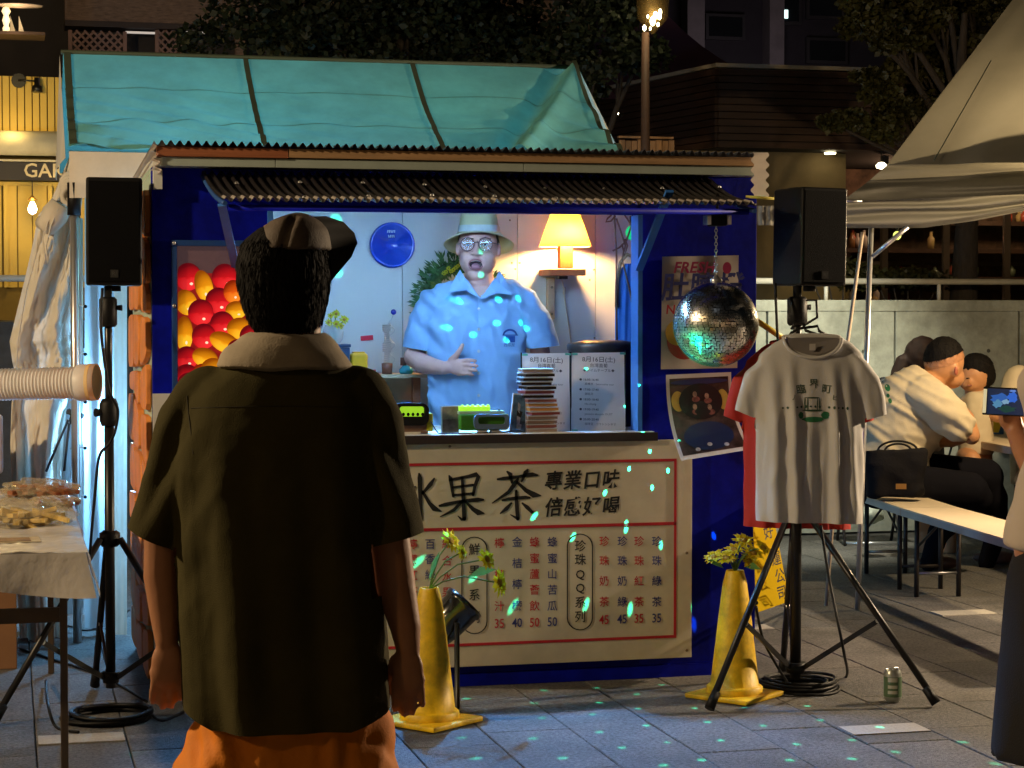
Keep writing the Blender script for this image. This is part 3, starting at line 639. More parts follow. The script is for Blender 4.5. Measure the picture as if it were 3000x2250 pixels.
# roof: corrugated sheet, fascia beams, side flaps
def wave(x, amp=.009, wl=.032): return amp*sin(2*pi*x/wl)
smoke = pm('smoky_corrugated_plastic', (.026,.022,.024), .30, var=.2, sc=3, trans=.15, spec=.6)
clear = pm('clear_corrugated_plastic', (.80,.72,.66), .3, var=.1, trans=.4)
rx0, rx1 = F(452,450,-.16).x, F(2240,480,-.16).x; rz = 2.055
MB().grid(lambda u, v: V((rx0+(rx1-rx0)*u, FY-.16+(BY+.12-FY+.16)*v, rz-.06*v+wave(rx0+(rx1-rx0)*u))), 620, 4).build('roof_sheet', pm('blue_grey_corrugated', (.12,.12,.16), .4, var=.3, trans=.1), st, fix=False)
bx = F(845,460,-.14).x
MB().box((rx0+.01, FY-.14, rz-.048), (bx, FY-.11, rz-.012)).build('fascia_board', wood_r, st, bevel=.003)
MB().box((bx+.001, FY-.138, rz-.046), (rx1-.01, FY-.108, rz-.012)).build('fascia_board', wood, st, bevel=.003)
gx = [rx0+.03, F(805,480,-.1).x, F(1530,490,-.1).x, rx1-.02]
for a, b in zip(gx, gx[1:]): MB().box((a, FY-.128, rz-.082), (b-.002, FY-.09, rz-.049)).build('gutter_board', wood_g, st, bevel=.002)
MB().box((XL, FY-.088, ZT+.001), (XR, BY, ZT+.03)).build('ceiling', wallm, st)
MB().grid(lambda u, v: V((rx0-.004+.012*sin(2*pi*v*3.5)+.02*v, FY-.15+1.3*u, rz-.005-.10*v-.05*u)), 12, 40).build('side_flap', clear, st, fix=False)
MB().grid(lambda u, v: V((F(2203,520,-.16).x+.058*u+.007*sin(2*pi*v*4.5), FY-.165-.01*u, rz+.005-.175*v)), 6, 60).build('side_flap', clear, st, fix=False)
MB().box((F(450,520,-.05).x, FY-.06, F(450,556).z), (F(475,520,-.05).x, FY-.002, F(450,500).z)).build('bracket', wallm, st)
# awning
ay = FY-.55; a0, a1 = F(590,505,-.002), F(2082,520,-.002); b0_, b1_ = PY(657,585,ay), PY(2217,597,ay)
def awn(u, v):
    a = a0+(a1-a0)*u; b = b0_+(b1_-b0_)*u; p = a+(b-a)*v
    return p+V((0, 0, wave(u*1.95, .0085)-.03*sin(pi*v)*.6))
aw = MB().grid(awn, 500, 10).build('awning_sheet', smoke, st, fix=False)
MB().grid(lambda u, v: awn(u, .87+.13*v)+V((0,-.003,.003)), 500, 2).build('awning_lit_edge', clear, st, fix=False)  # paler strip added to show light caught along the awning's lower edge
for k in range(9):
    for v in (.35, .9): MB().lathe([(.009,0),(.008,.004),(.003,.009)], awn(.03+.117*k+(.02 if v < .5 else 0), v)+V((0,-.002,.006)), 8).build('awning_screw', chrome, st)
for u in (.002, .998): MB().tube([awn(u, t/8)+V((0,.01,-.018)) for t in range(9)], .009, 6).build('awning_rail', pm('blue_rail', (.03,.10,.35), .5), st)
MB().tube([awn(0,.93)+V((.02,0,-.03)), awn(1,.93)+V((-.02,0,-.03))], .012, 6).build('awning_bar', blue, st)
MB().bar(F(1872,790,-.012), PY(1962,560,FY-.40), .012, .030, up=(1,0,0)).build('awning_brace', blue_l, st)
MB().bar(F(690,780,-.012), PY(650,600,FY-.40), .012, .030, up=(1,0,0)).build('awning_brace', blue_l, st)
# hatch frame and counter
MB().box((OX1-.012, FY-.010, CZ), (OX1-.0005, FY+.085, OZ1)).build('hatch_frame', blue_l, st)
MB().box((OX1+.0005, FY-.010, CZ), (OX1+.006, FY-.0005, OZ1)).build('hatch_trim', blue_l, st)
MB().box((OX0-.02, FY-.010, CZ), (OX0+.0, FY-.0005, OZ1)).build('hatch_frame', blue_l, st)
MB().box((OX0+.004, FY-.03, CZ-.034), (OX1+.05, FY+.58, CZ)).build('counter_top', white_p, st, bevel=.002)
MB().box((OX0-.01, FY-.042, CZ-.036), (OX1+.06, FY-.031, CZ-.003)).build('counter_edge', pm('dark_edging', (.03,.02,.02), .5), st)
# orange stone slabs on the left side wall
rn = random.Random(11); NY, NZ = 3, 11; gy = [[(FY+.03+1.12*i/NY+(rn.uniform(-.07,.07) if 0 < i < NY else 0), .05+1.86*j/NZ+(rn.uniform(-.05,.05) if 0 < j < NZ else 0)) for i in range(NY+1)] for j in range(NZ+1)]
for j in range(NZ):
    for i in range(NY):
        q = [gy[j][i], gy[j][i+1], gy[j+1][i+1], gy[j+1][i]]; cx = sum(a for a, _ in q)/4; cz_ = sum(b for _, b in q)/4
        pts = []
        for k in range(4):
            (ya, za), (yb, zb_) = q[k], q[(k+1)%4]
            for t in (.12, .5, .88):
                yy, zz = ya+(yb-ya)*t, za+(zb_-za)*t; f = .90 if t == .5 else .86
                pts.append((XL-.001, cx+(yy-cx)*f, cz_+(zz-cz_)*f))
        MB().poly(pts, (-.018-rn.uniform(0,.008), 0, 0)).build('stone_slab', org_p, st, bevel=.004)
# LED tubes under the ceiling just inside the hatch
tb = thing('tube_light', 'twin cold-blue LED tubes under the stall ceiling inside the hatch', 'lamp', (1.7, FY+.42, 1.93))
ledm = pm('led_tube', (.6,.8,1), emit=(.36, .67, 1.0), es=52)
for dy in (0, .07): MB().tube([(.98, FY+.085+dy, 1.868), (2.02, FY+.085+dy, 1.868)], .011, 10).build('tube', ledm, tb)
MB().box((.95, FY+.06, 1.885), (2.05, FY+.18, 1.90)).build('fitting', white_p, tb)

# LED floodlight under the ceiling, aimed out of the hatch at the paving
fl_ = thing('led_floodlight', 'small cold-blue LED floodlight under the stall ceiling facing the square', 'lamp', (1.75, FY+.44, 1.9))
fdir = (V((1.85, FY-1.3, 0))-V((1.75, FY+.44, 1.88))).normalized()
MB().obox(V((1.75, FY+.46, 1.895))-fdir*.02, .12, .09, .03, (1,0,0), fdir.cross(V((1,0,0))), fdir).build('housing', black_pl, fl_, bevel=.004)
MB().obox(V((1.75, FY+.46, 1.895))-fdir*.003, .10, .07, .002, (1,0,0), fdir.cross(V((1,0,0))), fdir).build('led_panel', pm('flood_panel', (.6,.8,1), emit=(.3,.6,1), es=6), fl_)
lamp('led_floodlight_light', V((1.75, FY+.46, 1.895))+fdir*.02, 300, (.08, .38, 1.0), .035, 'SPOT', (1.70, FY-1.3, 0), 68, .7)

# ================================================================ menu board
mbd = thing('menu_board', 'cream drinks menu board with red frame and black calligraphy below the hatch', 'menu board', F(1500, 1935))
bz = lambda py: F(1650, py).z
bX = lambda px: F(px, 1600).x
bY_ = FY-.012
MB().box((bX(820), bY_-.014, bz(1938)), (bX(2021), bY_, bz(1292))).build('panel', off_w, mbd, bevel=.002)
fy = bY_-.0155
redf = red_i
for (x0, y0, x1, y1) in ((1000,1356,1975,1348), (1000,1544,1975,1535), (1000,1878,1975,1870), (1968,1870,1975,1356)):
    MB().box((bX(x0), fy-.0005, bz(max(y0,y1))), (bX(x1), fy+.001, bz(min(y0,y1)))).build('red_line', redf, mbd)
for px, py in ((1318,1308),(2012,1300),(2012,1620),(2012,1905)): MB().lathe([(.006,0),(.004,.003)], F(px,py,-.026), 8, axis=(0,-1,0)).build('screw', scr, mbd)
BP = lambda x, y: F(x, y, fy-.001-FY)
strokes([[(1228,1388,6),(1230,1400,14),(1232,1470,12),(1234,1520,8)], [(1234,1520,9),(1215,1508,3)], [(1172,1432,9),(1200,1425,9),(1214,1424,11),(1196,1462,8),(1160,1500,3)], [(1272,1402,5),(1262,1418,13),(1238,1446,7)], [(1238,1440,8),(1258,1474,11),(1272,1490,16),(1292,1498,4)]], BP, blk_i, mbd)
strokes([[(1316,1394,5),(1320,1402,12),(1328,1454,8)], [(1318,1406,8),(1372,1396,10),(1396,1390,14),(1402,1396,12),(1392,1422,10),(1386,1450,8)], [(1326,1428,7),(1386,1421,8)], [(1328,1451,7),(1386,1446,8)], [(1354,1398,8),(1357,1450,11),(1360,1520,12)], [(1360,1520,11),(1352,1522,8),(1342,1512,3)], [(1288,1482,7),(1305,1478,11),(1350,1469,9),(1400,1464,13),(1416,1464,6)], [(1352,1470,9),(1330,1494,10),(1290,1514,3)], [(1364,1470,6),(1386,1492,12),(1402,1502,17),(1418,1504,4)]], BP, blk_i, mbd)
strokes([[(1458,1404,6),(1476,1402,11),(1520,1396,8),(1560,1390,13),(1574,1392,6)], [(1486,1382,6),(1494,1388,12),(1500,1414,7)], [(1546,1376,6),(1540,1384,13),(1528,1410,6)], [(1518,1402,6),(1512,1412,13),(1490,1442,11),(1442,1474,3)], [(1514,1412,7),(1540,1436,12),(1564,1450,18),(1584,1452,4)], [(1472,1466,6),(1490,1462,10),(1540,1457,10),(1552,1458,6)], [(1512,1438,8),(1514,1480,12),(1517,1520,11)], [(1517,1520,9),(1496,1508,3)], [(1498,1474,6),(1484,1490,12),(1466,1504,4)], [(1530,1474,5),(1544,1486,12),(1560,1502,9)]], BP, blk_i, mbd)
AX, AZ = (1,0,0), (0,0,1)
for s, y0 in (('專業口味', 1412), ('倍感好喝', 1490)):
    for i, ch in enumerate(s):
        text(ch, .078, BP(1622+56*i, y0-1.5*i), (1,0,.06), (.14,0,1), blk_i, mbd, bold=.020, sx=.92)
def col_text(chars, x, ys, mat, size=.042, price=None, py=None):
    for ch, y in zip(chars, ys): text(ch, size, BP(x, y), AX, AZ, mat, mbd, bold=.008, sx=.98)
    if price: text(price, .05, BP(x, py), AX, AZ, mat, mbd, bold=.012, sx=.82)
y4, y5 = (1588, 1645, 1704, 1765), (1590, 1638, 1684, 1730, 1777)
col_text('珍珠奶茶', 1770, y4, red_i, price='45', py=1817); col_text('珍珠奶綠', 1823, y4, blu_i, price='45', py=1815)
col_text('珍珠紅茶', 1872, y4, red_i, price='35', py=1813); col_text('珍珠綠茶', 1924, y4, blu_i, price='35', py=1812)
col_text('珍珠QQ系列', 1700, (1602,1642,1684,1724,1767,1809), blk_i, .048)
col_text('檸檬汁', 1463, (1593,1686,1778), red_i, price='35', py=1828); col_text('金桔檸檬', 1515, (1590,1652,1714,1777), blu_i, price='40', py=1826)
col_text('蜂蜜蘆薈飲', 1566, y5, red_i, price='50', py=1825); col_text('蜂蜜山苦瓜', 1618, y5, blu_i, price='50', py=1823)
col_text('鮮果系列', 1390, (1612,1675,1745,1811), blk_i, .048)
col_text('綜合水果', 1310, (1595,1645,1692,1737), red_i); col_text('百香綠茶', 1260, (1596,1640,1686,1733), blu_i); col_text('檸檬紅茶', 1208, (1597,1642,1688,1735), red_i)
for cx, y0, y1 in ((1699,1566,1844), (1390,1575,1855)):
    r = 35; pts = [(cx+r*cos(pi+a*pi/10), y0+r+r*sin(pi+a*pi/10)) for a in range(11)]+[(cx+r*cos(a*pi/10), y1-r+r*sin(a*pi/10)) for a in range(11)]
    n = len(pts); ring = MB(); I = [BP(x, y) for x, y in pts]; c0 = BP(cx, (y0+y1)/2); O = [BP(cx+(x-cx)*1.10, (y0+y1)/2+(y-(y0+y1)/2)*1.02) for x, y in pts]
    ring.add(I+O, [(i, (i+1)%n, n+(i+1)%n, n+i) for i in range(n)]); ring.build('capsule_outline', blk_i, mbd, fix=False)

# ================================================================ backlit fruit poster
fp = thing('fruit_poster', 'framed backlit poster of red and yellow tomatoes left of the hatch', 'poster', F(640, 1190))
frm = pm('blue_frame', (.03,.10,.38), .3, .3)
for (x0, y0, x1, y1) in ((503,703,778,722), (503,1176,778,1192), (503,722,520,1176), (762,722,778,1176)):
    a, b = F(x0,y0,-.03), F(x1,y1,-.03); MB().box((a.x, FY-.032, b.z), (b.x, FY-.002, a.z)).build('frame_bar', frm, fp, bevel=.002)
a, b = F(519,721,-.01), F(763,1177,-.01)
def lit(name, col, es): return pm(name, col, .35, emit=col, es=es, var=.25, sc=25)
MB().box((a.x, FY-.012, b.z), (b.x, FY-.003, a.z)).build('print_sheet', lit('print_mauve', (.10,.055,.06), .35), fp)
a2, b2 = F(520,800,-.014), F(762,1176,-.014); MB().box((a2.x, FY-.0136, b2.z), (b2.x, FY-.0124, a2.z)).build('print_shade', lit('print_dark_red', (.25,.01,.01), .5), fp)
hiL = lit('print_highlight', (1,.8,.6), .6)
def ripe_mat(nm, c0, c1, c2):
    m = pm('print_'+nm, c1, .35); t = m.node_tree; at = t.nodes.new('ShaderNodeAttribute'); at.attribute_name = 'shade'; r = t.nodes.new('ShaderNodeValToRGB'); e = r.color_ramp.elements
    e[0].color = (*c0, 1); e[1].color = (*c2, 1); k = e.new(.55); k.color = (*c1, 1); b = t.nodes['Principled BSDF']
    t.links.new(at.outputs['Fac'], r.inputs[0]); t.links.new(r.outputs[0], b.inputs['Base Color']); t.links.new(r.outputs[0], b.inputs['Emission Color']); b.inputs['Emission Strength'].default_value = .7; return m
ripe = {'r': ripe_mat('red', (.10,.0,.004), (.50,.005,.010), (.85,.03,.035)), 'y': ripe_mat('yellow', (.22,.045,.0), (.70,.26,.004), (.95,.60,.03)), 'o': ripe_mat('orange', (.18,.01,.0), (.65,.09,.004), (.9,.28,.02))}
toms = [(551,811,34,36,0,'r'),(597,838,23,42,-.25,'y'),(658,811,33,34,0,'r'),(545,886,28,34,-.4,'y'),(640,881,34,34,0,'r'),(683,854,25,30,0,'o'),(692,908,28,23,0,'y'),(588,915,33,34,0,'r'),(651,947,31,31,0,'r'),(703,962,34,28,0,'y'),(540,978,22,46,0,'y'),(597,985,31,33,0,'r'),(658,1003,41,25,.45,'y'),(547,1048,30,30,0,'r'),(601,1048,34,25,.35,'y'),(547,1103,32,32,0,'r'),(601,1090,30,22,.2,'o')]
rn = random.Random(4)
for gx_ in range(4):
    for gy_ in range(9):
        x, y = 560+62*gx_+rn.uniform(-10,10), 812+44*gy_+rn.uniform(-8,8)
        if (x > 700 or y > 1075 or (x > 640 and y > 1020)) and x < 738: toms.append((x, y, rn.uniform(24,33), rn.uniform(26,33), rn.uniform(-.5,.5), rn.choice('rryo')))
for k, (cx, cy, rx, ry, an, c) in enumerate(toms):
    rx *= 1.14; ry *= 1.14
    ly_ = -.0145-.0007*k
    vs, sh_ = [], []
    for rr_ in (0, .3, .55, .75, .9, 1.0):
        for t in range(1 if rr_ == 0 else 24):
            a = 2*pi*t/24; nx, ny = rr_*cos(a), rr_*sin(a); u, v = rx*nx, ry*ny
            vs.append(F(min(761, max(521, cx+u*cos(an)-v*sin(an))), min(1175, cy+u*sin(an)+v*cos(an)), ly_)); nz = math.sqrt(max(0, 1-rr_*rr_))
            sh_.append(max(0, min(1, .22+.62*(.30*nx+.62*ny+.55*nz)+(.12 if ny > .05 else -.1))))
    fs = [(0, 1+t, 1+(t+1)%24) for t in range(24)]+[(1+24*q+t, 25+24*q+t, 25+24*q+(t+1)%24, 1+24*q+(t+1)%24) for q in range(4) for t in range(24)]
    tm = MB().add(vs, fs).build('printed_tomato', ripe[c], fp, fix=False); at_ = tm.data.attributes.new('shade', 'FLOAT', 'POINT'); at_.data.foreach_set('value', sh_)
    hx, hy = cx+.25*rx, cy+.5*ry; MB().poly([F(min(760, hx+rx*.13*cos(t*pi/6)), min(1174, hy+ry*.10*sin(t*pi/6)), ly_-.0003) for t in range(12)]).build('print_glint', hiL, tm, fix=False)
for px, py in ((510,712),(510,896),(510,1160),(760,712)): MB().ell(F(px,py,-.034), .007,.004,.007, 10, 6).build('frame_screw', chrome, fp)

# ================================================================ posters on the right of the hatch
po = thing('fresh_poster', 'pale paper drinks poster reading FRESH behind the mirror ball', 'poster', F(2050, 1085))
def psheet(u, v): return F(1940+224*u-4*v, 752+330*v-4*u, -.006-.006*noise.noise((u*3, v*4, 0))-.004)
MB().grid(psheet, 12, 16).build('paper', pm('poster_paper', (.55,.50,.45), .5, var=.08), po, fix=False)
PP = lambda x, y: F(x, y, -.020)
text('FRESH', .062, PP(2035, 785), (1,0,.01), (.25,0,1), pm('magenta_print', (.40,.02,.10), .5), po, bold=.025)
MB().lathe([(.018,0),(.018,.001)], PP(2130,785), 20, axis=(0,-1,0), sq=1.3).build('fruit_badge', MATS['magenta_print'], po)
text('肚臍橙', .115, PP(2060, 845), (1,0,.02), (.1,0,1), blu_i, po, bold=.02)
text('NAVEL', .05, PP(2005, 908), (1,0,0), (.1,0,1), red_i, po, bold=.02)
MB().lathe([(.072,0),(.072,.001)], PP(2005,1000), 28, axis=(0,-1,0)).build('orange_half', pm('deep_red_print', (.45,.03,.02), .5), po)
MB().lathe([(.05,0),(.05,.001)], F(1985,975,-.022), 24, axis=(0,-1,0)).build('orange_core', pm('yellow_print', (.6,.4,.05), .5), po)
p2 = thing('band_poster', 'curling white-bordered gig poster with dark group picture under FRESH poster', 'poster', F(2070, 1340))
def ps2(u, v):
    x0, x1 = 1951+45*v**2.2, 2142+60*v**2.2; c = .16*v**2.4
    return PY(x0+(x1-x0)*u, 1092+6*(1-u)+(252-26*u)*v-2*u, FY-.012-c)
def ps2b(u0, u1, v0, v1, n=10): return lambda u, v: ps2(u0+(u1-u0)*u, v0+(v1-v0)*v)+V((0,-.002,0))
MB().grid(ps2, 14, 24).build('paper', pm('white_gloss_paper', (.62,.62,.64), .25, var=.05), p2, fix=False)
MB().grid(ps2b(.05,.95,.05,.95), 12, 20).build('picture', pm('poster_dark', (.05,.03,.03), .3, var=.9, sc=18), p2, fix=False)
def blob(u0, v0, ru, rv, mat, dy, name='printed_shape'):
    ring = [ps2(u0+ru*cos(t*pi/12), v0+rv*sin(t*pi/12))+V((0,-dy,0)) for t in range(24)]
    MB().add([ps2(u0, v0)+V((0,-dy,0))]+ring, [(0, 1+i, 1+(i+1)%24) for i in range(24)]).build(name, mat, p2, fix=False)
blob(.16,.32,.10,.12,pm('gold_print', (.40,.28,.06), .4), .004); blob(.84,.34,.09,.13,MATS['gold_print'], .004); blob(.5,.10,.44,.035,pm('navy_print', (.02,.03,.12), .3), .004)
blob(.5,.34,.33,.22,pm('near_black_print', (.008,.006,.01), .3), .005); blob(.5,.76,.36,.17,pm('ink_blue_print', (.012,.02,.07), .3), .005)
for u, v in ((.42,.25),(.6,.28),(.40,.40),(.62,.42)):
    blob(u,v,.032,.036,pm('skin_print', (.26,.17,.14), .4, var=.5, sc=80), .007); blob(u+.01,v+.06,.06,.035,pm('red_dim_print', (.16,.05,.05), .4, var=.7, sc=60), .0065)
for u, v in ((.28,.90),(.47,.86),(.70,.89)): blob(u,v,.035,.022,pm('pale_print', (.30,.31,.36), .4, var=.5, sc=60), .007)
# ================================================================ things inside the stall
WY_ = BY-.032
W = lambda px, py, dy=0: PY(px, py, WY_+dy)
plate = thing('blue_plate', 'round blue plastic plate hung on the white stall wall', 'plate', W(1148,718))
c = W(1148,718); MB().lathe([(.0,.006),(.03,.006),(.032,.009),(.082,.010),(.088,.016),(.099,.018),(.1,.0)], c, 40, axis=(0,-1,0)).build('plate_disc', pm('blue_gloss', (.005,.06,.60), .25, coat=.4, var=.08), plate)
for k in range(9): MB().obox(W(1132+5*k-(22 if k > 4 else 0)+4, 678+14*(k > 4), -.020), .005, .001, .012, (1,0,.2*(k%3-1)), (0,1,0)).build('printed_mark', pm('pale_blue_print', (.4,.6,.9), .5), plate)
for a in (pi/2, pi*1.2, -.3): MB().tube([c+V((.099*cos(a),-.004,.099*sin(a))), c+V((.108*cos(a),-.004,.108*sin(a)))], .004, 6).build('clip', chrome, plate)
rs = thing('red_strip_sign', 'small red strip label stuck on the white stall wall', 'sign', W(1075,990)); MB().obox(W(1075,990,-.004), .055, .006, .021, (1,0,.08), (0,1,0)).build('label_plate', pm('red_gloss', (.6,.02,.05), .35), rs, bevel=.002)
# shelf with its toys
shY = BY-.22; SH = lambda px, py, dy=0: PY(px, py, shY+dy)
sz = SH(1150,1096).z
sh = thing('wall_shelf', 'pale plywood shelf with a brown leg along the stall back wall', 'shelf', SH(1150,1170))
sx0, sx1 = XL+.04, SH(1242,1100).x
MB().box((sx0, shY-.09, sz-.014), (sx1, BY-.033, sz)).build('shelf_board', pm('plywood', (.62,.48,.32), .55, var=.12), sh, bevel=.002)
MB().box((SH(1206,1100).x, shY-.03, .1), (SH(1228,1100).x, shY+.005, sz-.0145)).build('leg', wood_r, sh)
MB().box((sx0, shY+.07, sz-.115), (sx1-.004, shY+.08, sz-.0145)).build('apron', MATS['plywood'], sh)
MB().box((sx0, shY-.05, .55), (sx1-.03, shY+.10, .80)).build('lower_box', white_p, sh, bevel=.004)
jr = thing('yellow_jar', 'rounded yellow jar standing on the plywood shelf', 'jar', SH(1050,1094)); c = SH(1050,1064); s_ = .0275*1.42
MB().obox(c, .076, .06, .088).build('jar_body', pm('yellow_plastic', (.75,.42,.02), .35, coat=.3), jr, bevel=.018, seg=4)
MB().obox(c+V((0,0,.046)), .05, .045, .008).build('lid', MATS['yellow_plastic'], jr, bevel=.003)
bb = thing('storage_box', 'dark blue lidded box on the shelf beside the flower vase', 'box', SH(975,1094)); a, b = SH(900,1018), SH(1021,1094)
MB().box((a.x, shY-.04, sz+.001), (b.x, shY+.1, a.z)).build('box_body', pm('navy_plastic', (.02,.05,.12), .4), bb, bevel=.003); MB().box((a.x-.004, shY-.046, a.z+.001), (b.x+.004, shY+.106, a.z+.014)).build('lid', MATS['navy_plastic'], bb, bevel=.003)
vz = a.z+.016; vs = thing('flower_vase', 'glass vase of small yellow daisies on the dark blue box', 'vase', (SH(975,1000).x, shY, vz)); vc = V((SH(978,1000).x, shY+.02, vz))
MB().lathe([(.03,0),(.042,.02),(.045,.05),(.034,.075),(.036,.078)], vc, 18).build('glass', pm('vase_glass', (.75,.85,.9), .05, alpha=.4), vs, fix=False)
def daisy(mb, cmb, c, n, r, mbn=11, seed=0):
    n = V(n).normalized(); u = n.cross(V((.3,.2,1))).normalized(); v = n.cross(u); rn_ = random.Random(seed)
    for L, rr in ((0, r), (1, r*.8)):
        for k in range(mbn):
            a = 2*pi*(k+.5*L)/mbn+rn_.uniform(-.1,.1); d = u*cos(a)+v*sin(a); t = v*cos(a)-u*sin(a); q = rr*rn_.uniform(.85,1.1); lift = n*(.12+.15*L+rn_.uniform(-.12,.12))*rr
            mb.add([c+d*q*.15, c+d*q*.6+t*q*.17+lift, c+d*q+lift*.6, c+d*q*.6-t*q*.17+lift], [(0,1,2,3)])
    cmb.lathe([(r*.3,0),(r*.28,r*.08),(r*.12,r*.14),(0,r*.15)], c+n*r*.06, 10, axis=n)
petal = pm('yellow_petal', (.72,.55,.03), .5, var=.15, trans=.3); heart = pm('flower_heart', (.35,.20,.02), .7); stemg = pm('green_stem', (.10,.20,.05), .6)
for k, (px, py, r) in enumerate(((962,945,.02),(985,920,.022),(1008,937,.024),(985,950,.022),(998,955,.018),(968,925,.016))):
    h = SH(px,py,-.01+.008*(k%3)); P_, H_ = MB(), MB(); daisy(P_, H_, h, (rnd.uniform(-.5,.5), -1, .4), r, 9, k)
    fo_ = P_.build('petals', pm('lime_petal', (.55,.55,.02), .5, trans=.3), vs, fix=False); H_.build('flower_heart', heart, fo_, fix=False)
    MB().tube([vc+V((.004*k-.01,0,.01)), (vc+h)/2+V((0,0,.02)), h], .0025, 5).build('stem', stemg, vs)
sp = thing('spring_toy', 'wire spring stand with blue ball on a wavy rod', 'toy', SH(1134,1094)); wire = pm('pale_wire', (.55,.58,.6), .3, .8)
b1 = SH(1134,1094); MB().lathe([(.022,0),(.024,.045),(.02,.046)], (b1.x, shY, sz+.001), 14).build('base', pm('brown_block', (.16,.06,.035), .6), sp)
MB().tube([V((b1.x+.020*cos(t*.6)*(.6+.4*((t//60)%2)), shY+.016*sin(t*.6), sz+.048+.165*t/220)) for t in range(221)], .0015, 4).build('spring', wire, sp, fix=False)
MB().tube([V((SH(1148+9*sin(k*1.05),1000).x, shY, sz+.046+.19*k/18)) for k in range(19)], .002, 5).build('wavy_rod', wire, sp)
MB().ell(SH(1153,914), .0125,.0125,.0125, 14, 10).build('ball', pm('deep_blue_gloss', (.01,.02,.35), .2, coat=.5), sp); MB().tube([SH(1148,935), SH(1153,920)], .002, 5).build('ball_rod', wire, sp)
fk = thing('blue_flask', 'turquoise glass flask with brown neck at the shelf end', 'bottle', SH(1190,1094)); q = SH(1190,1094)
MB().lathe([(.026,0),(.031,.008),(.03,.02),(.016,.034),(.014,.036)], (q.x, shY, sz+.001), 20).build('flask_body', pm('turquoise_glass', (.02,.42,.55), .12, coat=.6), fk)
MB().lathe([(.014,.036),(.0135,.07),(0,.0705)], (q.x-.012, shY, sz+.001), 14).build('neck', pm('brown_block', (.16,.06,.035)), fk)
rd = thing('red_eraser', 'little flat red block on the shelf by the yellow jar', 'block', SH(1088,1094)); MB().obox(SH(1089,1087), .034, .02, .013, (1,0,.03), (0,1,0)).build('block', MATS['red_gloss'], rd, bevel=.003)
# fern wreath behind the seller
wr = thing('fern_wreath', 'dark green fern wreath on the wall behind the seller', 'wreath', W(1345,900)); c = W(1348,905,-.05); mb = MB(); rn = random.Random(21)
for k in range(900):
    a = rn.uniform(0, 2*pi); rr = .155+rn.uniform(-.045,.045); p0 = c+V((rr*cos(a), rn.uniform(-.03,.03), rr*1.2*sin(a))); d = V((cos(a+rn.uniform(-.6,.6)), rn.uniform(-.5,.2), sin(a+rn.uniform(-.6,.6)))).normalized(); t = d.cross(V((0,1,0))).normalized(); L = rn.uniform(.03,.055)
    mb.add([p0, p0+d*L*.5+t*.005, p0+d*L, p0+d*L*.5-t*.005], [(0,1,2,3)])
mb.build('fern_leaves', pm('fern_green', (.02,.10,.02), .5, var=.4, sc=20), wr, fix=False)
MB().tube([c+V((.155*cos(k*pi/16), 0, .186*sin(k*pi/16))) for k in range(33)], .028, 8).build('wreath_ring', pm('moss', (.015,.06,.012), .9, bump=.8, bsc=120), wr)
for k in range(10):
    P_, H_ = MB(), MB(); daisy(P_, H_, W(1300+7*k, 800-4*k+rn.uniform(-8,8), -.09), (rn.uniform(-.4,.4),-1,.3), .012, 7, k); P_.build('small_flower', MATS['lime_petal'], wr, fix=False)
# table lamp on its bracket shelf
lpY = BY-.17; LP = lambda px, py, dy=0: PY(px, py, lpY+dy)
tl2 = thing('table_lamp', 'glowing amber table lamp with wooden stem on the wall bracket', 'lamp', LP(1655,785)); c = LP(1656,722)
zt_ = LP(1656,618).z-c.z
shd = MB(); shd.lathe([(.115,0),(.062,zt_)], c, 40); so_ = MB(); n = 40
vs_ = [c+V((r*cos(2*pi*k/n), r*sin(2*pi*k/n), h)) for r, h in ((.115,0),(.060,zt_)) for k in range(n)]
so_.add(vs_, [(k, (k+1)%n, n+(k+1)%n, n+k) for k in range(n)], True)
so_.build('lamp_shade', pm('amber_shade', (.80,.42,.06), .7, var=.05, trans=.25), tl2, fix=False)
for r, h in ((.115,0),(.060,zt_)): MB().tube([c+V((r*cos(2*pi*k/40), r*sin(2*pi*k/40), h)) for k in range(41)], .0025, 5).build('shade_rim', pm('cream_trim', (.8,.6,.3), .6), tl2)
a, b = LP(1636,726), LP(1675,786); hw = (b.x-a.x)/2
MB().box((c.x-hw, lpY-.025, b.z), (c.x+hw, lpY+.025, a.z+.03)).build('stem', pm('orange_wood', (.62,.20,.05), .5, var=.2, stretch=(8,8,1)), tl2, bevel=.003)
MB().ell(c+V((0,0,.06)), .022,.022,.03, 12, 8).build('bulb', pm('warm_bulb', (1,.8,.5), emit=(1,.62,.25), es=10), tl2)
lamp('table_lamp_light', c+V((0,-.045,.045)), 19, (1, .56, .20), .025); lamp('table_lamp_light', c+V((0,.05,.03)), 16, (1, .56, .20), .025)
bk = thing('lamp_bracket', 'wooden block shelf and upright bracket carrying the table lamp', 'bracket', LP(1650,935))
a, b = LP(1602,788), LP(1706,808); MB().box((a.x, lpY-.06, b.z), (b.x, BY-.033, a.z-.001)).build('shelf_block', wood_r, bk, bevel=.003)
a, b = LP(1606,812,.1), LP(1628,936,.1); MB().box((a.x, BY-.06, b.z), (b.x, BY-.032, a.z-.003)).build('upright', pm('pale_wood', (.60,.42,.28), .6, var=.12), bk, bevel=.004)
for py in (842, 920): MB().lathe([(.006,0),(.004,.003)], PY(1617,py,BY-.061), 8, axis=(0,-1,0)).build('screw', scr, bk)
MB().box((LP(1635,812).x, lpY-.02, LP(1635,818).z), (LP(1660,812).x, lpY+.03, LP(1635,809).z)).build('clamp', black_mt, bk)
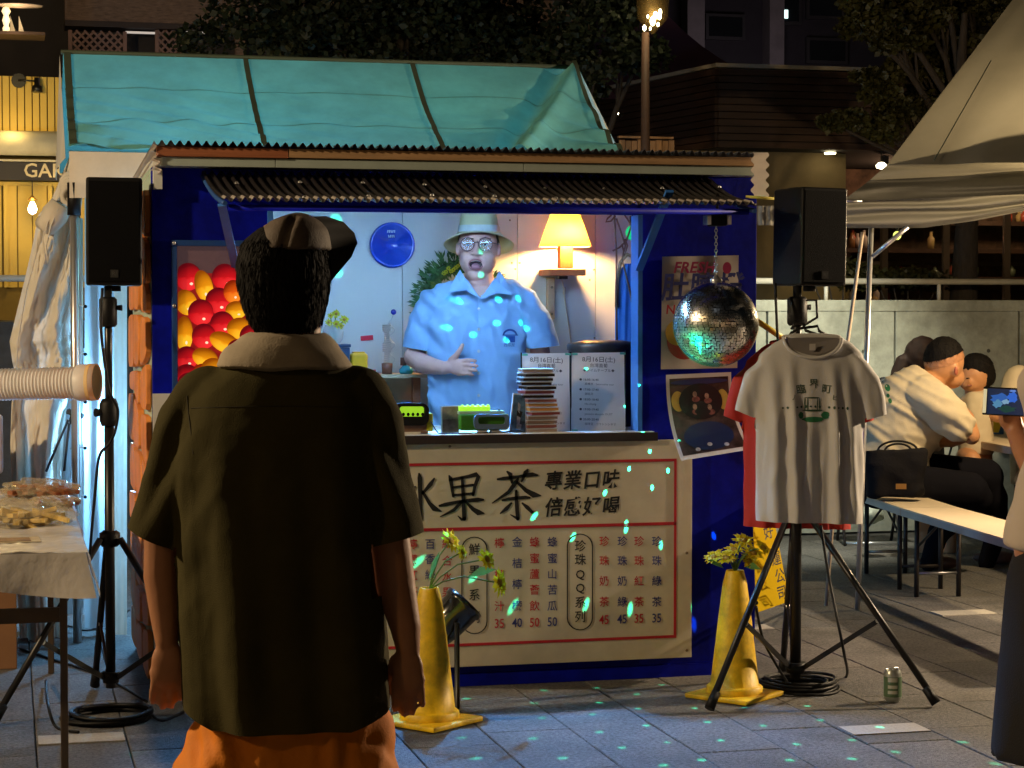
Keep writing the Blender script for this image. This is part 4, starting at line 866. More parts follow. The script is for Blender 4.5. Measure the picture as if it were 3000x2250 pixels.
cb_ = thing('lamp_cable', 'thin cream lamp cable hanging down the stall wall', 'cable', W(1672,1000)); MB().tube([W(1645,815,-.05), W(1652,845,-.02), W(1655,880,-.012), W(1663,930,-.012), W(1674,1010,-.012), W(1676,1200,-.012)], .003, 6).build('cable', pm('cream_cable', (.55,.45,.33), .5), cb_)
MB().obox(W(1653,852,-.018), .012, .012, .035).build('switch', pm('cream_cable', (.55,.45,.33)), cb_, bevel=.003)
# corner by the right jamb: wire tangle, green bulb, blue hanging cloth
gb = thing('green_bulb', 'glowing green bulb hanging in the top right corner of the hatch', 'lamp', PY(1853,682,FY+.5)); gc = PY(1853,682,FY+.5)
MB().ell(gc, .03,.03,.032, 16, 12).build('bulb', pm('green_glass', (.02,.5,.16), .12, emit=(.0,.50,.16), es=.8, coat=.5), gb); MB().tube([gc+V((0,0,.03)), gc+V((0,0,.07))], .013, 10).build('socket', black_pl, gb); MB().tube([gc+V((0,0,.07)), (gc.x, gc.y, 1.97)], .004, 5).build('cord', black_pl, gb)
wt = thing('wire_tangle', 'brown garland wires looping down the right side of the hatch', 'wires', PY(1815,900,FY+.45)); wm = pm('brown_wire', (.16,.08,.05), .6)
for pts in ([(1800,622),(1802,680),(1806,740),(1806,800),(1806,900),(1808,1000)], [(1806,640),(1822,690),(1832,720),(1822,760),(1830,790),(1845,850),(1856,915)], [(1797,625),(1780,640),(1775,650),(1790,648),(1803,632)], [(1795,735),(1815,725),(1835,705),(1850,660),(1830,630)], [(1868,790),(1862,830),(1866,870),(1858,915)], [(1822,715),(1830,750),(1838,720),(1830,700)]):
    MB().tube([PY(a, b, FY+.45) for a, b in pts], .004, 6).build('wire', wm, wt)
bc = thing('blue_cloth_bag', 'blue cloth bag with tan arched handle hanging by the right jamb', 'bag', PY(1845,1000,FY+.62)); 
MB().grid(lambda u, v: PY(1842+40*min(1,(v*5+.1))**.6*(2*u-1), 772+270*v, FY+.62-.03*sin(u*3.14)+.004*sin(u*26+v*3)), 20, 24).build('cloth', pm('blue_cloth', (.06,.26,.85), .8, var=.12), bc, fix=False)
MB().tube([PY(1806,900,FY+.6), PY(1808,820,FY+.6), PY(1818,768,FY+.6), PY(1838,745,FY+.6), PY(1858,755,FY+.6), PY(1872,790,FY+.6)], .008, 8).build('handle', pm('tan_strap', (.5,.32,.2), .7), bc)

# ================================================================ things on the counter
CT = lambda px, dy: V((PY(px, 1270, FY+dy).x, FY+dy, CZ))
ck = thing('black_drum', 'large black round lidded drum at the right end of the counter', 'cooker', CT(1770,.40))
q = CT(1768,.40); r = .152; ht = PY(1768,1008,FY+.26).z-CZ
MB().lathe([(r*.9,0),(r*.96,.02),(r*.96,ht-.03),(r,ht-.028),(r,ht-.008),(r*.97,ht),(r*.5,ht+.012),(0,ht+.014)], q+V((0,0,.001)), 44, sq=.95).build('drum', pm('satin_black', (.012,.013,.018), .38, var=.2), ck)
bn = thing('schedule_binder', 'opened white two-page schedule in a clear stand on the counter', 'binder', CT(1680,.06)); paper = pm('white_paper', (.80,.80,.80), .45, var=.02, trans=.55); ink = pm('grey_ink', (.05,.05,.06), .6)
def page(x0, x1, y0, y1, dl, dr):
    a, b, c2, d2 = PY(x0,y0,FY+dl+.12), PY(x1,y0-2,FY+dr+.12), PY(x1,y1+2,FY+dr), PY(x0,y1-8,FY+dl)
    MB().grid(lambda u, v: (a*(1-u)+b*u)*(1-v)+(d2*(1-u)+c2*u)*v+V((0,-.004*sin(pi*u),0)), 10, 8).build('page', paper, bn, fix=False)
    for p0, p1 in ((a, d2), (b, c2)): MB().bar(p0+V((0,.004,.003)), p1+V((0,.004,-.003)), .006, .008).build('stand_edge', black_pl, bn)
    return lambda u, v: (a*(1-u)+b*u)*(1-v)+(d2*(1-u)+c2*u)*v+V((0,-.008,0))
pl_, pr_ = page(1528,1671,1036,1268,.10,.07), page(1673,1832,1034,1272,.07,.03)
for pg in (pl_, pr_):
    ax_ = (pg(1,.5)-pg(0,.5)); az_ = (pg(.5,0)-pg(.5,1))
    for s, size, v in (('8月16日(土)', .026, .09), ('台湾直蔔', .018, .165), ('◆タイムテーブル◆', .014, .225)): text(s, size, pg(.5,v), ax_, az_, ink, bn, bold=.006)
    for i, (s1, s2) in enumerate((('16:00-16:40', '高橋京 · Satoroshia tour'), ('17:00-17:40', '謝銘文'), ('18:00-18:40', 'Ho-chung'), ('19:00-19:40', 'yonawo akoustic DUET'), ('20:00-20:40', '珈琲豆 · ゴラトンシネマ'))):
        v = .34+.125*i; text('● '+s1, .013, pg(.14,v), ax_, az_, ink, bn, bold=.01, align='LEFT'); text(s2, .0115, pg(.24,v+.055), ax_, az_, ink, bn, align='LEFT')
    for u, v in ((.06,.015),(.94,.015),(.06,.985),(.94,.985)): MB().obox(pg(u,v), .022, .002, .008, ax_, (0,1,0)).build('tape', pm('green_tape', (.1,.5,.35), .5), bn)
cds = [(1575,-3,'g'),(1577,2,'k'),(1574,-1,'k'),(1571,-3,'k'),(1581,3,'k'),(1577,1,'r'),(1576,-1,'k'),(1582,3,'m'),(1585,2,'o'),(1587,4,'o'),(1590,6,'r'),(1586,1,'b'),(1585,0,'b'),(1584,0,'m'),(1584,1,'g')]
cmats = {'g': pm('cd_grey', (.38,.30,.26), .3), 'k': pm('cd_black', (.02,.012,.012), .25), 'r': pm('cd_red', (.22,.04,.035), .3), 'm': pm('cd_maroon', (.30,.10,.08), .3), 'o': pm('cd_orange', (.55,.26,.06), .3), 'b': pm('cd_brown', (.28,.19,.15), .3)}
zc = CZ+.001; hh = .0165
desc = {'g': 'grey', 'k': 'black', 'r': 'dark red', 'm': 'maroon', 'o': 'orange', 'b': 'brown'}
ordn = ('top', 'second', 'third', 'fourth', 'fifth', 'sixth', 'seventh', 'eighth', 'ninth', 'tenth', 'eleventh', 'twelfth', 'thirteenth', 'fourteenth', 'bottom')
for i, (px, sk, m) in enumerate(cds[::-1]):
    q = PY(px, 1200, FY+.02); an = R(sk*1.3); ax_ = (cos(an), sin(an), 0); ay_ = (-sin(an), cos(an), 0); z = zc+hh*i
    o = thing('cd_case', '%s-spined CD case, %s in the tall stack on the counter' % (desc[m], ordn[14-i]), 'CD case', (q.x, FY+.05, z), 'CD cases stacked on the counter')
    MB().obox((q.x, FY+.055, z+hh*.40), .118, .11, hh*.58, ax_, ay_).build('spine_insert', cmats[m], o)
    MB().obox((q.x, FY+.055, z+hh*.84), .122, .116, hh*.16, ax_, ay_).build('lid', pm('clear_plastic_edge', (.62,.64,.66), .15), o)
def upright(nm, label, pts, d, mats, cat='CD case'):
    o = thing(nm, label, cat, PY(pts[3][0], pts[3][1], FY+d)); P4 = [PY(x, y, FY+d+(.015 if k < 2 else 0)) for k, (x, y) in enumerate(pts)]
    MB().poly(P4, (0,.010,0)).build('case', pm('clear_plastic_edge', (.62,.64,.66), .15), o)
    f = lambda u, v: ((P4[0]*(1-u)+P4[1]*u)*(1-v)+(P4[3]*(1-u)+P4[2]*u)*v)+V((0,-.0015,0)); return o, f
o, f = upright('upright_cd', 'brown photo-cover CD case standing between the two players', [(1293,1190),(1346,1188),(1345,1269),(1294,1270)], .03, None)
MB().grid(lambda u, v: f(.05+.9*u, .04+.92*v), 6, 8).build('cover', pm('photo_cover', (.14,.10,.08), .3, var=.9, sc=30), o, fix=False); MB().grid(lambda u, v: f(.05+.9*u, .04+.45*v)+V((0,-.001,0)), 6, 4).build('cover_top', pm('photo_cover_top', (.26,.24,.18), .3, var=.4, sc=25), o, fix=False)
o, f = upright('leaning_cd', 'blue and black picture CD leaning against the left of the CD stack', [(1504,1152),(1541,1156),(1541,1274),(1492,1268)], .02, None)
MB().grid(lambda u, v: f(.06+.88*u, .03+.94*v), 6, 8).build('cover', pm('blue_cover', (.06,.13,.20), .3, var=.9, sc=26), o, fix=False)
for k, (u, v, w_, h_) in enumerate(((.5,.35,.10,.14),(.55,.5,.2,.1),(.5,.66,.12,.12),(.55,.82,.16,.1))): MB().poly([f(u-w_,v-h_)+V((0,-.002,0)), f(u+w_,v-h_*.6)+V((0,-.002,0)), f(u+w_*.5,v+h_)+V((0,-.002,0)), f(u-w_,v+h_*.5)+V((0,-.002,0))]).build('cover_figure', pm('pale_print', (.5,.5,.55)) if k != 1 else blk_i, o, fix=False)
# two toy cassette players
def rrect(cx, cy, w_, h_, r, d, n=6):
    out = []
    for (sx, sy, a0_) in ((1,1,0),(-1,1,90),(-1,-1,180),(1,-1,270)):
        for k in range(n+1):
            a = R(a0_+90*k/n); out.append(PY(cx+sx*(w_-r)+r*cos(a), cy-(sy*(h_-r)+r*sin(a)), FY+d))
    return out
def ringmesh(o_, i_, th):
    n = len(o_); th = V(th); v = o_+i_+[p+th for p in o_]+[p+th for p in i_]; fs = []
    for k in range(n):
        j = (k+1) % n; fs += [(k, j, n+j, n+k), (2*n+k, 3*n+k, 3*n+j, 2*n+j), (k, 2*n+k, 2*n+j, j), (n+k, n+j, 3*n+j, 3*n+k)]
    return MB().add(v, fs)
lime = pm('lime_plastic', (.22,.55,.02), .35, emit=(.22,.6,.02), es=.15); limeL = pm('lime_backlight', (.45,.85,.05), .4, emit=(.42,.85,.03), es=.55); greyb = pm('grey_blue_plastic', (.10,.16,.26), .35)
p1 = thing('cassette_player', 'toy player with upright black frame and lit lime window on the counter', 'music player', CT(1210,.0)); 
ringmesh(rrect(1205,1214,52,33,22,-.012), rrect(1208,1206,37,15,8,-.012), (0,.03,0)).build('front_frame', black_pl, p1)
MB().poly(rrect(1208,1206,38,16,8,.012)).build('lit_window', limeL, p1, fix=False)
for k in range(5): MB().ell(PY(1182+14*k,1214,FY+.006), .006,.004,.007, 8, 6).build('button', black_pl, p1)
MB().box((PY(1170,1240,FY).x, FY+.0, CZ+.003), (PY(1255,1240,FY).x, FY+.07, PY(1200,1238,FY).z)).build('body', pm('brown_plastic', (.20,.12,.08), .4), p1, bevel=.005)
MB().box((PY(1250,1240,FY).x, FY-.004, CZ+.012), (PY(1268,1240,FY).x, FY+.075, PY(1200,1212,FY).z)).build('side_cheek', pm('olive_plastic', (.45,.48,.02), .4), p1, bevel=.004)
MB().box((PY(1178,1240,FY).x, FY-.003, CZ+.001), (PY(1232,1240,FY).x, FY+.002, CZ+.010)).build('label_strip', white_p, p1)
p2_ = thing('cassette_player', 'toy player with lime body and grey-blue rounded front frame on the counter', 'music player', CT(1420,.0))
MB().box((PY(1348,1240,FY).x, FY+.0, CZ+.012), (PY(1490,1240,FY).x, FY+.075, PY(1400,1214,FY).z)).build('body', pm('green_plastic', (.05,.22,.02), .35), p2_, bevel=.008)
MB().box((PY(1346,1240,FY).x, FY+.01, PY(1400,1213,FY).z), (PY(1480,1240,FY).x, FY+.07, PY(1400,1205,FY).z)).build('top_band', pm('pale_mint', (.45,.62,.5), .4), p2_)
a = PY(1400,1205,FY).z; MB().box((PY(1350,1200,FY).x, FY+.02, a+.0005), (PY(1440,1200,FY).x, FY+.06, a+.018)).build('cassette_tray', limeL, p2_, bevel=.003)
for k in range(6): MB().ell(V((PY(1360+15*k,1200,FY).x, FY+.03, a+.02)), .007,.007,.005, 8, 5).build('key', limeL, p2_)
MB().ell(PY(1462,1204,FY+.02), .007,.007,.009, 8, 6).build('knob', blk_i, p2_)
ringmesh(rrect(1441,1236,52,22,14,-.014), rrect(1441,1232,40,11,8,-.014), (0,.02,0)).build('front_frame', greyb, p2_); MB().poly(rrect(1441,1232,41,12,8,.003)).build('window', blk_i, p2_, fix=False)
for x0 in (1402, 1440): MB().box((PY(x0,1260,FY).x, FY-.008, CZ+.001), (PY(x0+26,1260,FY).x, FY+.03, CZ+.011)).build('foot_label', white_p, p2_)
wc = thing('earphone_wire', 'thin dark wire looping along the counter between the players', 'wire', CT(1300,.0)); MB().tube([CT(1262,-.01)+V((0,0,.05)), CT(1275,-.015)+V((0,0,.02)), CT(1285,-.02)+V((0,0,.004)), CT(1320,-.02)+V((0,0,.003)), CT(1380,-.018)+V((0,0,.003)), CT(1480,-.02)+V((0,0,.006)), CT(1520,-.02)+V((0,0,.012)), CT(1535,-.012)+V((0,0,.003))], .0025, 6).build('wire', black_pl, wc)
# ================================================================ loudspeakers on stands
def stand(label, base, hub, top, feet, rad=.018, tilt=None):
    t = thing('speaker_stand', label, 'speaker stand', base, 'tripod speaker stands')
    b = V(base); MB().tube([b+V((0,0,.06)), b+V((0,0,(hub+top)/2))], rad, 14).build('lower_pole', black_mt, t)
    MB().tube([b+V((0,0,(hub+top)/2-.03)), b+V((0,0,top))], rad*.78, 14).build('upper_pole', pm('dark_grey_metal', (.03,.03,.03), .3, .5), t)
    MB().lathe([(rad*1.5,-.05),(rad*1.9,-.03),(rad*1.9,.03),(rad*1.4,.05)], b+V((0,0,(hub+top)/2)), 14).build('collar', black_pl, t)
    MB().lathe([(rad*1.4,-.05),(rad*1.8,-.04),(rad*1.8,.05),(rad*1.3,.06)], b+V((0,0,top-.1)), 14).build('top_collar', black_pl, t)
    MB().tube([b+V((0,0,top-.08)), b+V((.05,-.01,top-.08))], [.006,.011], 8).build('knob', black_pl, t)
    MB().tube([b+V((0,0,(hub+top)/2)), b+V((-.05,-.02,(hub+top)/2))], [.008,.016], 8).build('knob', black_pl, t)
    MB().lathe([(rad*1.6,-.03),(rad*2.1,-.02),(rad*2.1,.02),(rad*1.3,.03)], b+V((0,0,hub)), 14).build('hub', black_pl, t)
    MB().lathe([(rad*1.6,-.02),(rad*1.9,.02)], b+V((0,0,.10)), 14).build('foot_collar', black_pl, t)
    for f in feet:
        f = V(f); d = (f-b); d.z = 0; dn = d.normalized(); h0 = b+dn*.045+V((0,0,hub))
        lg = MB().tube([h0, f+V((0,0,.02))], .0125, 10).build('leg', black_mt, t)
        MB().tube([f+(h0-f).normalized()*.07+V((0,0,.012)), f+V((0,0,.014))], [.016,.019], 10).build('rubber_foot', black_pl, lg)
        m = h0+(f-h0)*.56; MB().bar(b+dn*.03+V((0,0,.10)), m, .008, .018).build('brace', black_mt, t)
        MB().lathe([(.01,-.008),(.01,.008)], m, 8, axis=dn.cross(V((0,0,1)))).build('bolt', steel, t)
    return t
c1 = G(325, 2062); zt1 = D(325, 838, (c1-CAM).dot(FWD)).z
stand('black tripod speaker stand left of the stall, behind the folding table', c1, D(325,1575,(c1-CAM).dot(FWD)).z, zt1, [G(-18,2128), G(655,2092), G(278,2018)])
c2 = G(2330, 2032); d2_ = (c2-CAM).dot(FWD); zt2_ = D(2330, 838, d2_).z
stand('black tripod speaker stand carrying the hung T-shirts on the right', c2, D(2330,1500,d2_).z, zt2_, [G(2078,2088), G(2743,2072), G(2292,1985)], .021)
def speaker(label, c, w_, h_, dp, ax):
    t = thing('loudspeaker', label, 'loudspeaker', V(c)-V((0,0,h_/2)), 'loudspeakers on stands'); ax = V(ax).normalized(); ay = V((0,0,1)).cross(ax); c = V(c)
    MB().obox(c, w_, dp, h_, ax, ay).build('cabinet', black_pl, t, bevel=.012, seg=3)
    f = c-ay*(dp/2+.002); MB().obox(f, w_*.9, .006, h_*.93, ax, ay).build('grille', pm('speaker_grille', (.004,.004,.0045), .8, bump=.4, bsc=500, spec=.08), t, bevel=.002)
    MB().obox(f-ay*.004+V((0,0,-h_*.39))+ax*(w_*.0), .028, .003, .028, ax, ay).build('badge', pm('badge_grey', (.03,.03,.03), .4), t)
    text('R/', .02, f-ay*.0065+V((0,0,-h_*.39)), ax, (0,0,1), pm('badge_print', (.09,.09,.09), .4), t)
    MB().tube([c+V((0,0,-h_/2-.02)), c+V((0,0,-h_/2+.01))], .024, 14).build('pole_cup', black_pl, t)
    for s in (-1, 1): MB().obox(c+ax*(s*w_*.3)+V((0,0,h_/2+.001)), .03, .06, .004, ax, ay).build('top_insert', pm('dark_grey_metal', (.03,.03,.03)), t)
    return t
s1 = G(325,2062); dd = (s1-CAM).dot(FWD); a, b = D(250,525,dd), D(418,838,dd)
speaker('black loudspeaker on the left stand in front of the tent curtain', (D(334,681,dd)), (b.x-a.x), a.z-b.z, .20, RGT+FWD*.20)
a, b = D(2300,552,d2_-.05), D(2462,838,d2_-.05); sp_c = D(2372,696,d2_); 
speaker('black loudspeaker on the right stand above the grey T-shirt', sp_c, .196, a.z-b.z, .22, (RGT*.93+FWD*.37))
MB_c = lambda pts, r, name, label, cat='cable': None
def cable(label, pts, r=.0055, loops=None):
    o = thing('cable', label, 'cable', pts[0] if pts else loops[0], 'black audio cables'); 
    if pts:
        P_ = [V(p) for p in pts]; out = []
        for i in range(len(P_)-1):
            p0, p1, p2, p3 = P_[max(i-1,0)], P_[i], P_[i+1], P_[min(i+2,len(P_)-1)]
            for k in range(8):
                t = k/8; out.append(.5*((2*p1)+(p2-p0)*t+(2*p0-5*p1+4*p2-p3)*t*t+(3*p1-p0-3*p2+p3)*t**3))
        out.append(P_[-1]); MB().tube(out, r, 7).build('cable_run', black_pl, o)
    if loops:
        c, R0, n, sd = loops; rn = random.Random(sd)
        for k in range(n):
            r0 = R0*rn.uniform(.86,1.05); ox, oy, z = rn.uniform(-.015,.015), rn.uniform(-.015,.015), .007+.008*(k//2); ph = rn.uniform(0, 6)
            MB().tube([V(c)+V((ox+r0*cos(t*pi/20)*(1+.03*sin(3*t*pi/20+ph)), oy+r0*sin(t*pi/20), z+.003*sin(2*t*pi/20+ph))) for t in range(41)], .006, 7).build('loop', black_pl, o)
    return o
cable('coiled black cable on the paving under the left speaker stand', [G(330,2110)+V((.14,0,.01)), G(480,2115)+V((0,0,.006)), G(560,2080)+V((0,0,.006))], loops=(G(322,2108), .150, 8, 1))
cable('coiled black cable on the paving under the right speaker stand', [G(2335,2015)+V((.13,0,.01)), G(2480,1985)+V((0,0,.006)), D(2470,1900,7.5), D(2430,1700,7.55), D(2405,1540,7.6)], loops=(G(2335,2018), .140, 9, 2))
cable('black cable drooping from the left loudspeaker along its pole', [D(300,845,7.4), D(296,960,7.36), D(308,1070,7.36), D(322,1150,7.36), D(345,1200,7.38), D(338,1260,7.38), D(320,1300,7.36), D(290,1340,7.36), D(278,1450,7.38), D(268,1560,7.4), D(262,1640,7.45)])
cable('black cable hanging below the right loudspeaker', [D(2271,830,7.65), D(2274,900,7.62), D(2278,985,7.62), D(2285,1060,7.66)])
cable('flat black cable trailing over the paving below the left stand legs', [G(60,1905)+V((0,0,.006)), G(150,1935)+V((0,0,.006)), G(260,1970)+V((0,0,.006)), G(330,2000)+V((0,0,.006)), G(430,2060)+V((0,0,.006))])
cable('black cable hanging in a loop under the folding table', [G(135,2010)+V((0,0,.02)), D(140,2060,7.2), G(165,2135)+V((0,0,.006)), G(230,2150)+V((0,0,.006))])
cable('thin dark cables strewn on the blue-lit floor under the tent', [G(60,1850)+V((0,0,.005)), G(180,1835)+V((0,0,.005)), G(250,1850)+V((0,0,.005)), G(300,1835)+V((0,0,.005)), G(380,1790)+V((0,0,.005))], .004)
cable('two-strand black cable under the right stand by the yellow sign', [D(2215,1775,7.75), D(2235,1870,7.75), D(2270,1940,7.75), G(2310,2010)+V((0,0,.008))])

# ================================================================ T-shirts on the right stand
from mathutils.bvhtree import BVHTree
def oring(c, ax, ay, rx, ry, n=28, p=2.0):
    out = []
    for k in range(n):
        a = 2*pi*k/n; ca, sa = cos(a), sin(a)
        out.append(V(c)+V(ax)*(math.copysign(abs(ca)**(2/p), ca)*rx)+V(ay)*(math.copysign(abs(sa)**(2/p), sa)*ry))
    return out
SAX = RGT*.985+FWD*.05; SAX.normalize(); SAY = V((0,0,1)).cross(SAX)
def tshirt(nm, label, d, ox, oy, mat, prints=False, colr=None):
    t = thing(nm, label, 'T-shirt', D(2380+ox, 1500+oy, d)); mb = MB(); s = d/6000
    Q = lambda x, y, e=0: D(x+ox, y+oy, d)+SAY*e
    def rg(y, x0, x1, ry, e=0, p=2.6): return oring(Q((x0+x1)/2, y, e), SAX, SAY, (x1-x0)/2*s, ry, 30, p)
    mb.loft([rg(1575,2214,2522,.050), rg(1450,2212,2524,.055), rg(1300,2212,2525,.055), rg(1180,2214,2526,.055), rg(1090,2210,2532,.05), rg(1040,2222,2530,.042), rg(1005,2262,2496,.032), rg(984,2300,2462,.022)])
    sl = [((2222,1075), .055, .040), ((2205,1130), .052, .036), ((2190,1180), .050, .032), ((2183,1218), .047, .030), ((2176,1260), .047, .030)]
    def sleeve(pts, sg):
        rings = []
        for (x, y), rx, ry in pts:
            axd = (SAX*.92+V((0,0,-.38*sg*-1))).normalized(); rings.append(oring(Q(x, y, 0), axd, SAY, rx, ry, 20, 2.4))
        mb.loft(rings)
    sleeve([((2252,1050),.05,.032)]+sl, 1)
    sleeve([((2505,1045),.05,.032),((2535,1090),.055,.036),((2552,1150),.055,.036),((2560,1205),.052,.036),((2562,1225),.048,.034),((2566,1270),.048,.034)], -1)
    def fold(co, n):
        loc = (co-Q(2370,1000)); x = loc.dot(SAX)/s; z = -loc.z/s
        k = min(1, max(0, (z-50)/220)); xx = x+6*noise.noise((z*.006, 3, 0))
        w_ = k*sum(h_*math.exp(-((xx-c_-z*sl_)/wd_)**2) for c_, wd_, h_, sl_ in ((-112,20,.030,.02),(-62,17,.034,.03),(-8,26,.012,.0),(62,16,.036,.02),(104,17,.030,.03),(140,14,.016,.02)))
        w_ += .006*k*(1-2*abs(noise.noise((x*.03, z*.008, 5))))
        return (w_*max(0, -n.dot(SAY)) if n.dot(SAY) < 0 else -w_*.5*n.dot(SAY))+.0035*noise.noise((co.x*18, co.y*18, co.z*9))
    me = solid(mb, .009, 5, fold)
    cut(me, Q(2370,1528), V((-.03,0,-1)), lambda c: (c-Q(2370,1400)).z < 0); cut(me, Q(2185,1214), (V((0,0,-1))-SAX*.42).normalized(), lambda c: (c-Q(2206,1100)).dot(SAX) < 0); cut(me, Q(2560,1222), (V((0,0,-1))+SAX*.25).normalized(), lambda c: (c-Q(2534,1100)).dot(SAX) > 0)
    bodyo = obj('shirt_body', me, mat, t)
    rim = [Q(2376+84*cos(a), 990+ (58 if sin(a) > 0 else 8)*sin(a), -.034+(.030 if sin(a) < 0 else -.012*sin(a))) for a in [2*pi*k/28 for k in range(29)]]
    MB().tube(rim, .0075, 6).build('collar', mat, t)
    cc = Q(2376,1004,-.031); MB().add([cc]+[Q(2376+78*cos(2*pi*k/28), 992+(46 if sin(2*pi*k/28) > 0 else 4)*sin(2*pi*k/28), -.036-(.012*sin(2*pi*k/28) if sin(2*pi*k/28) > 0 else 0)) for k in range(28)], [(0, 1+k, 1+(k+1)%28) for k in range(28)]).build('neck_shade', colr or blk_i, t, fix=False)  # dark sheet across the collar stands for shade inside the neck
    MB().obox(Q(2372,1016,-.052), .022, .002, .024, SAX, SAY).build('size_label', pm('label_white', (.5,.47,.44), .6), t)
    if prints:
        bv = BVHTree.FromPolygons([v.co for v in me.vertices], [p.vertices for p in me.polygons])
        def hug(o):
            for v in o.data.vertices:
                p0 = v.co-SAY*.3; h = bv.ray_cast(p0, SAY)
                if h[0]: v.co = h[0]-SAY*.0018
        dg_ = pm('dark_green_print', (.03,.07,.04), .7); gg = pm('green_print', (.02,.16,.06), .7)
        for ch, x, y, an in (('臨',2337,1140,.12),('界',2375,1124,0),('町',2412,1139,-.12),('ノ',2315,1163,.2),('ヒ',2434,1164,-.2)):
            hug(text(ch, .036 if x in (2337,2375,2412) else .022, Q(x, y, -.1), SAX+V((0,0,an)), V((0,0,1))-SAX*an, dg_, t, bold=.008))
        def pblob(cx, cy, rx, ry, m):
            n_ = 26; pts = [Q(cx+rx*cos(2*pi*k/n_)*(1+.1*sin(5*k)), cy+ry*sin(2*pi*k/n_), -.1) for k in range(n_)]
            rows = MB(); rows.add([Q(cx, cy, -.1)]+[Q(cx+(rx*.5)*cos(2*pi*k/n_), cy+ry*.5*sin(2*pi*k/n_), -.1) for k in range(n_)]+pts, [(0,1+k,1+(k+1)%n_) for k in range(n_)]+[(1+k, 1+n_+k, 1+n_+(k+1)%n_, 1+(k+1)%n_) for k in range(n_)])
            hug(rows.build('printed_shape', m, t, fix=False))
        pblob(2372,1226,32,8,gg); pblob(2336,1214,8,10,gg); pblob(2408,1214,12,11,gg); pblob(2372,1200,30,3,dg_)
        for k in range(15):
            if k not in (2, 9): pblob(2284+13.5*k, 1188+abs(k-6)*.8, 3.2, 2.6+(k%3), dg_)
        for x in (2348, 2356, 2385, 2392): pblob(x,1182,1.6,20,dg_)
        pblob(2370,1163,22,2,dg_)
    return t
tshirt('red_tshirt', 'red T-shirt hanging behind the grey one on the right stand', 7.80, -36, 16, pm('red_cotton', (.42,.02,.012), .8, var=.1, bump=.1, bsc=200))
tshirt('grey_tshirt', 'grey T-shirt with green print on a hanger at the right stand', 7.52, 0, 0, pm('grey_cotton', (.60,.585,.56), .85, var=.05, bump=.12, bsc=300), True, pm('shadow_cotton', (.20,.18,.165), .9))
hg = thing('clothes_hanger', 'black clothes hanger on the right speaker stand pole', 'hanger', D(2340,960,7.55))
MB().tube([D(2318,965,7.56), D(2330,945,7.56), D(2352,950,7.56), D(2360,968,7.54), D(2410,985,7.53), D(2450,1000,7.53), D(2300,1000,7.53), D(2318,975,7.54), D(2345,962,7.54), D(2395,955,7.54), D(2400,970,7.54), D(2430,985,7.54)], .0055, 6).build('bar', black_mt, hg)
MB().tube([D(2362,880,7.6), D(2392,880,7.58), D(2394,930,7.56), D(2352,955,7.56)], .005, 6).build('hook', black_mt, hg)
yp = thing('yellow_pole', 'short yellow pole end behind the mirror ball and red T-shirt', 'pole', D(2250,960,8.1)); MB().tube([D(2195,925,8.1), D(2300,995,8.1)], .012, 10).build('pole', pm('yellow_metal', (.65,.50,.03), .4), yp)

# ================================================================ mirror ball
BC = PY(2097, 950, FY-.35); BR = .161
mbl = thing('mirror_ball', 'mirror-tiled disco ball hanging in front of the posters', 'mirror ball', BC)
MB().ell(BC, BR-.003, BR-.003, BR-.003, 40, 24).build('core', black_pl, mbl)
mt = MB(); rn = random.Random(5); tile = .0105; rows = int(pi*BR/tile)
for i in range(rows):
    ph = -pi/2+pi*(i+.5)/rows; n = max(3, int(2*pi*BR*cos(ph)/tile)); off = rn.random()
    for k in range(n):
        a = 2*pi*(k+off)/n; nn = V((cos(ph)*cos(a), cos(ph)*sin(a), sin(ph))); nn = (nn+V((rn.gauss(0,.007), rn.gauss(0,.007), rn.gauss(0,.007)))).normalized()
        u = V((-sin(a), cos(a), 0)); u = (u-nn*u.dot(nn)).normalized(); v = nn.cross(u); c = BC+nn*BR; hx = min(tile, 2*pi*BR*cos(ph)/n)*.46; hy = tile*.46
        mt.add([c-u*hx-v*hy, c+u*hx-v*hy, c+u*hx+v*hy, c-u*hx+v*hy], [(0,1,2,3)])
o = mt.build('mirror_tiles', pm('mirror', (.92,.91,.88), .23, 1, var=.02), mbl, fix=False); o['kind'] = 'stuff'
MB().lathe([(.022,0),(.024,.012),(.008,.022),(.006,.03)], BC+V((0,0,BR-.004)), 14).build('top_cap', chrome, mbl)
mo = PY(2101, 645, FY-.35); chz0, chz1 = BC.z+BR+.02, mo.z-.02; ch = MB(); nl = 15
for k in range(nl):
    z = chz0+(chz1-chz0)*(k+.5)/nl; e = (chz1-chz0)/nl*.62; ax = V((1,0,0)) if k % 2 else V((0,1,0))
    ch.tube([V((BC.x, BC.y, z))+ax*(.0055*cos(t*pi/5))+V((0,0,e*sin(t*pi/5))) for t in range(11)], .0016, 5)
ch.build('chain', chrome, mbl)
mr = thing('ball_motor', 'small black motor with silver ends holding the mirror ball chain', 'motor', mo)
MB().obox(mo, .055, .06, .045, RGT).build('motor_box', black_pl, mr, bevel=.003)
for s in (-1, 1): MB().obox(mo+RGT*(s*.038), .016, .05, .036, RGT).build('end_cap', chrome, mr, bevel=.002)
MB().tube([mo+V((0,0,.022)), (mo.x, mo.y, mo.z+.10)], .006, 8).build('hanging_rod', black_mt, mr)

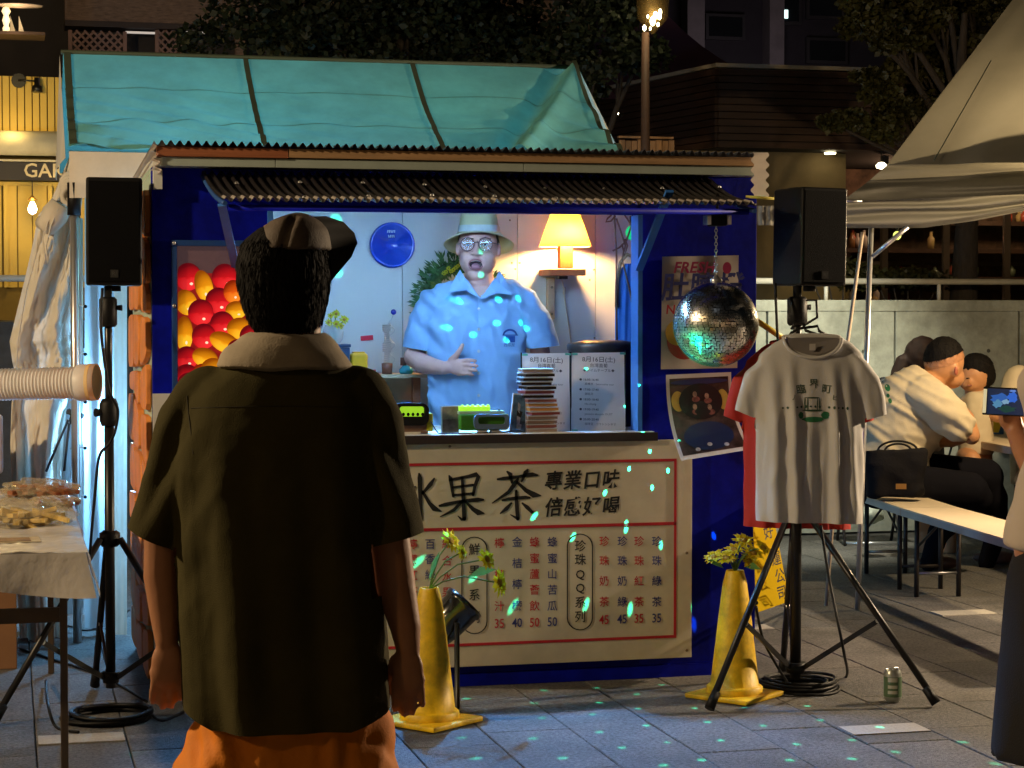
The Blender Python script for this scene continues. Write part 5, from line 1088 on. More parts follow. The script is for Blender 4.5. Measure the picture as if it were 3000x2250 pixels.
# green spotlight standing behind the left cone, aimed at the ball
sc_p = D(1318, 1815, 7.42); aim = (BC-sc_p).normalized()
pc = thing('stage_spotlight', 'black stage spotlight on the ground behind the left yellow cone', 'spotlight', (sc_p.x, sc_p.y, 0))
MB().lathe([(.03,-.11),(.05,-.10),(.066,-.02),(.072,.06),(.078,.065),(.078,.085),(.064,.085),(.06,.075)], sc_p, 26, axis=aim).build('can', pm('gloss_black', (.012,.012,.013), .18, coat=.5), pc)
MB().lathe([(.06,.074),(.0,.08)], sc_p, 24, axis=aim).build('lens', pm('green_lens', (.05,.6,.35), .1, emit=(.0,1,.45), es=2.5), pc)
sd_ = aim.cross(V((0,0,1))).normalized(); pb_ = V((sc_p.x, sc_p.y, .012))
MB().tube([sc_p+sd_*.085, pb_+sd_*.085, pb_-sd_*.085, sc_p-sd_*.085], .010, 8).build('yoke', black_mt, pc)
lamp('spotlight_light', sc_p+aim*.12, 380, (.0, 1, .42), .03, 'SPOT', BC, 13, .3)

# light thrown back by the tiles of the mirror ball: one small beam per facet
dl = bpy.data.lights.new('mirror_ball_beams', 'POINT'); dl.energy = 350; dl.color = (.02, 1, .50); dl.shadow_soft_size = .002
LPOS = BC+V((-.11, -.09, -.115)); do = bpy.data.objects.new('mirror_ball_beams', dl); do.location = LPOS; COL.objects.link(do)
dirs = []
brd = ((1905,1320),(1845,1370),(1958,1376),(1912,1425),(1775,1440),(1570,1508),(1836,1530),(1836,1546),(1682,1568),(1937,1592),(1230,1642),(1508,1770),(1720,1765),(1848,1778),(2033,1778),(1398,1680))
for p in brd: dirs.append(F(*p, -.03))
for p in ((1368,2046),(1594,2021),(1748,2014),(1938,2006),(1566,2059),(1756,2057),(1865,2034),(1588,2103),(1735,2091),(1869,2076),(1353,2160),(1562,2163),(1756,2143),(1893,2124),(1395,2221),(1649,2220),(1822,2191),(1955,2174),(1944,2242),(2035,2075),(2184,2074),(2365,2067),(2551,2087),(2073,2116),(2236,2126),(2403,2110),(2775,2104),(2112,2170),(2333,2178),(2495,2166),(2580,2135),(2822,2175),(2056,2227),(2313,2226),(2496,2221),(2624,2202),(2915,2236),(290,2126),(410,2206)): dirs.append(G(*p))
for p in ((1220,645),(985,640),(990,800),(1160,960)): dirs.append(PY(*p, BY-.03))
for p in ((1480,832),(1504,890),(1560,888),(1410,897),(1488,952),(1560,952),(1575,968),(1510,998),(1375,967),(1490,1108)): dirs.append(PY(*p, FY+.62))
dirs += [PY(2320,640,FY-.3), PY(1990,1290,FY-.10), PY(2068,1338,FY-.2), PY(1880,1274,FY-.02), PY(1840,1185,FY+.05), PY(1850,1140,FY+.05)]
dl.use_nodes = True; t = dl.node_tree; N, L = t.nodes, t.links; em = N['Emission']; ge = N.new('ShaderNodeNewGeometry'); prev = None
for p in dirs:
    d = (p-LPOS).normalized(); vm = N.new('ShaderNodeVectorMath'); vm.operation = 'DOT_PRODUCT'; L.new(ge.outputs['Incoming'], vm.inputs[0]); vm.inputs[1].default_value = d
    if prev is None: prev = vm.outputs['Value']; continue
    mx = N.new('ShaderNodeMath'); mx.operation = 'MAXIMUM'; L.new(prev, mx.inputs[0]); L.new(vm.outputs['Value'], mx.inputs[1]); prev = mx.outputs[0]
mr_ = N.new('ShaderNodeMapRange'); mr_.interpolation_type = 'SMOOTHSTEP'; mr_.inputs['From Min'].default_value = cos(.0118); mr_.inputs['From Max'].default_value = cos(.0050)
L.new(prev, mr_.inputs['Value']); L.new(mr_.outputs[0], em.inputs['Strength'])

# ================================================================ yellow cones with sunflowers
yc = pm('yellow_rubber', (.86,.55,.01), .5, var=.14, sc=14, bump=.12, stain=.35, ssc=7)
cg = G(1258, 2118); cone = thing('traffic_cone', 'yellow cone with sunflowers on stems, just right of the man in olive', 'traffic cone', cg, 'yellow cones holding sunflowers')
ca = R(38); cax = (cos(ca), sin(ca), 0); cay = (-sin(ca), cos(ca), 0)
MB().obox(cg+V((0,0,.011)), .27, .27, .018, cax, cay).build('base_plate', yc, cone, bevel=.006)
MB().lathe([(.105,.0205),(.105,.042),(.098,.048),(.091,.05),(.078,.16),(.062,.30),(.046,.425),(.034,.475),(.032,.478),(.026,.478),(.03,.44)], cg, 32).build('cone_body', yc, cone, fix=False)
cg2 = G(2152, 2042); dup(cone, cg2, 'yellow cone with a low sunflower bunch under the T-shirt stand')
pet = pm('sunflower_petal', (.90,.74,.02), .5, var=.15, trans=.3); hrt = pm('sunflower_heart', (.45,.28,.02), .7, bump=.5, bsc=300); lf = pm('sunflower_leaf', (.12,.30,.07), .5, var=.3, trans=.3)
def bunch(label, base, heads, lvs, d):
    t = thing('sunflower_bunch', label, 'flowers', base)
    for k, (px, py, r, nx, nz) in enumerate(heads):
        h = D(px, py, d-.02*(k%3)); P_, H_ = MB(), MB(); daisy(P_, H_, h, RGT*nx-FWD*.35+V((0,0,nz)), r, 13, k); fo_ = P_.build('petals', pet, t, fix=False); H_.build('flower_heart', hrt, fo_, fix=False)
        m = (base+h)/2+V((0,0,.035)); MB().tube([base, base*.6+m*.4+V((0,0,.01)), m, h], .003, 6).build('stem', stemg, t)
    for (px, py, qx, qy, w_) in lvs:
        a, b = D(px, py, d-.01), D(qx, qy, d-.03); s_ = (b-a).cross(FWD).normalized()*w_; m = (a+b)/2+V((0,0,.008))
        MB().add([a, m+s_, b, m-s_, m+FWD*-.006], [(0,1,4),(1,2,4),(2,3,4),(3,0,4)], True).build('leaf', lf, t, fix=False)
b_ = cg+V((0,0,.47)); dc = (cg-CAM).dot(FWD)
bunch('three yellow sunflowers leaning right out of the left cone', b_, [(1318,1585,.050,.55,.35),(1352,1618,.034,.6,.2),(1424,1638,.045,.45,.2),(1460,1708,.055,.75,.1)], [(1255,1705,1288,1615,.010),(1370,1690,1455,1668,.016)], dc)
b_ = cg2+V((0,0,.47)); dc = (cg2-CAM).dot(FWD)
bunch('dense yellow sunflower bunch on the right cone behind the tripod leg', b_, [(2092,1632,.045,-.3,.7),(2128,1636,.045,0,.6),(2178,1585,.045,.1,.5),(2150,1612,.045,-.1,.7),(2205,1622,.05,.3,.7),(2235,1605,.04,.4,.5),(2195,1645,.04,.2,.3)], [(2120,1665,2072,1640,.012),(2180,1660,2230,1668,.014)], dc)

# ================================================================ yellow A-board sign
sg = thing('yellow_sign', 'slanted yellow standing sign with black characters behind the right tripod', 'sign', G(2260, 1860))
q4 = [D(2200,1330,8.25), D(2232,1330,8.3), D(2313,1762,8.1), D(2216,1796,7.95)]
MB().poly(q4, FWD*.018).build('sign_panel', pm('yellow_board_sign', (.62,.42,.008), .9, var=.05, spec=.05), sg, bevel=.002)
for a, b in ((q4[2], G(2313,1800)), (q4[3], G(2216,1815))): MB().tube([a+V((0,0,.04)), b+FWD*.1], .008, 6).build('foot', black_mt, sg)
ex = (q4[2]-q4[3]).normalized(); ez = (q4[0]-q4[3]).normalized()
for ch, px, py in (('好',2250,1560), ('運',2272,1638), ('公',2283,1688), ('司',2289,1738)): text(ch, .062, D(px, py, 8.04-.0002*(px-2250)+ (1760-py)*.0004)-FWD*.02, ex, V((-.18,0,1)), blk_i, sg, bold=.012)

# ================================================================ beer can
bc_ = G(2615, 2056); cn = thing('drink_can', 'small open green and silver drink can standing on the paving', 'can', bc_)
MB().lathe([(.024,.001),(.0265,.006),(.033,.014),(.033,.105),(.029,.116),(.0265,.120),(.0275,.1225),(.026,.121),(.024,.117),(0,.117)], bc_, 28).build('can_body', pm('can_silver', (.42,.44,.40), .3, .6, var=.1), cn)
MB().lathe([(.0334,.022),(.0334,.096)], bc_, 28).build('label', pm('can_green', (.10,.17,.09), .4, .2), cn, fix=False)
cf = (CAM-bc_); cf.z = 0; cf.normalize(); 
for z, h in ((.034,.012),(.054,.012),(.078,.016)): 
    MB().add([bc_+V((cf.x*cos(a)-cf.y*sin(a), cf.x*sin(a)+cf.y*cos(a), 0))*.0338+V((0,0,zz)) for zz in (z, z+h) for a in [(-.55+.11*k) for k in range(11)]], [(k, k+1, 12+k, 11+k) for k in range(10)]).build('label_print', pm('can_cream', (.50,.50,.42), .4), cn, fix=False)
MB().tube([bc_+V((-.012,-.008,.121)), bc_+V((.0,-.012,.128)), bc_+V((.018,-.006,.127))], .003, 5).build('ring_pull', chrome, cn)

# ================================================================ folding table on the left with bags
TZ = .72; tr_f, tr_b = G(251,1620,TZ), G(198,1437,TZ); tx1 = tr_f.x; tx0 = tx1-.62; ty0, ty1 = tr_f.y, tr_b.y
ft = thing('folding_table', 'folding table with brown steel legs at the left edge of the square', 'table', ((tx0+tx1)/2, (ty0+ty1)/2, 0)); brn = pm('brown_steel', (.09,.065,.045), .5, .3)
MB().box((tx0, ty0, TZ-.03), (tx1, ty1, TZ-.004)).build('table_top', white_p, ft, bevel=.004)
lx = D(187,1900,(tr_f-CAM).dot(FWD)+.1).x
for yy in (ty0+.10, ty1-.12):
    for xx in (lx, tx0+.06): MB().box((xx-.0115, yy-.0115, 0), (xx+.0115, yy+.0115, TZ-.031)).build('leg', brn, ft, bevel=.003)
    MB().box((tx0+.07, yy-.008, .50), (lx-.012, yy+.008, .545)).build('leg_rail', brn, ft)
MB().tube([(lx, ty0+.1, .62), (lx, ty0+.42, TZ-.04)], .007, 6).build('fold_strut', brn, ft); MB().tube([(lx, ty0+.112, .60), (lx, ty1-.13, .60)], .008, 6).build('long_rail', brn, ft)
tc = thing('tablecloth', 'white plastic tablecloth draped over the left folding table', 'tablecloth', ((tx0+tx1)/2, ty0, TZ)); clm = pm('tablecloth_plastic', (.70,.66,.62), .22, var=.1, sc=6, bump=.35, bsc=22, trans=.12)
MB().grid(lambda u, v: V((tx0+(tx1-tx0+.006)*u, ty0+(ty1-ty0)*v, TZ+.002+.012*max(0, noise.noise((u*5, v*14, 0)))+.006*abs(noise.noise((u*14, v*40, 2))))), 50, 120).build('top_sheet', clm, tc, fix=False)
def drop(u, v):
    x = tx0+(tx1+.03*v-tx0)*u; dep = .05+.085*max(0, sin((u-.15)*pi*.62))**1.2
    return V((x, ty0-.004-.03*v+.012*sin(u*11)*v, TZ+.003-dep*v))
MB().grid(drop, 40, 8).build('front_drop', clm, tc, fix=False)
MB().grid(lambda u, v: V((tx1+.005+.035*v+.006*sin(u*20)*v, ty0-.004+(ty1-ty0)*u-.03*v*(1-u), TZ+.003-(.135-.05*u)*v)), 40, 8).build('side_drop', clm, tc, fix=False)
rn = random.Random(31)
def bag(label, px, py, rx, ry, rz_, col, seed, al=.55):
    c = G(px, py, TZ+.004); t = thing('plastic_bag', label, 'plastic bag', c); me = MB(); n, m = 20, 12; rn = random.Random(seed)
    me.ell(c+V((0,0,rz_*.62)), rx, ry, rz_, 44, 26)
    for i, p in enumerate(me.v):
        q = V(p); k = noise.noise(q*16+V((seed,0,0)))*.30+noise.noise(q*38)*.22+noise.noise(q*80)*.10; dlt = q-(c+V((0,0,rz_*.62))); q = c+V((0,0,rz_*.62))+dlt*(1+k); q.z = max(q.z, TZ+.006); me.v[i] = tuple(q)
    for i in range(len(me.sm)): me.sm[i] = False
    me.build('wrapping', pm('clear_wrap_%d' % seed, (.85,.72,.50), .06, .2, alpha=al*.75, var=.3, sc=18, coat=1), t, fix=False)
    inn = MB()
    for k in range(26):
        p0 = c+V((rn.uniform(-.6,.6)*rx, rn.uniform(-.5,.5)*ry, rn.uniform(.25,.8)*rz_)); an = rn.uniform(0, pi)
        inn.obox(p0, rx*.85, ry*.18, .014, (cos(an), sin(an), rn.uniform(-.3,.3)), (-sin(an), cos(an), 0))
    inn.build('contents', pm('bag_content_%d' % seed, col, .35, var=.4, sc=20), t)
bag('crinkled clear bag of golden packets at the front of the left table', 70, 1540, .16, .10, .055, (.66,.46,.14), 1, .35)
bag('clear bag of brown snacks behind the golden one on the left table', 120, 1455, .15, .12, .045, (.35,.13,.06), 2, .45)
bag('flat pale plastic bag at the far corner of the left table', 165, 1480, .09, .12, .022, (.55,.40,.33), 3, .6)
pc_ = G(45, 1582, TZ+.006); cdp = thing('photo_card', 'small brown photo card lying on the white tablecloth', 'card', pc_); MB().obox(pc_, .15, .14, .002, (1,.05,0), (-.05,1,0)).build('card', pm('card_cream', (.55,.45,.30), .5), cdp); MB().obox(pc_+V((-.01,0,.002)), .11, .10, .001, (1,.05,0), (-.05,1,0)).build('picture', pm('card_brown', (.25,.13,.07), .4, var=.6, sc=30), cdp)
bx1 = G(50, 1960); cbx = thing('cardboard_box', 'brown cardboard box standing under the left table', 'box', (bx1.x-.2, bx1.y, 0)); MB().box((bx1.x-.42, bx1.y, 0.001), (bx1.x, bx1.y+.3, .36)).build('box_body', pm('cardboard', (.26,.13,.06), .75, var=.1), cbx, bevel=.003)
for s in (0, 1): MB().obox((bx1.x-.315+.21*s, bx1.y+.15, .366), .205, .29, .006, (1,0,.04 if s else -.04), (0,1,0)).build('flap', MATS['cardboard'], cbx)
ew = D(-40, 1298, 8.6); wcb = thing('water_tank', 'edge of a pale blue-white plastic tank at the left border', 'tank', (ew.x, ew.y, 0)); a, b = D(8,1218,8.6), D(8,1385,8.6); MB().box((a.x-.3, ew.y-.1, b.z), (a.x, ew.y+.15, a.z)).build('tank_body', pm('tank_plastic', (.55,.60,.72), .35), wcb, bevel=.02, seg=3); MB().box((a.x-.3, ew.y-.08, .0), (a.x-.02, ew.y+.13, b.z-.001)).build('tank_base', black_pl, wcb)
# flexible duct
du = thing('flexible_duct', 'white ribbed flexible air duct entering from the left border', 'duct', D(100,1175,8.3)); duc = pm('white_duct', (.80,.80,.82), .45, var=.06); path = []
rs_ = []
for k in range(73):
    t = k/72; px = -130+365*t; py = 1130-9*t; path.append(D(px, py, 8.3-.05*t)); rs_.append(.062+.004*(1 if k % 2 else -1))
hs = MB(); hs.tube(path, rs_, 26, cap=False); hs.sm = [False]*len(hs.sm); hs.build('ribbed_hose', duc, du, fix=False)
e = path[-1]; dx = (path[-1]-path[-5]).normalized(); MB().lathe([(.072,-.01),(.074,.0),(.074,.07),(.071,.07),(.071,.0)], e, 28, axis=dx).build('collar', duc, du, fix=False); MB().lathe([(.070,.066),(0,.066)], e, 24, axis=dx).build('inner_grille', pm('pale_blue_mesh', (.3,.5,.75), .5), du, fix=False)
MB().lathe([(.0755,.036),(.0755,.050)], e, 28, axis=dx).build('clamp_band', pm('cream_trim', (.8,.6,.3)), du, fix=False)
MB().tube([path[20], (path[20].x, path[20].y, 0)], .012, 8).build('support_post', black_mt, du)

# ================================================================ benches and table under the marquee
bt = pm('bench_top', (.62,.52,.38), .5, var=.06, sc=3); bl_ = pm('bench_leg', (.035,.028,.025), .45, .3); grey_e = pm('bench_edge', (.40,.40,.38), .5)
P1, Pm, P2 = G(2500,1440,.44), G(2637,1487,.44), G(2958,1580,.44); bd = (P2-P1); bd.z = 0; bdn = bd.normalized(); bw = bdn.cross(V((0,0,1))); 
if bw.x < 0: bw = -bw
def bench(label, a, b, nm='bench', wd=.30, zt=.44, leg=bl_, cat='bench', grp='folding benches under the marquee'):
    a, b = V((a.x,a.y,zt)), V((b.x,b.y,zt)); d = (b-a).normalized(); w_ = bw
    t = thing(nm, label, cat, ((a+b)/2+w_*wd/2)*1-V((0,0,zt)), grp); c = (a+b)/2+w_*wd/2
    MB().obox(c-V((0,0,.004)), (b-a).length-.004, wd, .008, d, w_).build('seat_board' if nm == 'bench' else 'table_board', bt, t)
    MB().obox(c-V((0,0,.025)), (b-a).length-.006, wd-.004, .033, d, w_).build('edge_frame', grey_e, t)
    for e_, s in ((a, 1), (b, -1)):
        for wv in (.04, wd-.04):
            p0 = e_+d*(s*.14)+w_*wv; MB().tube([p0-V((0,0,.04)), V((p0.x,p0.y,0))], .0125, 10).build('leg', leg, t)
        p0 = e_+d*(s*.14); MB().tube([V((p0.x,p0.y,.12))+w_*.04, V((p0.x,p0.y,.12))+w_*(wd-.04)], .008, 8).build('cross_bar', steel if s > 0 else leg, t)
        MB().tube([V((p0.x,p0.y,.26))+w_*.05, p0+d*(s*.3)+w_*.05-V((0,0,.04))], .007, 6).build('strut', leg, t)
    return t
bench('far cream-topped folding bench carrying the black tote bag', P1, Pm); bench('near cream-topped folding bench running to the right border', Pm+bdn*.005, P2+bdn*1.0)
T1 = G(2846,1288,.70)+bdn*0; tb1 = T1-bdn*1.0; 
bench('pale folding table where the people in cream shirts sit', T1-bdn*.9, T1+bdn*1.6, 'picnic_table', .60, .70, cat='table', grp=None)
ctn = thing('juice_carton', 'small blue and yellow carton on the pale folding table', 'carton', G(2910,1272,.70)); q = G(2912,1272,.701)
MB().obox(q+V((0,0,.045)), .09, .06, .088, RGT).build('carton_box', pm('carton_blue', (.03,.14,.45), .4), ctn, bevel=.002); MB().poly([q-FWD*.033+RGT*-.012+V((0,0,.085)), q-FWD*.033+RGT*.045+V((0,0,.085)), q-FWD*.033+RGT*.02+V((0,0,.01)), q-FWD*.033+RGT*-.012+V((0,0,.012))]).build('yellow_panel', pm('carton_yellow', (.75,.55,.03), .4), ctn, fix=False)
gcup = thing('green_cup', 'little green cup beside the carton on the folding table', 'cup', q); qq = G(2902,1245,.701); MB().lathe([(.03,0),(.038,.07),(.034,.07),(.028,.01)], qq, 16).build('cup', pm('cup_green', (.03,.35,.05), .4), gcup)
tg = thing('tote_bag', 'black tote bag with looped handles standing on the far bench', 'bag', G(2620,1452,.445))
tgd = 10.85; TG = lambda x, y, e=0: D(x, y, tgd+e)
mb = MB(); mb.loft([oring(TG(2622,1452), RGT, FWD, .145, .07, 24, 4), oring(TG(2620,1400), RGT, FWD, .155, .075, 24, 3.4), oring(TG(2618,1345), RGT, FWD, .165, .06, 24, 3), oring(TG(2618,1318), RGT, FWD, .168, .045, 24, 3)])
obj('bag_body', solid(mb, .010, 3, lambda c, n: .020*noise.noise(c*6)+.008*(1-2*abs(noise.noise(c*11)))), pm('black_canvas', (.007,.0065,.009), .85, var=.2, bump=.2, spec=.2), tg)
for x0, x1, top, e in ((2570,2690,1292,-.03), (2590,2672,1300,.03)): MB().tube([TG((x0+x1)/2-(x1-x0)/2*cos(pi*t/14), 1330-(1330-top)*sin(pi*t/14)**.8, e) for t in range(15)], .006, 8).build('handle', black_pl, tg)
MB().obox(TG(2640,1425,-.085), .055, .003, .028, RGT, FWD).build('gold_label', pm('gold_label', (.35,.17,.04), .4), tg)
wp = thing('white_carrier_bag', 'crumpled white carrier bag on the ground beyond the far bench', 'plastic bag', G(2548,1560)); c = D(2548,1508,12.0); mb = MB(); mb.ell(c, .085, .08, .055, 20, 12); mb.ell(c+V((.03,0,.05)), .03,.03,.03)
obj('bag_body', solid(mb, .012, 2, lambda c, n: .016*noise.noise(c*22)), pm('white_polythene', (.65,.68,.58), .4, trans=.3), wp)
fc = thing('folding_chair', 'folding chair with chrome floor bar beyond the far bench', 'chair', G(2548,1590)); q = G(2545,1592)
MB().obox(q+V((0,0,.42)), .34, .34, .02, RGT).build('seat', black_pl, fc, bevel=.005)
for s in (-1, 1):
    MB().tube([q+RGT*(.17*s)-FWD*.15, q+RGT*(.17*s)+FWD*.15+V((0,0,.44))], .01, 8).build('leg', bl_, fc); MB().tube([q+RGT*(.17*s)+FWD*.17, q+RGT*(.17*s)-FWD*.12+V((0,0,.42))], .01, 8).build('leg', bl_, fc)
MB().tube([q-RGT*.17-FWD*.14+V((0,0,.012)), q+RGT*.17-FWD*.14+V((0,0,.012))], .01, 8).build('floor_bar', chrome, fc)
# ================================================================ people
RS = 1.0
def og(c, ax, ay, rx, ry, n=28, p=2.0): return oring(c, ax, ay, rx*RS, ry*RS, n, p)
FH = V((FWD.x, FWD.y, 0)).normalized(); UZ = V((0,0,1))
skin = pm('skin', (.70,.38,.31), .5, var=.08, sc=12, bump=.04, bsc=150); skin2 = pm('skin_tan', (.45,.20,.10), .5, var=.1, sc=10, bump=.04, bsc=150)
hairm = pm('black_hair', (.006,.005,.005), .75, spec=.15, var=.4, sc=30, bump=.6, bsc=140, stretch=(1,1,.25))
def pr(d, y, x0, x1, ry, e=0, p=2.2, n=32): return oring(D((x0+x1)/2, y, d+e), RGT, FH, (x1-x0)/2*d/FP, ry*RS, n, p)
def limb(mb, d, pts, n=14):
    P_ = [D(x, y, d+e) for x, y, e, r in pts]; rr = [q[3]*RS for q in pts]; mb.tube(P_, rr, n)
    for p, r in zip(P_, rr): mb.ell(p, r, r, r, 12, 8)
def ellp(mb, d, x, y, e, rx, ry, rz, M=None): mb.ell(D(x, y, d+e), rx*RS, ry*RS, rz*RS, 22, 14, Matrix(((RGT.x, FH.x, 0), (RGT.y, FH.y, 0), (0, 0, 1)))@(M or Matrix.Identity(3)))
def hug(o, bv, dirn, off=.002, back=.4):
    for v in o.data.vertices:
        h = bv.ray_cast(v.co-dirn*back, dirn)
        if h[0]: v.co = h[0]-dirn*off

def hairy(me, n, L, seed, down=1.0, w_=.0012):
    """short strands over a hair mass, added to the same mesh"""
    rn = random.Random(seed); vs = [(v.co.copy(), v.normal.copy()) for v in me.vertices]; bm = bmesh.new(); bm.from_mesh(me)
    for _ in range(n):
        p, nr = rn.choice(vs); t = V((rn.uniform(-.25,.25), rn.uniform(-.25,.25), -down)); t = (t-nr*t.dot(nr)*.8).normalized(); s_ = t.cross(nr).normalized()*w_; l_ = L*rn.uniform(.5,1.2)
        q = [bm.verts.new(p-s_), bm.verts.new(p+s_), bm.verts.new(p+t*l_*.6+nr*.0018+s_*.6), bm.verts.new(p+t*l_+nr*.0018*rn.uniform(0,1.5))]; bm.faces.new((q[0], q[1], q[2])); bm.faces.new((q[0], q[2], q[3]))
    bm.to_mesh(me); bm.free(); return me

# ---------------------------------------------------------------- man in the foreground, seen from behind
d = 4.1; gz = 3029
pn = thing('person', 'man in olive shirt and dark cap seen from behind in front of the stall', 'person', G(840, 3029))
mb = MB(); ellp(mb, d, 830, 815, .015, .085, .098, .118); limb(mb, d, [(868,920,.0,.050),(862,985,.0,.054),(850,1050,.0,.062)])
ellp(mb, d, 943, 868, .0, .010, .022, .032)
mb.loft([pr(d,2060,600,1080,.11), pr(d,1800,600,1070,.11), pr(d,1500,590,1060,.11), pr(d,1250,560,1060,.10), pr(d,1130,620,1040,.085), pr(d,1070,720,980,.07)])
limb(mb, d, [(600,1190,0,.045),(520,1380,-.01,.038),(474,1570,-.02,.036),(474,1690,-.02,.037),(484,1800,-.03,.031),(488,1878,-.04,.0235)])
limb(mb, d, [(1050,1190,0,.045),(1112,1380,0,.040),(1142,1570,-.01,.040),(1160,1720,-.02,.040),(1188,1840,-.04,.031),(1196,1905,-.05,.024)])
def hang_hand(cx, cy, e, sg, sc=1):
    ellp(mb, d, cx, cy, e, .034*sc, .017, .048)
    ellp(mb, d, cx-sg*4, cy+28, e, .035*sc, .016, .030)
    for k in range(4):
        x = cx+(k-1.5)*26*sc; L = (66, 80, 76, 56)[k]
        limb(mb, d, [(x, cy+34, e, .0088), (x-sg*1+(k-1.5)*2, cy+40+L*.5, e+.006, .0082), (x-sg*3+(k-1.5)*3, cy+40+L*.95, e+.020, .0072), (x-sg*3+(k-1.5)*2, cy+40+L*1.12, e+.036, .0062)], 8)
    limb(mb, d, [(cx+sg*36, cy-30, e+.01, .013), (cx+sg*52, cy+20, e+.03, .0115), (cx+sg*46, cy+62, e+.045, .0095)], 8)
hang_hand(492, 1945, -.045, 1); hang_hand(1194, 1965, -.055, -1, .95)
for x in (700, 980): limb(mb, d, [(x,2060,0,.085),(x,2300,0,.075),(x-5,2500,0,.052),(x-5,2620,.02,.055),(x,2900,.02,.036),(x,2960,.0,.036)]); 
obj('body', solid(mb, .0055, 2), skin2, pn)
mb = MB(); mb.loft([pr(d,975,752,922,.066,-.012), pr(d,930,728,946,.085,-.008), pr(d,880,708,958,.100), pr(d,820,695,965,.108,.004), pr(d,760,697,964,.108,.008), pr(d,705,715,955,.098,.008), pr(d,665,765,925,.07,.008)])
obj('hair', hairy(solid(mb, .007, 3, lambda c, n: .002*noise.noise((c.x*45, c.y*45, c.z*12))), 5200, .026, 1), hairm, pn)
capm = pm('olive_brown_cap', (.115,.085,.065), .75, var=.2, sc=12, bump=.2, bsc=250)
mb = MB(); mb.loft([pr(d,735,748,972,.116,.01), pr(d,700,756,968,.113,.01), pr(d,672,768,958,.104,.01), pr(d,648,795,938,.085,.01), pr(d,632,830,912,.052,.01), pr(d,625,858,888,.02,.01)])
cpo = obj('cap_crown', solid(mb, .006, 3, lambda c, n: -.010*math.exp(-(((c-D(838,690,d-.1)).dot(RGT)-.25*(c-D(838,690,d-.1)).z)/.008)**2)*(1 if n.dot(FH) < -.2 else 0)+.002*noise.noise(c*30)), capm, pn)
inn = [(900,634),(928,655),(948,690),(958,730),(962,770),(955,812)]; out = [(955,633),(1006,650),(1038,682),(1047,712),(1030,752),(972,822)]
def brim(u, v, off=0):
    t = u*5; i = min(int(t), 4); f = t-i; a = [inn[i][k]*(1-f)+inn[i+1][k]*f for k in (0,1)]; b = [out[i][k]*(1-f)+out[i+1][k]*f for k in (0,1)]
    return D(a[0]*(1-v)+b[0]*v, a[1]*(1-v)+b[1]*v, d+.03+.09*v*sin(pi*min(1,u+.15))+off)
bm_ = MB(); bm_.grid(brim, 20, 8); bm_.grid(lambda u, v: brim(u, v, .006), 20, 8); bm_.build('cap_brim', pm('black_cloth', (.012,.011,.011), .8), pn)
MB().ell(D(905,637,d-.02), .004,.003,.004, 10, 8).build('cap_eyelet', chrome, pn)
olive = pm('olive_cotton', (.060,.050,.014), .9, var=.18, sc=5, bump=.35, bsc=420, spec=.2)
mb = MB(); mb.loft([pr(d,2230,552,1138,.150,0,2.5), pr(d,2156,552,1138,.150,0,2.5), pr(d,2080,545,1140,.155,0,2.5), pr(d,1950,540,1138,.160,0,2.5), pr(d,1750,530,1122,.160,0,2.5), pr(d,1550,518,1102,.158,0,2.5), pr(d,1380,512,1092,.155,0,2.5), pr(d,1260,520,1092,.142,0,2.4), pr(d,1170,545,1085,.125,0,2.3), pr(d,1115,590,1058,.11,0,2.2), pr(d,1075,650,1015,.095,0,2), pr(d,1048,700,970,.075,0,2)])
limb(mb, d, [(615,1172,0,.068),(552,1245,-.005,.062),(512,1380,-.012,.056),(478,1500,-.018,.054),(446,1605,-.022,.056)], 20)
limb(mb, d, [(1045,1172,0,.068),(1092,1245,0,.062),(1118,1380,-.005,.056),(1142,1500,-.008,.058),(1156,1612,-.012,.060)], 20)
def fold(c, n):
    x = (c-D(840,1500,d)).dot(RGT); z = c.z; k = min(1, max(0, (1.30-z)/.5))
    w_ = .015*k*(sin(x*26+3*z+1.8*noise.noise((x*3, z*2, 0)))+.5*sin(x*57+5*z+2))*(1 if n.dot(FH) < .3 else .3)
    dg = .013*math.exp(-((z-1.12)/.16)**2)*sin((abs(x)-.2)*70+z*35)*min(1, max(0, (abs(x)-.12)/.08))
    q = n.dot(FH)**2; rg = .004*(1-2*abs(noise.noise((x*7+z*2.5, z*4, c.y*6))))+.003*(1-2*abs(noise.noise((x*15-z*4, z*9, c.y*9))))
    return (w_+dg*.8)*q+rg*.8+.001*noise.noise(c*40)
sh_ = solid(mb, .008, 3, fold); zl = D(0,1720,d).z
cut(sh_, D(443,1566,d), (-RGT*.43-UZ*.9).normalized(), lambda c: (c-D(516,1500,d)).dot(RGT) < 0 and c.z > zl); cut(sh_, D(1150,1578,d), (RGT*.24-UZ*.97).normalized(), lambda c: (c-D(1100,1500,d)).dot(RGT) > 0 and c.z > zl)
cut(sh_, D(840,2106,d), -UZ, lambda c: c.z < zl); cut(sh_, D(600,2084,d), (-RGT*.5-UZ).normalized(), lambda c: c.z < D(0,1960,d).z and (c-D(760,2100,d)).dot(RGT) < 0); cut(sh_, D(1090,2090,d), (RGT*.35-UZ).normalized(), lambda c: c.z < D(0,1960,d).z and (c-D(920,2100,d)).dot(RGT) > 0)
obj('shirt', sh_, olive, pn); bvo = BVHTree.FromPolygons([v.co for v in sh_.vertices], [p.vertices for p in sh_.polygons]); olive_s = pm('olive_seam', (.030,.024,.008), .9)
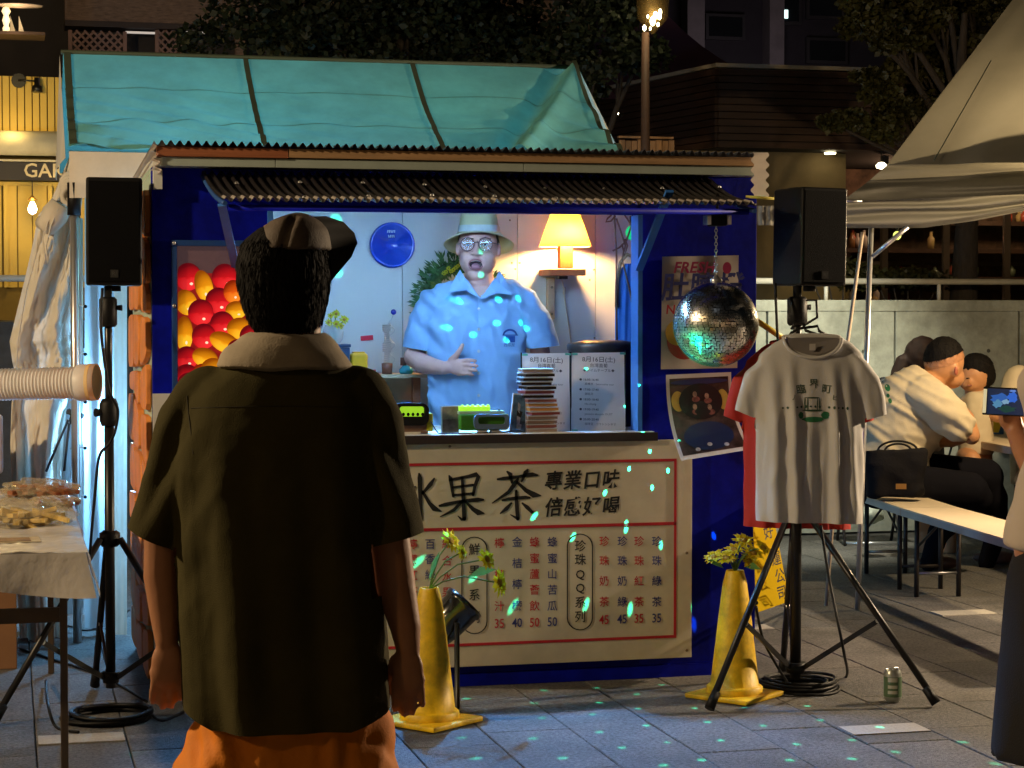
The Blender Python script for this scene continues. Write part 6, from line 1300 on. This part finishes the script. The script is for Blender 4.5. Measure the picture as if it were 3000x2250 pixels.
for pts in ([(560+26*k, 1196-6*sin(pi*k/20)) for k in range(21)], [(548,1160),(552,1210),(560,1270),(566,1330)], [(1092,1160),(1088,1210),(1080,1270),(1074,1330)]):
    P_ = []
    for x, y in pts:
        h = bvo.ray_cast(D(x, y, d-.5), ray(x, y).normalized())
        if h[0] and (not P_ or (h[0]-P_[-1]).length < .06): P_.append(h[0])
    if len(P_) > 2: MB().tube(P_, .0013, 5).build('seam', olive_s, pn)
mb = MB(); R0 = [pr(d,972,742,945,.072,-.004), pr(d,985,706,968,.088,-.006), pr(d,1010,672,992,.102,-.006), pr(d,1045,645,1018,.116,-.004), pr(d,1072,632,1036,.124,-.002)]
R1 = [pr(d,980,760,930,.060,-.004), pr(d,1040,690,985,.085,-.004), pr(d,1084,660,1010,.10,-.002)]
mb.loft(R0+R1[::-1], cap=False)
obj('collar', solid(mb, .006, 3, lambda c, n: .0025*noise.noise((c.x*14, c.y*14, c.z*40))+.0015*sin(c.x*40+c.z*90)), pm('cream_collar', (.42,.35,.26), .85, var=.14, sc=8, bump=.15, bsc=250), pn)
ora = pm('orange_shorts', (.82,.24,.004), .75, var=.14, sc=4, bump=.12, bsc=200)
mb = MB(); mb.loft([pr(d,2500,535,828,.135), pr(d,2350,525,838,.145), pr(d,2240,528,842,.122), pr(d,2120,590,850,.09)]); mb.loft([pr(d,2500,850,1140,.135), pr(d,2350,842,1146,.145), pr(d,2240,838,1140,.122), pr(d,2120,830,1090,.09)]); mb.loft([pr(d,2240,536,1134,.118), pr(d,2150,556,1126,.104), pr(d,2000,600,1080,.10), pr(d,1900,600,1080,.11)])
obj('shorts', solid(mb, .010, 4, lambda c, n: .018*(1-2*abs(noise.noise(((c-CAM).dot(RGT)*11, c.z*2.2, c.y*3))))+.010*(1-2*abs(noise.noise(((c-CAM).dot(RGT)*24+c.z*4, c.z*5, 3))))+.006*sin((c-CAM).dot(RGT)*60+c.z*7)+.005*noise.noise(c*22)), ora, pn)
for x in (700, 980):
    mb = MB(); q = D(x, gz-30, d); q.z = .045; mb.ell(q+FH*.06, .05, .05, .04, 16, 10); mb.tube([q-FH*.05+V((0,0,-.005)), q+FH*.17+V((0,0,-.012))], [.045,.042], 14); obj('shoe', solid(mb, .01, 3), black_pl, pn)

# ---------------------------------------------------------------- seller singing inside the stall
d = 8.72
vn = thing('person', 'singing man in bucket hat, glasses and pale blue shirt inside the stall', 'person', (D(1395,1200,d).x, D(1395,1200,d).y, .1))
mb = MB(); ellp(mb, d, 1401, 720, .015, .085, .096, .106); ellp(mb, d, 1399, 762, -.012, .078, .078, .072); ellp(mb, d, 1397, 804, -.028, .043, .048, .032)
ellp(mb, d, 1396, 741, -.095, .015, .018, .013); limb(mb, d, [(1397,712,-.082,.009),(1396,738,-.098,.013)], 10); ellp(mb, d, 1384, 742, -.088, .009,.012,.008); ellp(mb, d, 1408, 742, -.088, .009,.012,.008)
ellp(mb, d, 1367, 753, -.056, .024,.024,.024); ellp(mb, d, 1432, 753, -.056, .024,.024,.024); ellp(mb, d, 1372, 706, -.078, .026,.012,.008); ellp(mb, d, 1424, 706, -.078, .026,.012,.008)
ellp(mb, d, 1461, 732, .015, .010,.018,.030); ellp(mb, d, 1340, 730, .015, .008,.018,.028)
limb(mb, d, [(1402,790,.015,.060),(1404,830,.01,.064),(1405,870,.0,.075)]); mb.loft([pr(d,905,1340,1470,.06,-.03), pr(d,870,1345,1465,.075,-.02), pr(d,838,1352,1458,.068,-.01)])
mb.loft([pr(d,1290,1260,1525,.10), pr(d,1100,1262,1520,.105), pr(d,960,1262,1525,.10), pr(d,900,1285,1505,.085)])
limb(mb, d, [(1262,915,0,.05),(1228,1000,-.02,.045),(1214,1045,-.04,.046),(1240,1066,-.09,.043),(1272,1074,-.13,.035),(1300,1078,-.155,.0285),(1316,1076,-.16,.027)])
ellp(mb, d, 1334, 1073, -.17, .034,.016,.036); ellp(mb, d, 1346, 1077, -.172, .026,.014,.036)
for (y0, x1, y1, L) in ((1057,1394,1056,0),(1070,1398,1071,0),(1083,1396,1085,0),(1095,1386,1098,0)):
    limb(mb, d, [(1350,y0,-.172,.0088),(1372,(y0*.45+y1*.55)-2,-.186,.0082),(x1-6,y1,-.184,.0074),(x1,y1+1,-.180,.0066)], 8)
limb(mb, d, [(1322,1056,-.165,.015),(1338,1040,-.18,.0125),(1350,1022,-.186,.0105),(1355,1011,-.186,.0085)], 8)
limb(mb, d, [(1545,915,0,.05),(1578,1000,-.01,.044),(1586,1060,-.02,.042),(1560,1130,-.08,.035),(1535,1180,-.12,.028)]); ellp(mb, d, 1528, 1195, -.13, .025,.03,.03)
def face(c, n):
    q = c-D(1394,773,d-.08); x, z = q.dot(RGT), q.z
    if n.dot(FH) > -.1: return 0
    r = (x/.024)**2+(z/.019)**2; dent = -.026*math.exp(-r*r*.7)
    for ex in (1371, 1422):
        w_ = c-D(ex, 716, d-.075); dent -= .007*math.exp(-((w_.dot(RGT)/.019)**2+(w_.z/.012)**2))
    return dent
obj('body', solid(mb, .0042, 2, face), skin, vn)
FX = lambda x, y, e: D(x, y, d+e)
# mouth, eyes, brows
n_ = 24; mouth = [(21*cos(2*pi*k/n_), (12 if sin(2*pi*k/n_) < 0 else 17)*sin(2*pi*k/n_)) for k in range(n_)]
MB().add([FX(1394,773,-.070)]+[FX(1394+x*.92, 773+y*.92, -.076) for x, y in mouth], [(0,1+k,1+(k+1)%n_) for k in range(n_)]).build('mouth', pm('mouth_dark', (.03,.006,.008), .6), vn, fix=False)
MB().tube([FX(1394+x, 773+y, -.083+.010*abs(x/19)**2) for x, y in mouth+mouth[:1]], .0042, 7).build('lips', pm('lips', (.40,.14,.14), .45), vn)
mb = MB(); ellp(mb, d, 1394, 780, -.076, .018,.014,.012); mb.build('tongue', pm('tongue', (.50,.20,.24), .35), vn); MB().tube([FX(1381,765,-.079), FX(1394,763,-.082), FX(1407,765,-.079)], .0025, 6).build('teeth', pm('teeth', (.7,.68,.6), .3), vn)
for ex in (1371, 1422):
    mb = MB(); ellp(mb, d, ex, 717, -.070, .013,.010,.006); eo = mb.build('eye', pm('eye_white', (.65,.62,.6), .2), vn); mb = MB(); ellp(mb, d, ex, 717, -.078, .0055,.004,.0055); mb.build('iris', blk_i, eo)
    MB().tube([FX(ex-14,718,-.080), FX(ex,712,-.0835), FX(ex+14,718,-.080)], .0022, 6).build('eyelid', pm('lid_skin', (.36,.18,.14), .5), vn)
    MB().tube([FX(ex-17,701,-.084), FX(ex,696,-.089), FX(ex+16,700,-.084)], [.002,.0035,.002], 6).build('eyebrow', hairm, vn)
mb = MB(); ellp(mb, d, 1402, 712, .035, .088, .098, .100); obj('hair', hairy(solid(mb, .008, 2, lambda c, n: .004*noise.noise(c*50)), 900, .03, 2), pm('brown_black_hair', (.035,.018,.012), .5, var=.4, sc=40), vn)
# round glasses
gt = pm('glasses_frame', (.16,.06,.07), .3, .4); lens = pm('lens', (.8,.85,1), .02, alpha=.22, spec=1)
go = None
for k, ex in enumerate((1369, 1422)):
    o = MB().tube([FX(ex+20*cos(2*pi*j/28), 716+19.5*sin(2*pi*j/28), -.102) for j in range(29)], .0024, 6).build('glasses_rim', gt, vn)
    n_ = 24; MB().add([FX(ex,716,-.106)]+[FX(ex+18*cos(2*pi*j/n_), 716+18*sin(2*pi*j/n_), -.102) for j in range(n_)], [(0,1+j,1+(j+1)%n_) for j in range(n_)], True).build('lens', lens, o, fix=False)
MB().tube([FX(1388,711,-.102), FX(1395,709,-.108), FX(1403,711,-.102)], .002, 6).build('glasses_bridge', gt, vn)
for a, b in (((1439,711),(1462,716)), ((1352,711),(1342,716))): MB().tube([FX(*a,-.10), FX(*b,.0)], .002, 6).build('glasses_temple', gt, vn)
# bucket hat
hm = pm('cream_canvas_hat', (.66,.62,.36), .8, var=.08, sc=8, bump=.15, bsc=200); hc = D(1403, 684, d+.02)
hat = MB(); n_ = 48
def hr(rx, ry, z): return [hc+RGT*(rx*cos(2*pi*k/n_))+FH*(ry*sin(2*pi*k/n_))+UZ*(z if not callable(z) else z(2*pi*k/n_)) for k in range(n_)]
zt_ = lambda base, side, front: (lambda a: base-side*.55*cos(a)**2+front*1.1*max(0, -sin(a))-side*1.25*max(0, sin(a)))
hat.loft([hr(.058,.066,.112), hr(.066,.076,.110), hr(.074,.086,.085), hr(.084,.098,.03), hr(.090,.106,.004), hr(.108,.122,zt_(-.004,.016,.004)), hr(.130,.142,zt_(-.010,.034,.012)), hr(.151,.160,zt_(-.018,.052,.022)), hr(.149,.158,zt_(-.021,.052,.022)), hr(.128,.140,zt_(-.014,.034,.012)), hr(.088,.103,.0)], cap=False)
hat.add(hr(.058,.066,.112), [tuple(range(n_))]); 
for i, p in enumerate(hat.v):
    q = V(p); q.z += .004*noise.noise(q*14); hat.v[i] = tuple(q)
hat.build('bucket_hat', hm, vn, fix=False); hb = MB(); hb.loft([hr(.0905,.1065,.006), hr(.0895,.105,.018), hr(.0868,.1015,.034)], cap=False); hb.build('hat_band', pm('pale_band', (.62,.68,.66), .4, var=.1, sc=30), vn, fix=False)
# shirt
shm_ = pm('pale_blue_shirt', (.27,.49,.82), .75, var=.04, sc=6, bump=.1, bsc=260)
mb = MB(); mb.loft([pr(d,1300,1238,1548,.135,0,2.5), pr(d,1200,1238,1545,.140,0,2.5), pr(d,1100,1240,1545,.140,0,2.5), pr(d,1000,1244,1546,.140,0,2.5), pr(d,940,1240,1548,.130,0,2.4), pr(d,900,1255,1540,.115,0,2.3), pr(d,872,1280,1520,.100,0,2.1), pr(d,848,1310,1492,.084,.005,2), pr(d,822,1338,1466,.070,.012,2)])
limb(mb, d, [(1318,872,0,.068),(1278,900,0,.076),(1254,945,-.004,.077),(1238,1000,-.012,.072),(1228,1060,-.02,.070)], 20)
limb(mb, d, [(1486,868,0,.068),(1524,896,0,.074),(1552,940,-.002,.076),(1578,1000,-.006,.072),(1600,1060,-.01,.070)], 20)
def vfold(c, n):
    q = c-D(1400,950,d); x, z = q.dot(RGT), q.z
    if n.dot(FH) > .2: return 0
    # V opening at the neck
    vz = (c-D(1407,874,d)).z; vx = (c-D(1407,874,d)).dot(RGT)
    f = .007*sin(x*38+z*14+2*noise.noise((x*5, z*5, 0)))*min(1, max(0, (.02-z)/.2))
    s = .008*math.exp(-((abs(x)-.19)/.05)**2)*sin(x*55-abs(x)/max(x,-x+1e-6)*0+z*60)
    f += .009*(1-2.2*abs(noise.noise((x*8+z*3, z*4.5, 3))))+.006*(1-2*abs(noise.noise((x*17, z*9+x*5, 6))))
    return f+s+.004*noise.noise((x*14, z*10, 1))+.002*noise.noise(c*40)-.003*math.exp(-((x-.004)/.004)**2)
sme = solid(mb, .007, 4, vfold); VN = D(1407,872,d)
drop_faces(sme, lambda c, n: (c-VN).z > 0 and abs((c-VN).dot(RGT)) < (c-VN).z*.95 and n.dot(FH) < .25)
cut(sme, D(1231,1023,d), (-UZ-RGT*.16).normalized(), lambda c: (c-D(1252,1000,d)).dot(RGT) < 0); cut(sme, D(1596,1016,d), (-UZ+RGT*.1).normalized(), lambda c: (c-D(1545,1000,d)).dot(RGT) > 0 and c.z > D(0,1100,d).z)
obj('shirt', sme, shm_, vn)
bv = BVHTree.FromPolygons([v.co for v in sme.vertices], [p.vertices for p in sme.polygons])
# collar and lapels
def lap(pts, e, name='lapel'):
    P_ = [FX(x, y, e+k) for x, y, k in pts]; c = sum(P_, V((0,0,0)))/len(P_)-FH*.006; m = MB()
    n = len(P_); m.add([c]+P_+[p+FH*.012 for p in P_], [(0,1+i,1+(i+1)%n) for i in range(n)]+[(1+i,1+n+i,1+n+(i+1)%n,1+(i+1)%n) for i in range(n)], False); m.build(name, shm_, vn)
lap([(1348,790,.06),(1334,812,.03),(1314,856,.0),(1364,850,-.012),(1372,848,-.014),(1362,815,.01)], -.128, 'collar'); lap([(1364,850,0),(1408,876,-.012),(1372,822,.03),(1360,812,.035)], -.138)
lap([(1462,792,.06),(1478,815,.03),(1500,864,.0),(1456,858,-.012),(1448,852,-.014),(1452,815,.01)], -.128, 'collar'); lap([(1456,858,0),(1408,876,-.012),(1444,822,.03),(1454,812,.035)], -.138)
for y in (905, 965, 1030, 1095, 1160): hug(MB().lathe([(.0065,0),(.0045,.002)], FX(1402,y,-.2), 10, axis=-FH).build('button', pm('pale_button', (.6,.62,.65), .3), vn), bv, FH, .003)
lgm = pm('navy_emblem', (.02,.07,.30), .6)
a_ = MB(); a_.add([FX(1494-13,985,-.2), FX(1494+15,985,-.2), FX(1494+15,1004,-.2), FX(1494-13,1004,-.2)], [(0,1,2,3)]); hug(a_.build('emblem', lgm, vn, fix=False), bv, FH)
for k_, r_ in ((0, 1),): 
    pts = [(1494+22*cos(pi+pi*t/14), 984+20*sin(pi+pi*t/14)) for t in range(15)]; inn2 = [(1494+17*cos(pi+pi*t/14), 984+14*sin(pi+pi*t/14)) for t in range(15)]
    m = MB(); m.add([FX(x,y,-.2) for x, y in pts+inn2], [(t,t+1,16+t,15+t) for t in range(14)]); hug(m.build('emblem_awning', lgm, vn, fix=False), bv, FH)
m = MB(); m.add([FX(1472,984,-.2), FX(1518,984,-.2), FX(1518,981,-.2), FX(1472,981,-.2)], [(0,1,2,3)]); hug(m.build('emblem_awning', lgm, vn, fix=False), bv, FH)
hug(text('西瓜屋', .016, FX(1492,1012,-.2), RGT, UZ, lgm, vn), bv, FH)
mb = MB()
for x in (1330, 1470): limb(mb, d, [(x,1270,0,.095),(x,1500,0,.07),(x,1800,0,.055),(x,1830,0,.05)])
mb.loft([pr(d,1340,1260,1530,.11), pr(d,1240,1255,1530,.11)])
for x in (1330, 1470):
    q = D(x, 1840, d); q.z = .14; mb.ell(q-FH*.06, .05,.11,.04)
obj('trousers', solid(mb, .012, 3), pm('dark_trousers', (.03,.03,.04), .8), vn)

# ---------------------------------------------------------------- man in cream T-shirt bent over the table
d = 11.3; RS = 1.09; cre = pm('cream_tshirt', (.60,.52,.38), .85, var=.06, sc=6, bump=.12, bsc=200); navy = pm('navy_trousers', (.006,.006,.010), .9, var=.2, spec=.1)
sm_ = thing('person', 'man in cream T-shirt leaning over the folding table, seen from behind', 'person', G(2700, 1560))
mb = MB(); ellp(mb, d, 2766, 1058, 0, .100, .095, .118); ellp(mb, d, 2786, 1105, .02, .070,.07,.06); limb(mb, d, [(2755,1095,0,.062),(2722,1120,0,.068),(2690,1150,0,.08)]); ellp(mb, d, 2800, 1086, -.092, .020,.016,.034)
mb.loft([og(D(2580,1400,d), (RGT*.8-UZ*.3).normalized(), FH, .15,.11,20), og(D(2640,1250,d), (RGT*.8-UZ*.35).normalized(), FH, .16,.12,20), og(D(2700,1150,d), (RGT*.7-UZ*.6).normalized(), FH, .12,.12,20)])
limb(mb, d, [(2740,1170,-.12,.055),(2800,1225,-.17,.048),(2846,1278,-.17,.044)]); limb(mb, d, [(2846,1276,-.17,.043),(2832,1225,-.10,.040),(2800,1185,0,.032),(2786,1175,.05,.028)]); ellp(mb, d, 2778, 1170, .07, .03,.04,.03)
limb(mb, d, [(2690,1240,.12,.05),(2740,1290,.10,.043),(2790,1290,.02,.036),(2815,1286,-.02,.028)]); ellp(mb, d, 2826, 1285, -.03, .035,.025,.02)
for k in range(4): limb(mb, d, [(2832,1280+4*k,-.03-.012*k,.009),(2850,1283+4*k,-.035-.012*k,.008)], 7)
obj('body', solid(mb, .009, 4), pm('lamplit_skin', (.55,.27,.13), .5, var=.1, sc=10), sm_)
def cap_of(x, y, rx, ry, rz, nrm, off, vox=.008):
    m = MB(); ellp(m, d, x, y, 0, rx, ry, rz); me = solid(m, vox, 1, lambda c, n: .003*noise.noise(c*60)); c0 = D(x, y, d)+V(nrm)*off; return cut(me, c0, -V(nrm))
hn = (UZ*.93-RGT*.30-FH*.12).normalized()
obj('hair', hairy(cap_of(2766, 1056, .106, .101, .124, hn, .030), 700, .012, 3, .25), hairm, sm_); obj('faded_hair', cap_of(2766, 1057, .1025, .0975, .1205, hn, -.012), pm('stubble_skin', (.40,.19,.095), .6, var=.2, sc=60), sm_)
mb = MB(); ax_ = (RGT*.86-UZ*.4).normalized()
mb.loft([og(D(2572,1425,d), (RGT*.98-UZ*.1).normalized(), FH, .185,.15,26,2.4), og(D(2590,1360,d), (RGT*.94-UZ*.2).normalized(), FH, .19,.16,26,2.4), og(D(2628,1270,d), ax_, FH, .20,.165,26,2.4), og(D(2668,1190,d), (RGT*.8-UZ*.5).normalized(), FH, .185,.165,26,2.2), og(D(2700,1140,d), (RGT*.75-UZ*.6).normalized(), FH, .14,.14,26,2), og(D(2718,1112,d), (RGT*.75-UZ*.6).normalized(), FH, .088,.09,26,2)])
limb(mb, d, [(2700,1165,-.10,.10),(2745,1190,-.15,.095),(2785,1225,-.17,.085),(2808,1248,-.17,.076)], 18); limb(mb, d, [(2690,1200,.10,.09),(2715,1250,.11,.08),(2728,1275,.11,.07)], 16)
def cf_(c, n):
    q = c-D(2660,1220,d); x, z = q.dot(RGT), q.z; w_ = .55*x+.83*z
    a_ = (.83*x-.55*z); return .016*(1-2.2*abs(noise.noise((w_*9, a_*2.2, 1))))+.010*(1-2*abs(noise.noise((w_*19+3, a_*4, 2))))+.003*noise.noise(c*30)
cme = solid(mb, .010, 3, cf_); obj('tshirt', cme, cre, sm_); bv = BVHTree.FromPolygons([v.co for v in cme.vertices], [p.vertices for p in cme.polygons])
m = MB(); ellp(m, d, 2801, 1087, -.106, .010,.008,.022); m.build('ear_hollow', pm('ear_red', (.42,.12,.07), .5), sm_)
for x, y, r_ in ((2630,1142,7),(2628,1165,4),(2632,1180,5),(2598,1208,4)): 
    m = MB(); m.add([D(x,y,d-.4)]+[D(x+r_*cos(t*pi/8), y+r_*1.5*sin(t*pi/8), d-.4) for t in range(16)], [(0,1+t,1+(t+1)%16) for t in range(16)]); hug(m.build('back_print', MATS['green_print'], sm_, fix=False), bv, FH)
mb = MB()
for e, xk, xf in ((-.16, 2860, 2720), (.10, 2905, 2890)):
    limb(mb, d, [(2575,1420,e*.6,.125),(2700,1410-160*e,e,.125),(xk-20,1415-160*e,e+.02,.100),(xk,1460,e+.04,.085),(xf+30,1560,e+.12,.058),(xf,1650,e+.16,.045)])
mb.loft([og(D(2565,1400,d), RGT, FH, .16,.15,20), og(D(2570,1455,d), RGT, FH, .17,.16,20)])
obj('trousers', solid(mb, .014, 3), navy, sm_)
for e, xf in ((0, 2718), (.26, 2888)):
    q = D(xf, 1650, d+e+.16); q.z = .035; mb = MB(); mb.ell(q+RGT*.05, .13,.05,.04, 18, 10, Matrix(((RGT.x,FH.x,0),(RGT.y,FH.y,0),(0,0,1)))); obj('shoe', solid(mb, .01, 2), pm('brown_shoe', (.14,.07,.05), .6), sm_)

# ---------------------------------------------------------------- child, woman, neighbours at the table
d = 11.8; ch_ = thing('person', 'small child with black bowl haircut looking down at the table', 'person', G(2840, 1600))
mb = MB(); ellp(mb, d, 2838, 1098, 0, .083,.083,.092); ellp(mb, d, 2826, 1122, -.03, .06,.05,.045); limb(mb, d, [(2838,1130,.02,.05),(2838,1160,.02,.055)]); mb.loft([pr(d,1360,2790,2890,.08), pr(d,1250,2795,2885,.08), pr(d,1170,2800,2880,.07)])
limb(mb, d, [(2868,1175,-.02,.04),(2885,1215,-.06,.03),(2905,1225,-.12,.025)]); ellp(mb, d, 2914, 1226, -.14, .022,.03,.014); ellp(mb, d, 2822, 1116, -.082, .011,.010,.010)
for y in (1290,): limb(mb, d, [(2815,1340,-.02,.06),(2830,1350,-.25,.05),(2830,1480,-.28,.04),(2830,1540,-.28,.035)])
obj('body', solid(mb, .009, 4), MATS['lamplit_skin'], ch_)
mb = MB(); ellp(mb, d, 2842, 1080, .012, .094,.094,.085); ellp(mb, d, 2856, 1100, .02, .078,.085,.075); obj('hair', hairy(solid(mb, .009, 2, lambda c, n: .004*noise.noise(c*50)), 700, .02, 4), hairm, ch_)
mb = MB(); mb.loft([pr(d,1330,2790,2892,.10), pr(d,1230,2792,2890,.10), pr(d,1170,2798,2884,.09), pr(d,1146,2815,2868,.065)]); limb(mb, d, [(2868,1170,-.01,.055),(2884,1200,-.04,.050)]); obj('tshirt', solid(mb, .010, 3, lambda c, n: .008*noise.noise(c*18)), cre, ch_)
for x in (2818, 2834): m = MB(); ellp(m, d, x, 1108, -.078, .010,.004,.003); m.build('eye', hairm, ch_)
MB().tube([D(2815,1128,d-.086), D(2822,1130,d-.088), D(2829,1128,d-.085)], .003, 6).build('lips', MATS['lips'], ch_)
ch_.location = V(ch_.location)+RGT*.035
d = 11.95; wo_ = thing('person', 'woman with dark ponytail sitting behind the man in cream', 'person', G(2680, 1600))
mb = MB(); ellp(mb, d, 2712, 1058, .02, .085,.09,.11); limb(mb, d, [(2705,1110,.02,.05),(2700,1150,.02,.06)]); mb.loft([pr(d,1400,2600,2760,.11), pr(d,1250,2610,2750,.11), pr(d,1160,2620,2740,.09)]); limb(mb, d, [(2740,1180,-.05,.05),(2790,1240,-.2,.04),(2840,1262,-.25,.03)]); ellp(mb, d, 2850, 1264, -.26, .03,.03,.016)
for x in (2650, 2720): limb(mb, d, [(x,1400,0,.08),(x+60,1420,.3,.07),(x+60,1560,.32,.05),(x+60,1620,.32,.04)])
obj('body', solid(mb, .01, 3), MATS['lamplit_skin'], wo_)
mb = MB(); ellp(mb, d, 2702, 1045, .0, .098,.10,.112); limb(mb, d, [(2668,1042,0,.03),(2645,1060,-.01,.042),(2630,1100,-.01,.042),(2622,1150,0,.022)]); obj('hair', hairy(solid(mb, .009, 3, lambda c, n: .005*noise.noise(c*30)), 500, .02, 5), pm('dark_brown_hair', (.014,.007,.005), .7, spec=.15, var=.4, sc=30), wo_)
MB().tube([D(2664+6*cos(t*pi/6), 1036+9*sin(t*pi/6), d-.02) for t in range(13)], .008, 7).build('hair_tie', pm('brass', (.4,.22,.06)), wo_)
mb = MB(); mb.loft([pr(d,1420,2590,2770,.13), pr(d,1250,2598,2762,.13), pr(d,1165,2605,2755,.11), pr(d,1130,2660,2735,.08)]); limb(mb, d, [(2620,1160,0,.07),(2590,1130,-.05,.05)]); obj('top', solid(mb, .012, 3), black_pl, wo_)
d = 12.0; fr = thing('person', 'person in cream shirt cut off by the right border beyond the table', 'person', G(3060, 1600))
mb = MB(); mb.loft([pr(d,1400,2975,3160,.12), pr(d,1200,2972,3160,.12), pr(d,1110,2985,3150,.11)]); ellp(mb, d, 3085, 1020, -.03, .09,.1,.12); limb(mb, d, [(3080,1070,0,.055),(3075,1110,0,.06)]); limb(mb, d, [(2990,1130,-.05,.05),(2975,1210,-.15,.04),(3010,1262,-.3,.033)]); 
for x in (3020, 3110): limb(mb, d, [(x,1400,0,.09),(x,1420,-.35,.075),(x,1560,-.36,.05),(x,1630,-.36,.04)])
obj('body', solid(mb, .012, 3), MATS['lamplit_skin'], fr)
mb = MB(); mb.loft([pr(d,1420,2962,3170,.14), pr(d,1200,2956,3170,.14), pr(d,1110,2960,3165,.13), pr(d,1082,3000,3140,.10)]); limb(mb, d, [(2985,1115,-.03,.085),(2968,1165,-.08,.078)]); obj('shirt', solid(mb, .012, 3, lambda c, n: .008*noise.noise(c*14)), cre, fr)
mb = MB(); ellp(mb, d, 3086, 1005, .0, .1,.11,.11); obj('hair', hairy(solid(mb, .012, 2), 300, .02, 6), hairm, fr)

# ---------------------------------------------------------------- person filming with a phone at the right border
d = 4.9; RS = 1.0; ph = thing('person', 'person filming at the right border, hands raised, pale top and black skirt', 'person', G(3130, 2680))
mb = MB(); ellp(mb, d, 3160, 880, .0, .085,.1,.12); limb(mb, d, [(3155,970,-.0,.05),(3150,1040,0,.055)]); mb.loft([pr(d,1600,3020,3280,.11), pr(d,1300,3020,3280,.11), pr(d,1110,3010,3290,.09)])
limb(mb, d, [(3060,1140,0,.045),(3064,1330,.06,.040),(3046,1400,.12,.038),(2998,1310,.22,.031),(2974,1258,.28,.025)]); ellp(mb, d, 2968, 1240, .285, .026,.020,.030)
for x, y, e in ((2938,1232,.285),(2952,1226,.275),(2968,1224,.270),(2984,1222,.268)): limb(mb, d, [(2972,1250,.285,.010),(x,y+8,e-.012,.0095),(x-2,y-14,e-.016,.0085)], 7)
limb(mb, d, [(2955,1256,.29,.012),(2936,1240,.30,.010),(2930,1218,.305,.0085)], 7)
limb(mb, d, [(3280,1140,0,.045),(3250,1330,.08,.040),(3120,1260,.26,.028),(3070,1220,.29,.025)]); ellp(mb, d, 3055, 1205, .29, .03,.02,.03); limb(mb, d, [(3050,1190,.28,.011),(3028,1172,.27,.009),(3012,1168,.268,.008)], 7)
for x in (3080, 3200): limb(mb, d, [(x,1600,0,.09),(x,2000,0,.06),(x,2500,.02,.045),(x,2600,0,.04)])
obj('body', solid(mb, .008, 4), skin2, ph)
mb = MB(); mb.loft([pr(d,1605,2952,3330,.15), pr(d,1520,2960,3330,.15), pr(d,1440,2972,3330,.15), pr(d,1370,3012,3310,.14), pr(d,1150,3030,3310,.12), pr(d,1080,3080,3250,.09)]); limb(mb, d, [(3060,1130,0,.06),(3062,1260,.04,.056)])
obj('top', solid(mb, .010, 4, lambda c, n: .006*sin(c.z*30+c.x*40)+.005*noise.noise(c*14)), pm('pale_pink_top', (.62,.53,.45), .8, var=.05), ph)
mb = MB(); mb.loft([pr(d,2215,2922,3330,.19), pr(d,1950,2938,3320,.18), pr(d,1700,2972,3315,.15), pr(d,1560,3010,3300,.13)]); obj('skirt', solid(mb, .012, 4, lambda c, n: .016*(1-2*abs(noise.noise(((c-CAM).dot(RGT)*14, c.z*1.6, 2))))), pm('black_skirt', (.005,.004,.0045), .85, bump=.2, bsc=250), ph)
mb = MB(); ellp(mb, d, 3162, 868, -.015, .1,.11,.12); obj('hair', hairy(solid(mb, .01, 2), 500, .03, 7), hairm, ph)
for x in (3080, 3200):
    q = D(x, 2620, d); q.z = .04; mb = MB(); mb.ell(q+FH*.05, .045,.12,.04, 16, 10); obj('shoe', solid(mb, .01, 2), black_pl, ph)
pq = thing('phone', 'phone held sideways at the right border, its screen showing the blue stall', 'phone', D(2966,1178,d+.25)); px_ = (RGT*.98+UZ*-.045-FH*.03).normalized(); pz_ = (UZ+RGT*.05).normalized(); pcn = D(2968,1178,d+.25)
MB().obox(pcn, .150, .009, .071, px_, FH, pz_).build('phone_body', pm('phone_case', (.02,.02,.02), .25), pq, bevel=.003)
MB().obox(pcn-px_*.072-FH*.0052, .008, .002, .06, px_, FH, pz_).build('edge_highlight', pm('phone_edge_highlight', (.8,.75,.55), .3, emit=(.75,.68,.4), es=.5), pq)  # glowing strip painted in as the white highlight at the phone's end
MB().obox(pcn-FH*.0050+px_*.004, .138, .001, .064, px_, FH, pz_).build('screen', pm('screen_dark', (.01,.015,.03), .1, emit=(.004,.012,.035), es=1), pq)
def sblob(u, v, ru, rv, col, nm, k=0):
    c = pcn-FH*(.0058+.0002*k)+px_*u+pz_*v; MB().add([c]+[c+px_*(ru*cos(t*pi/7)*(1+.25*sin(3*t+u*90)))+pz_*(rv*sin(t*pi/7)*(1+.25*cos(2*t+v*80))) for t in range(14)], [(0,1+t,1+(t+1)%14) for t in range(14)]).build('screen_picture', pm('screen_'+nm, (0,0,0), .2, emit=[x*.55 for x in col], es=1), pq, fix=False)
for i, a_ in enumerate(((-.035,.008,.022,.012,(.03,.14,.50),'blue'),(-.004,.012,.012,.014,(.03,.16,.75),'bright'),(-.040,-.006,.012,.010,(.10,.30,.50),'cyan'),(-.02,.0,.010,.006,(.25,.45,.65),'pale'),(-.015,-.018,.022,.008,(.01,.06,.05),'green'),(.034,.002,.007,.008,(.8,.15,.25),'record'),(.034,-.020,.006,.006,(.25,.45,.75),'thumb'),(.034,.022,.008,.004,(.10,.12,.18),'menu'),(-.004,.028,.008,.003,(.15,.3,.8),'tag'))): sblob(*a_, k=i)
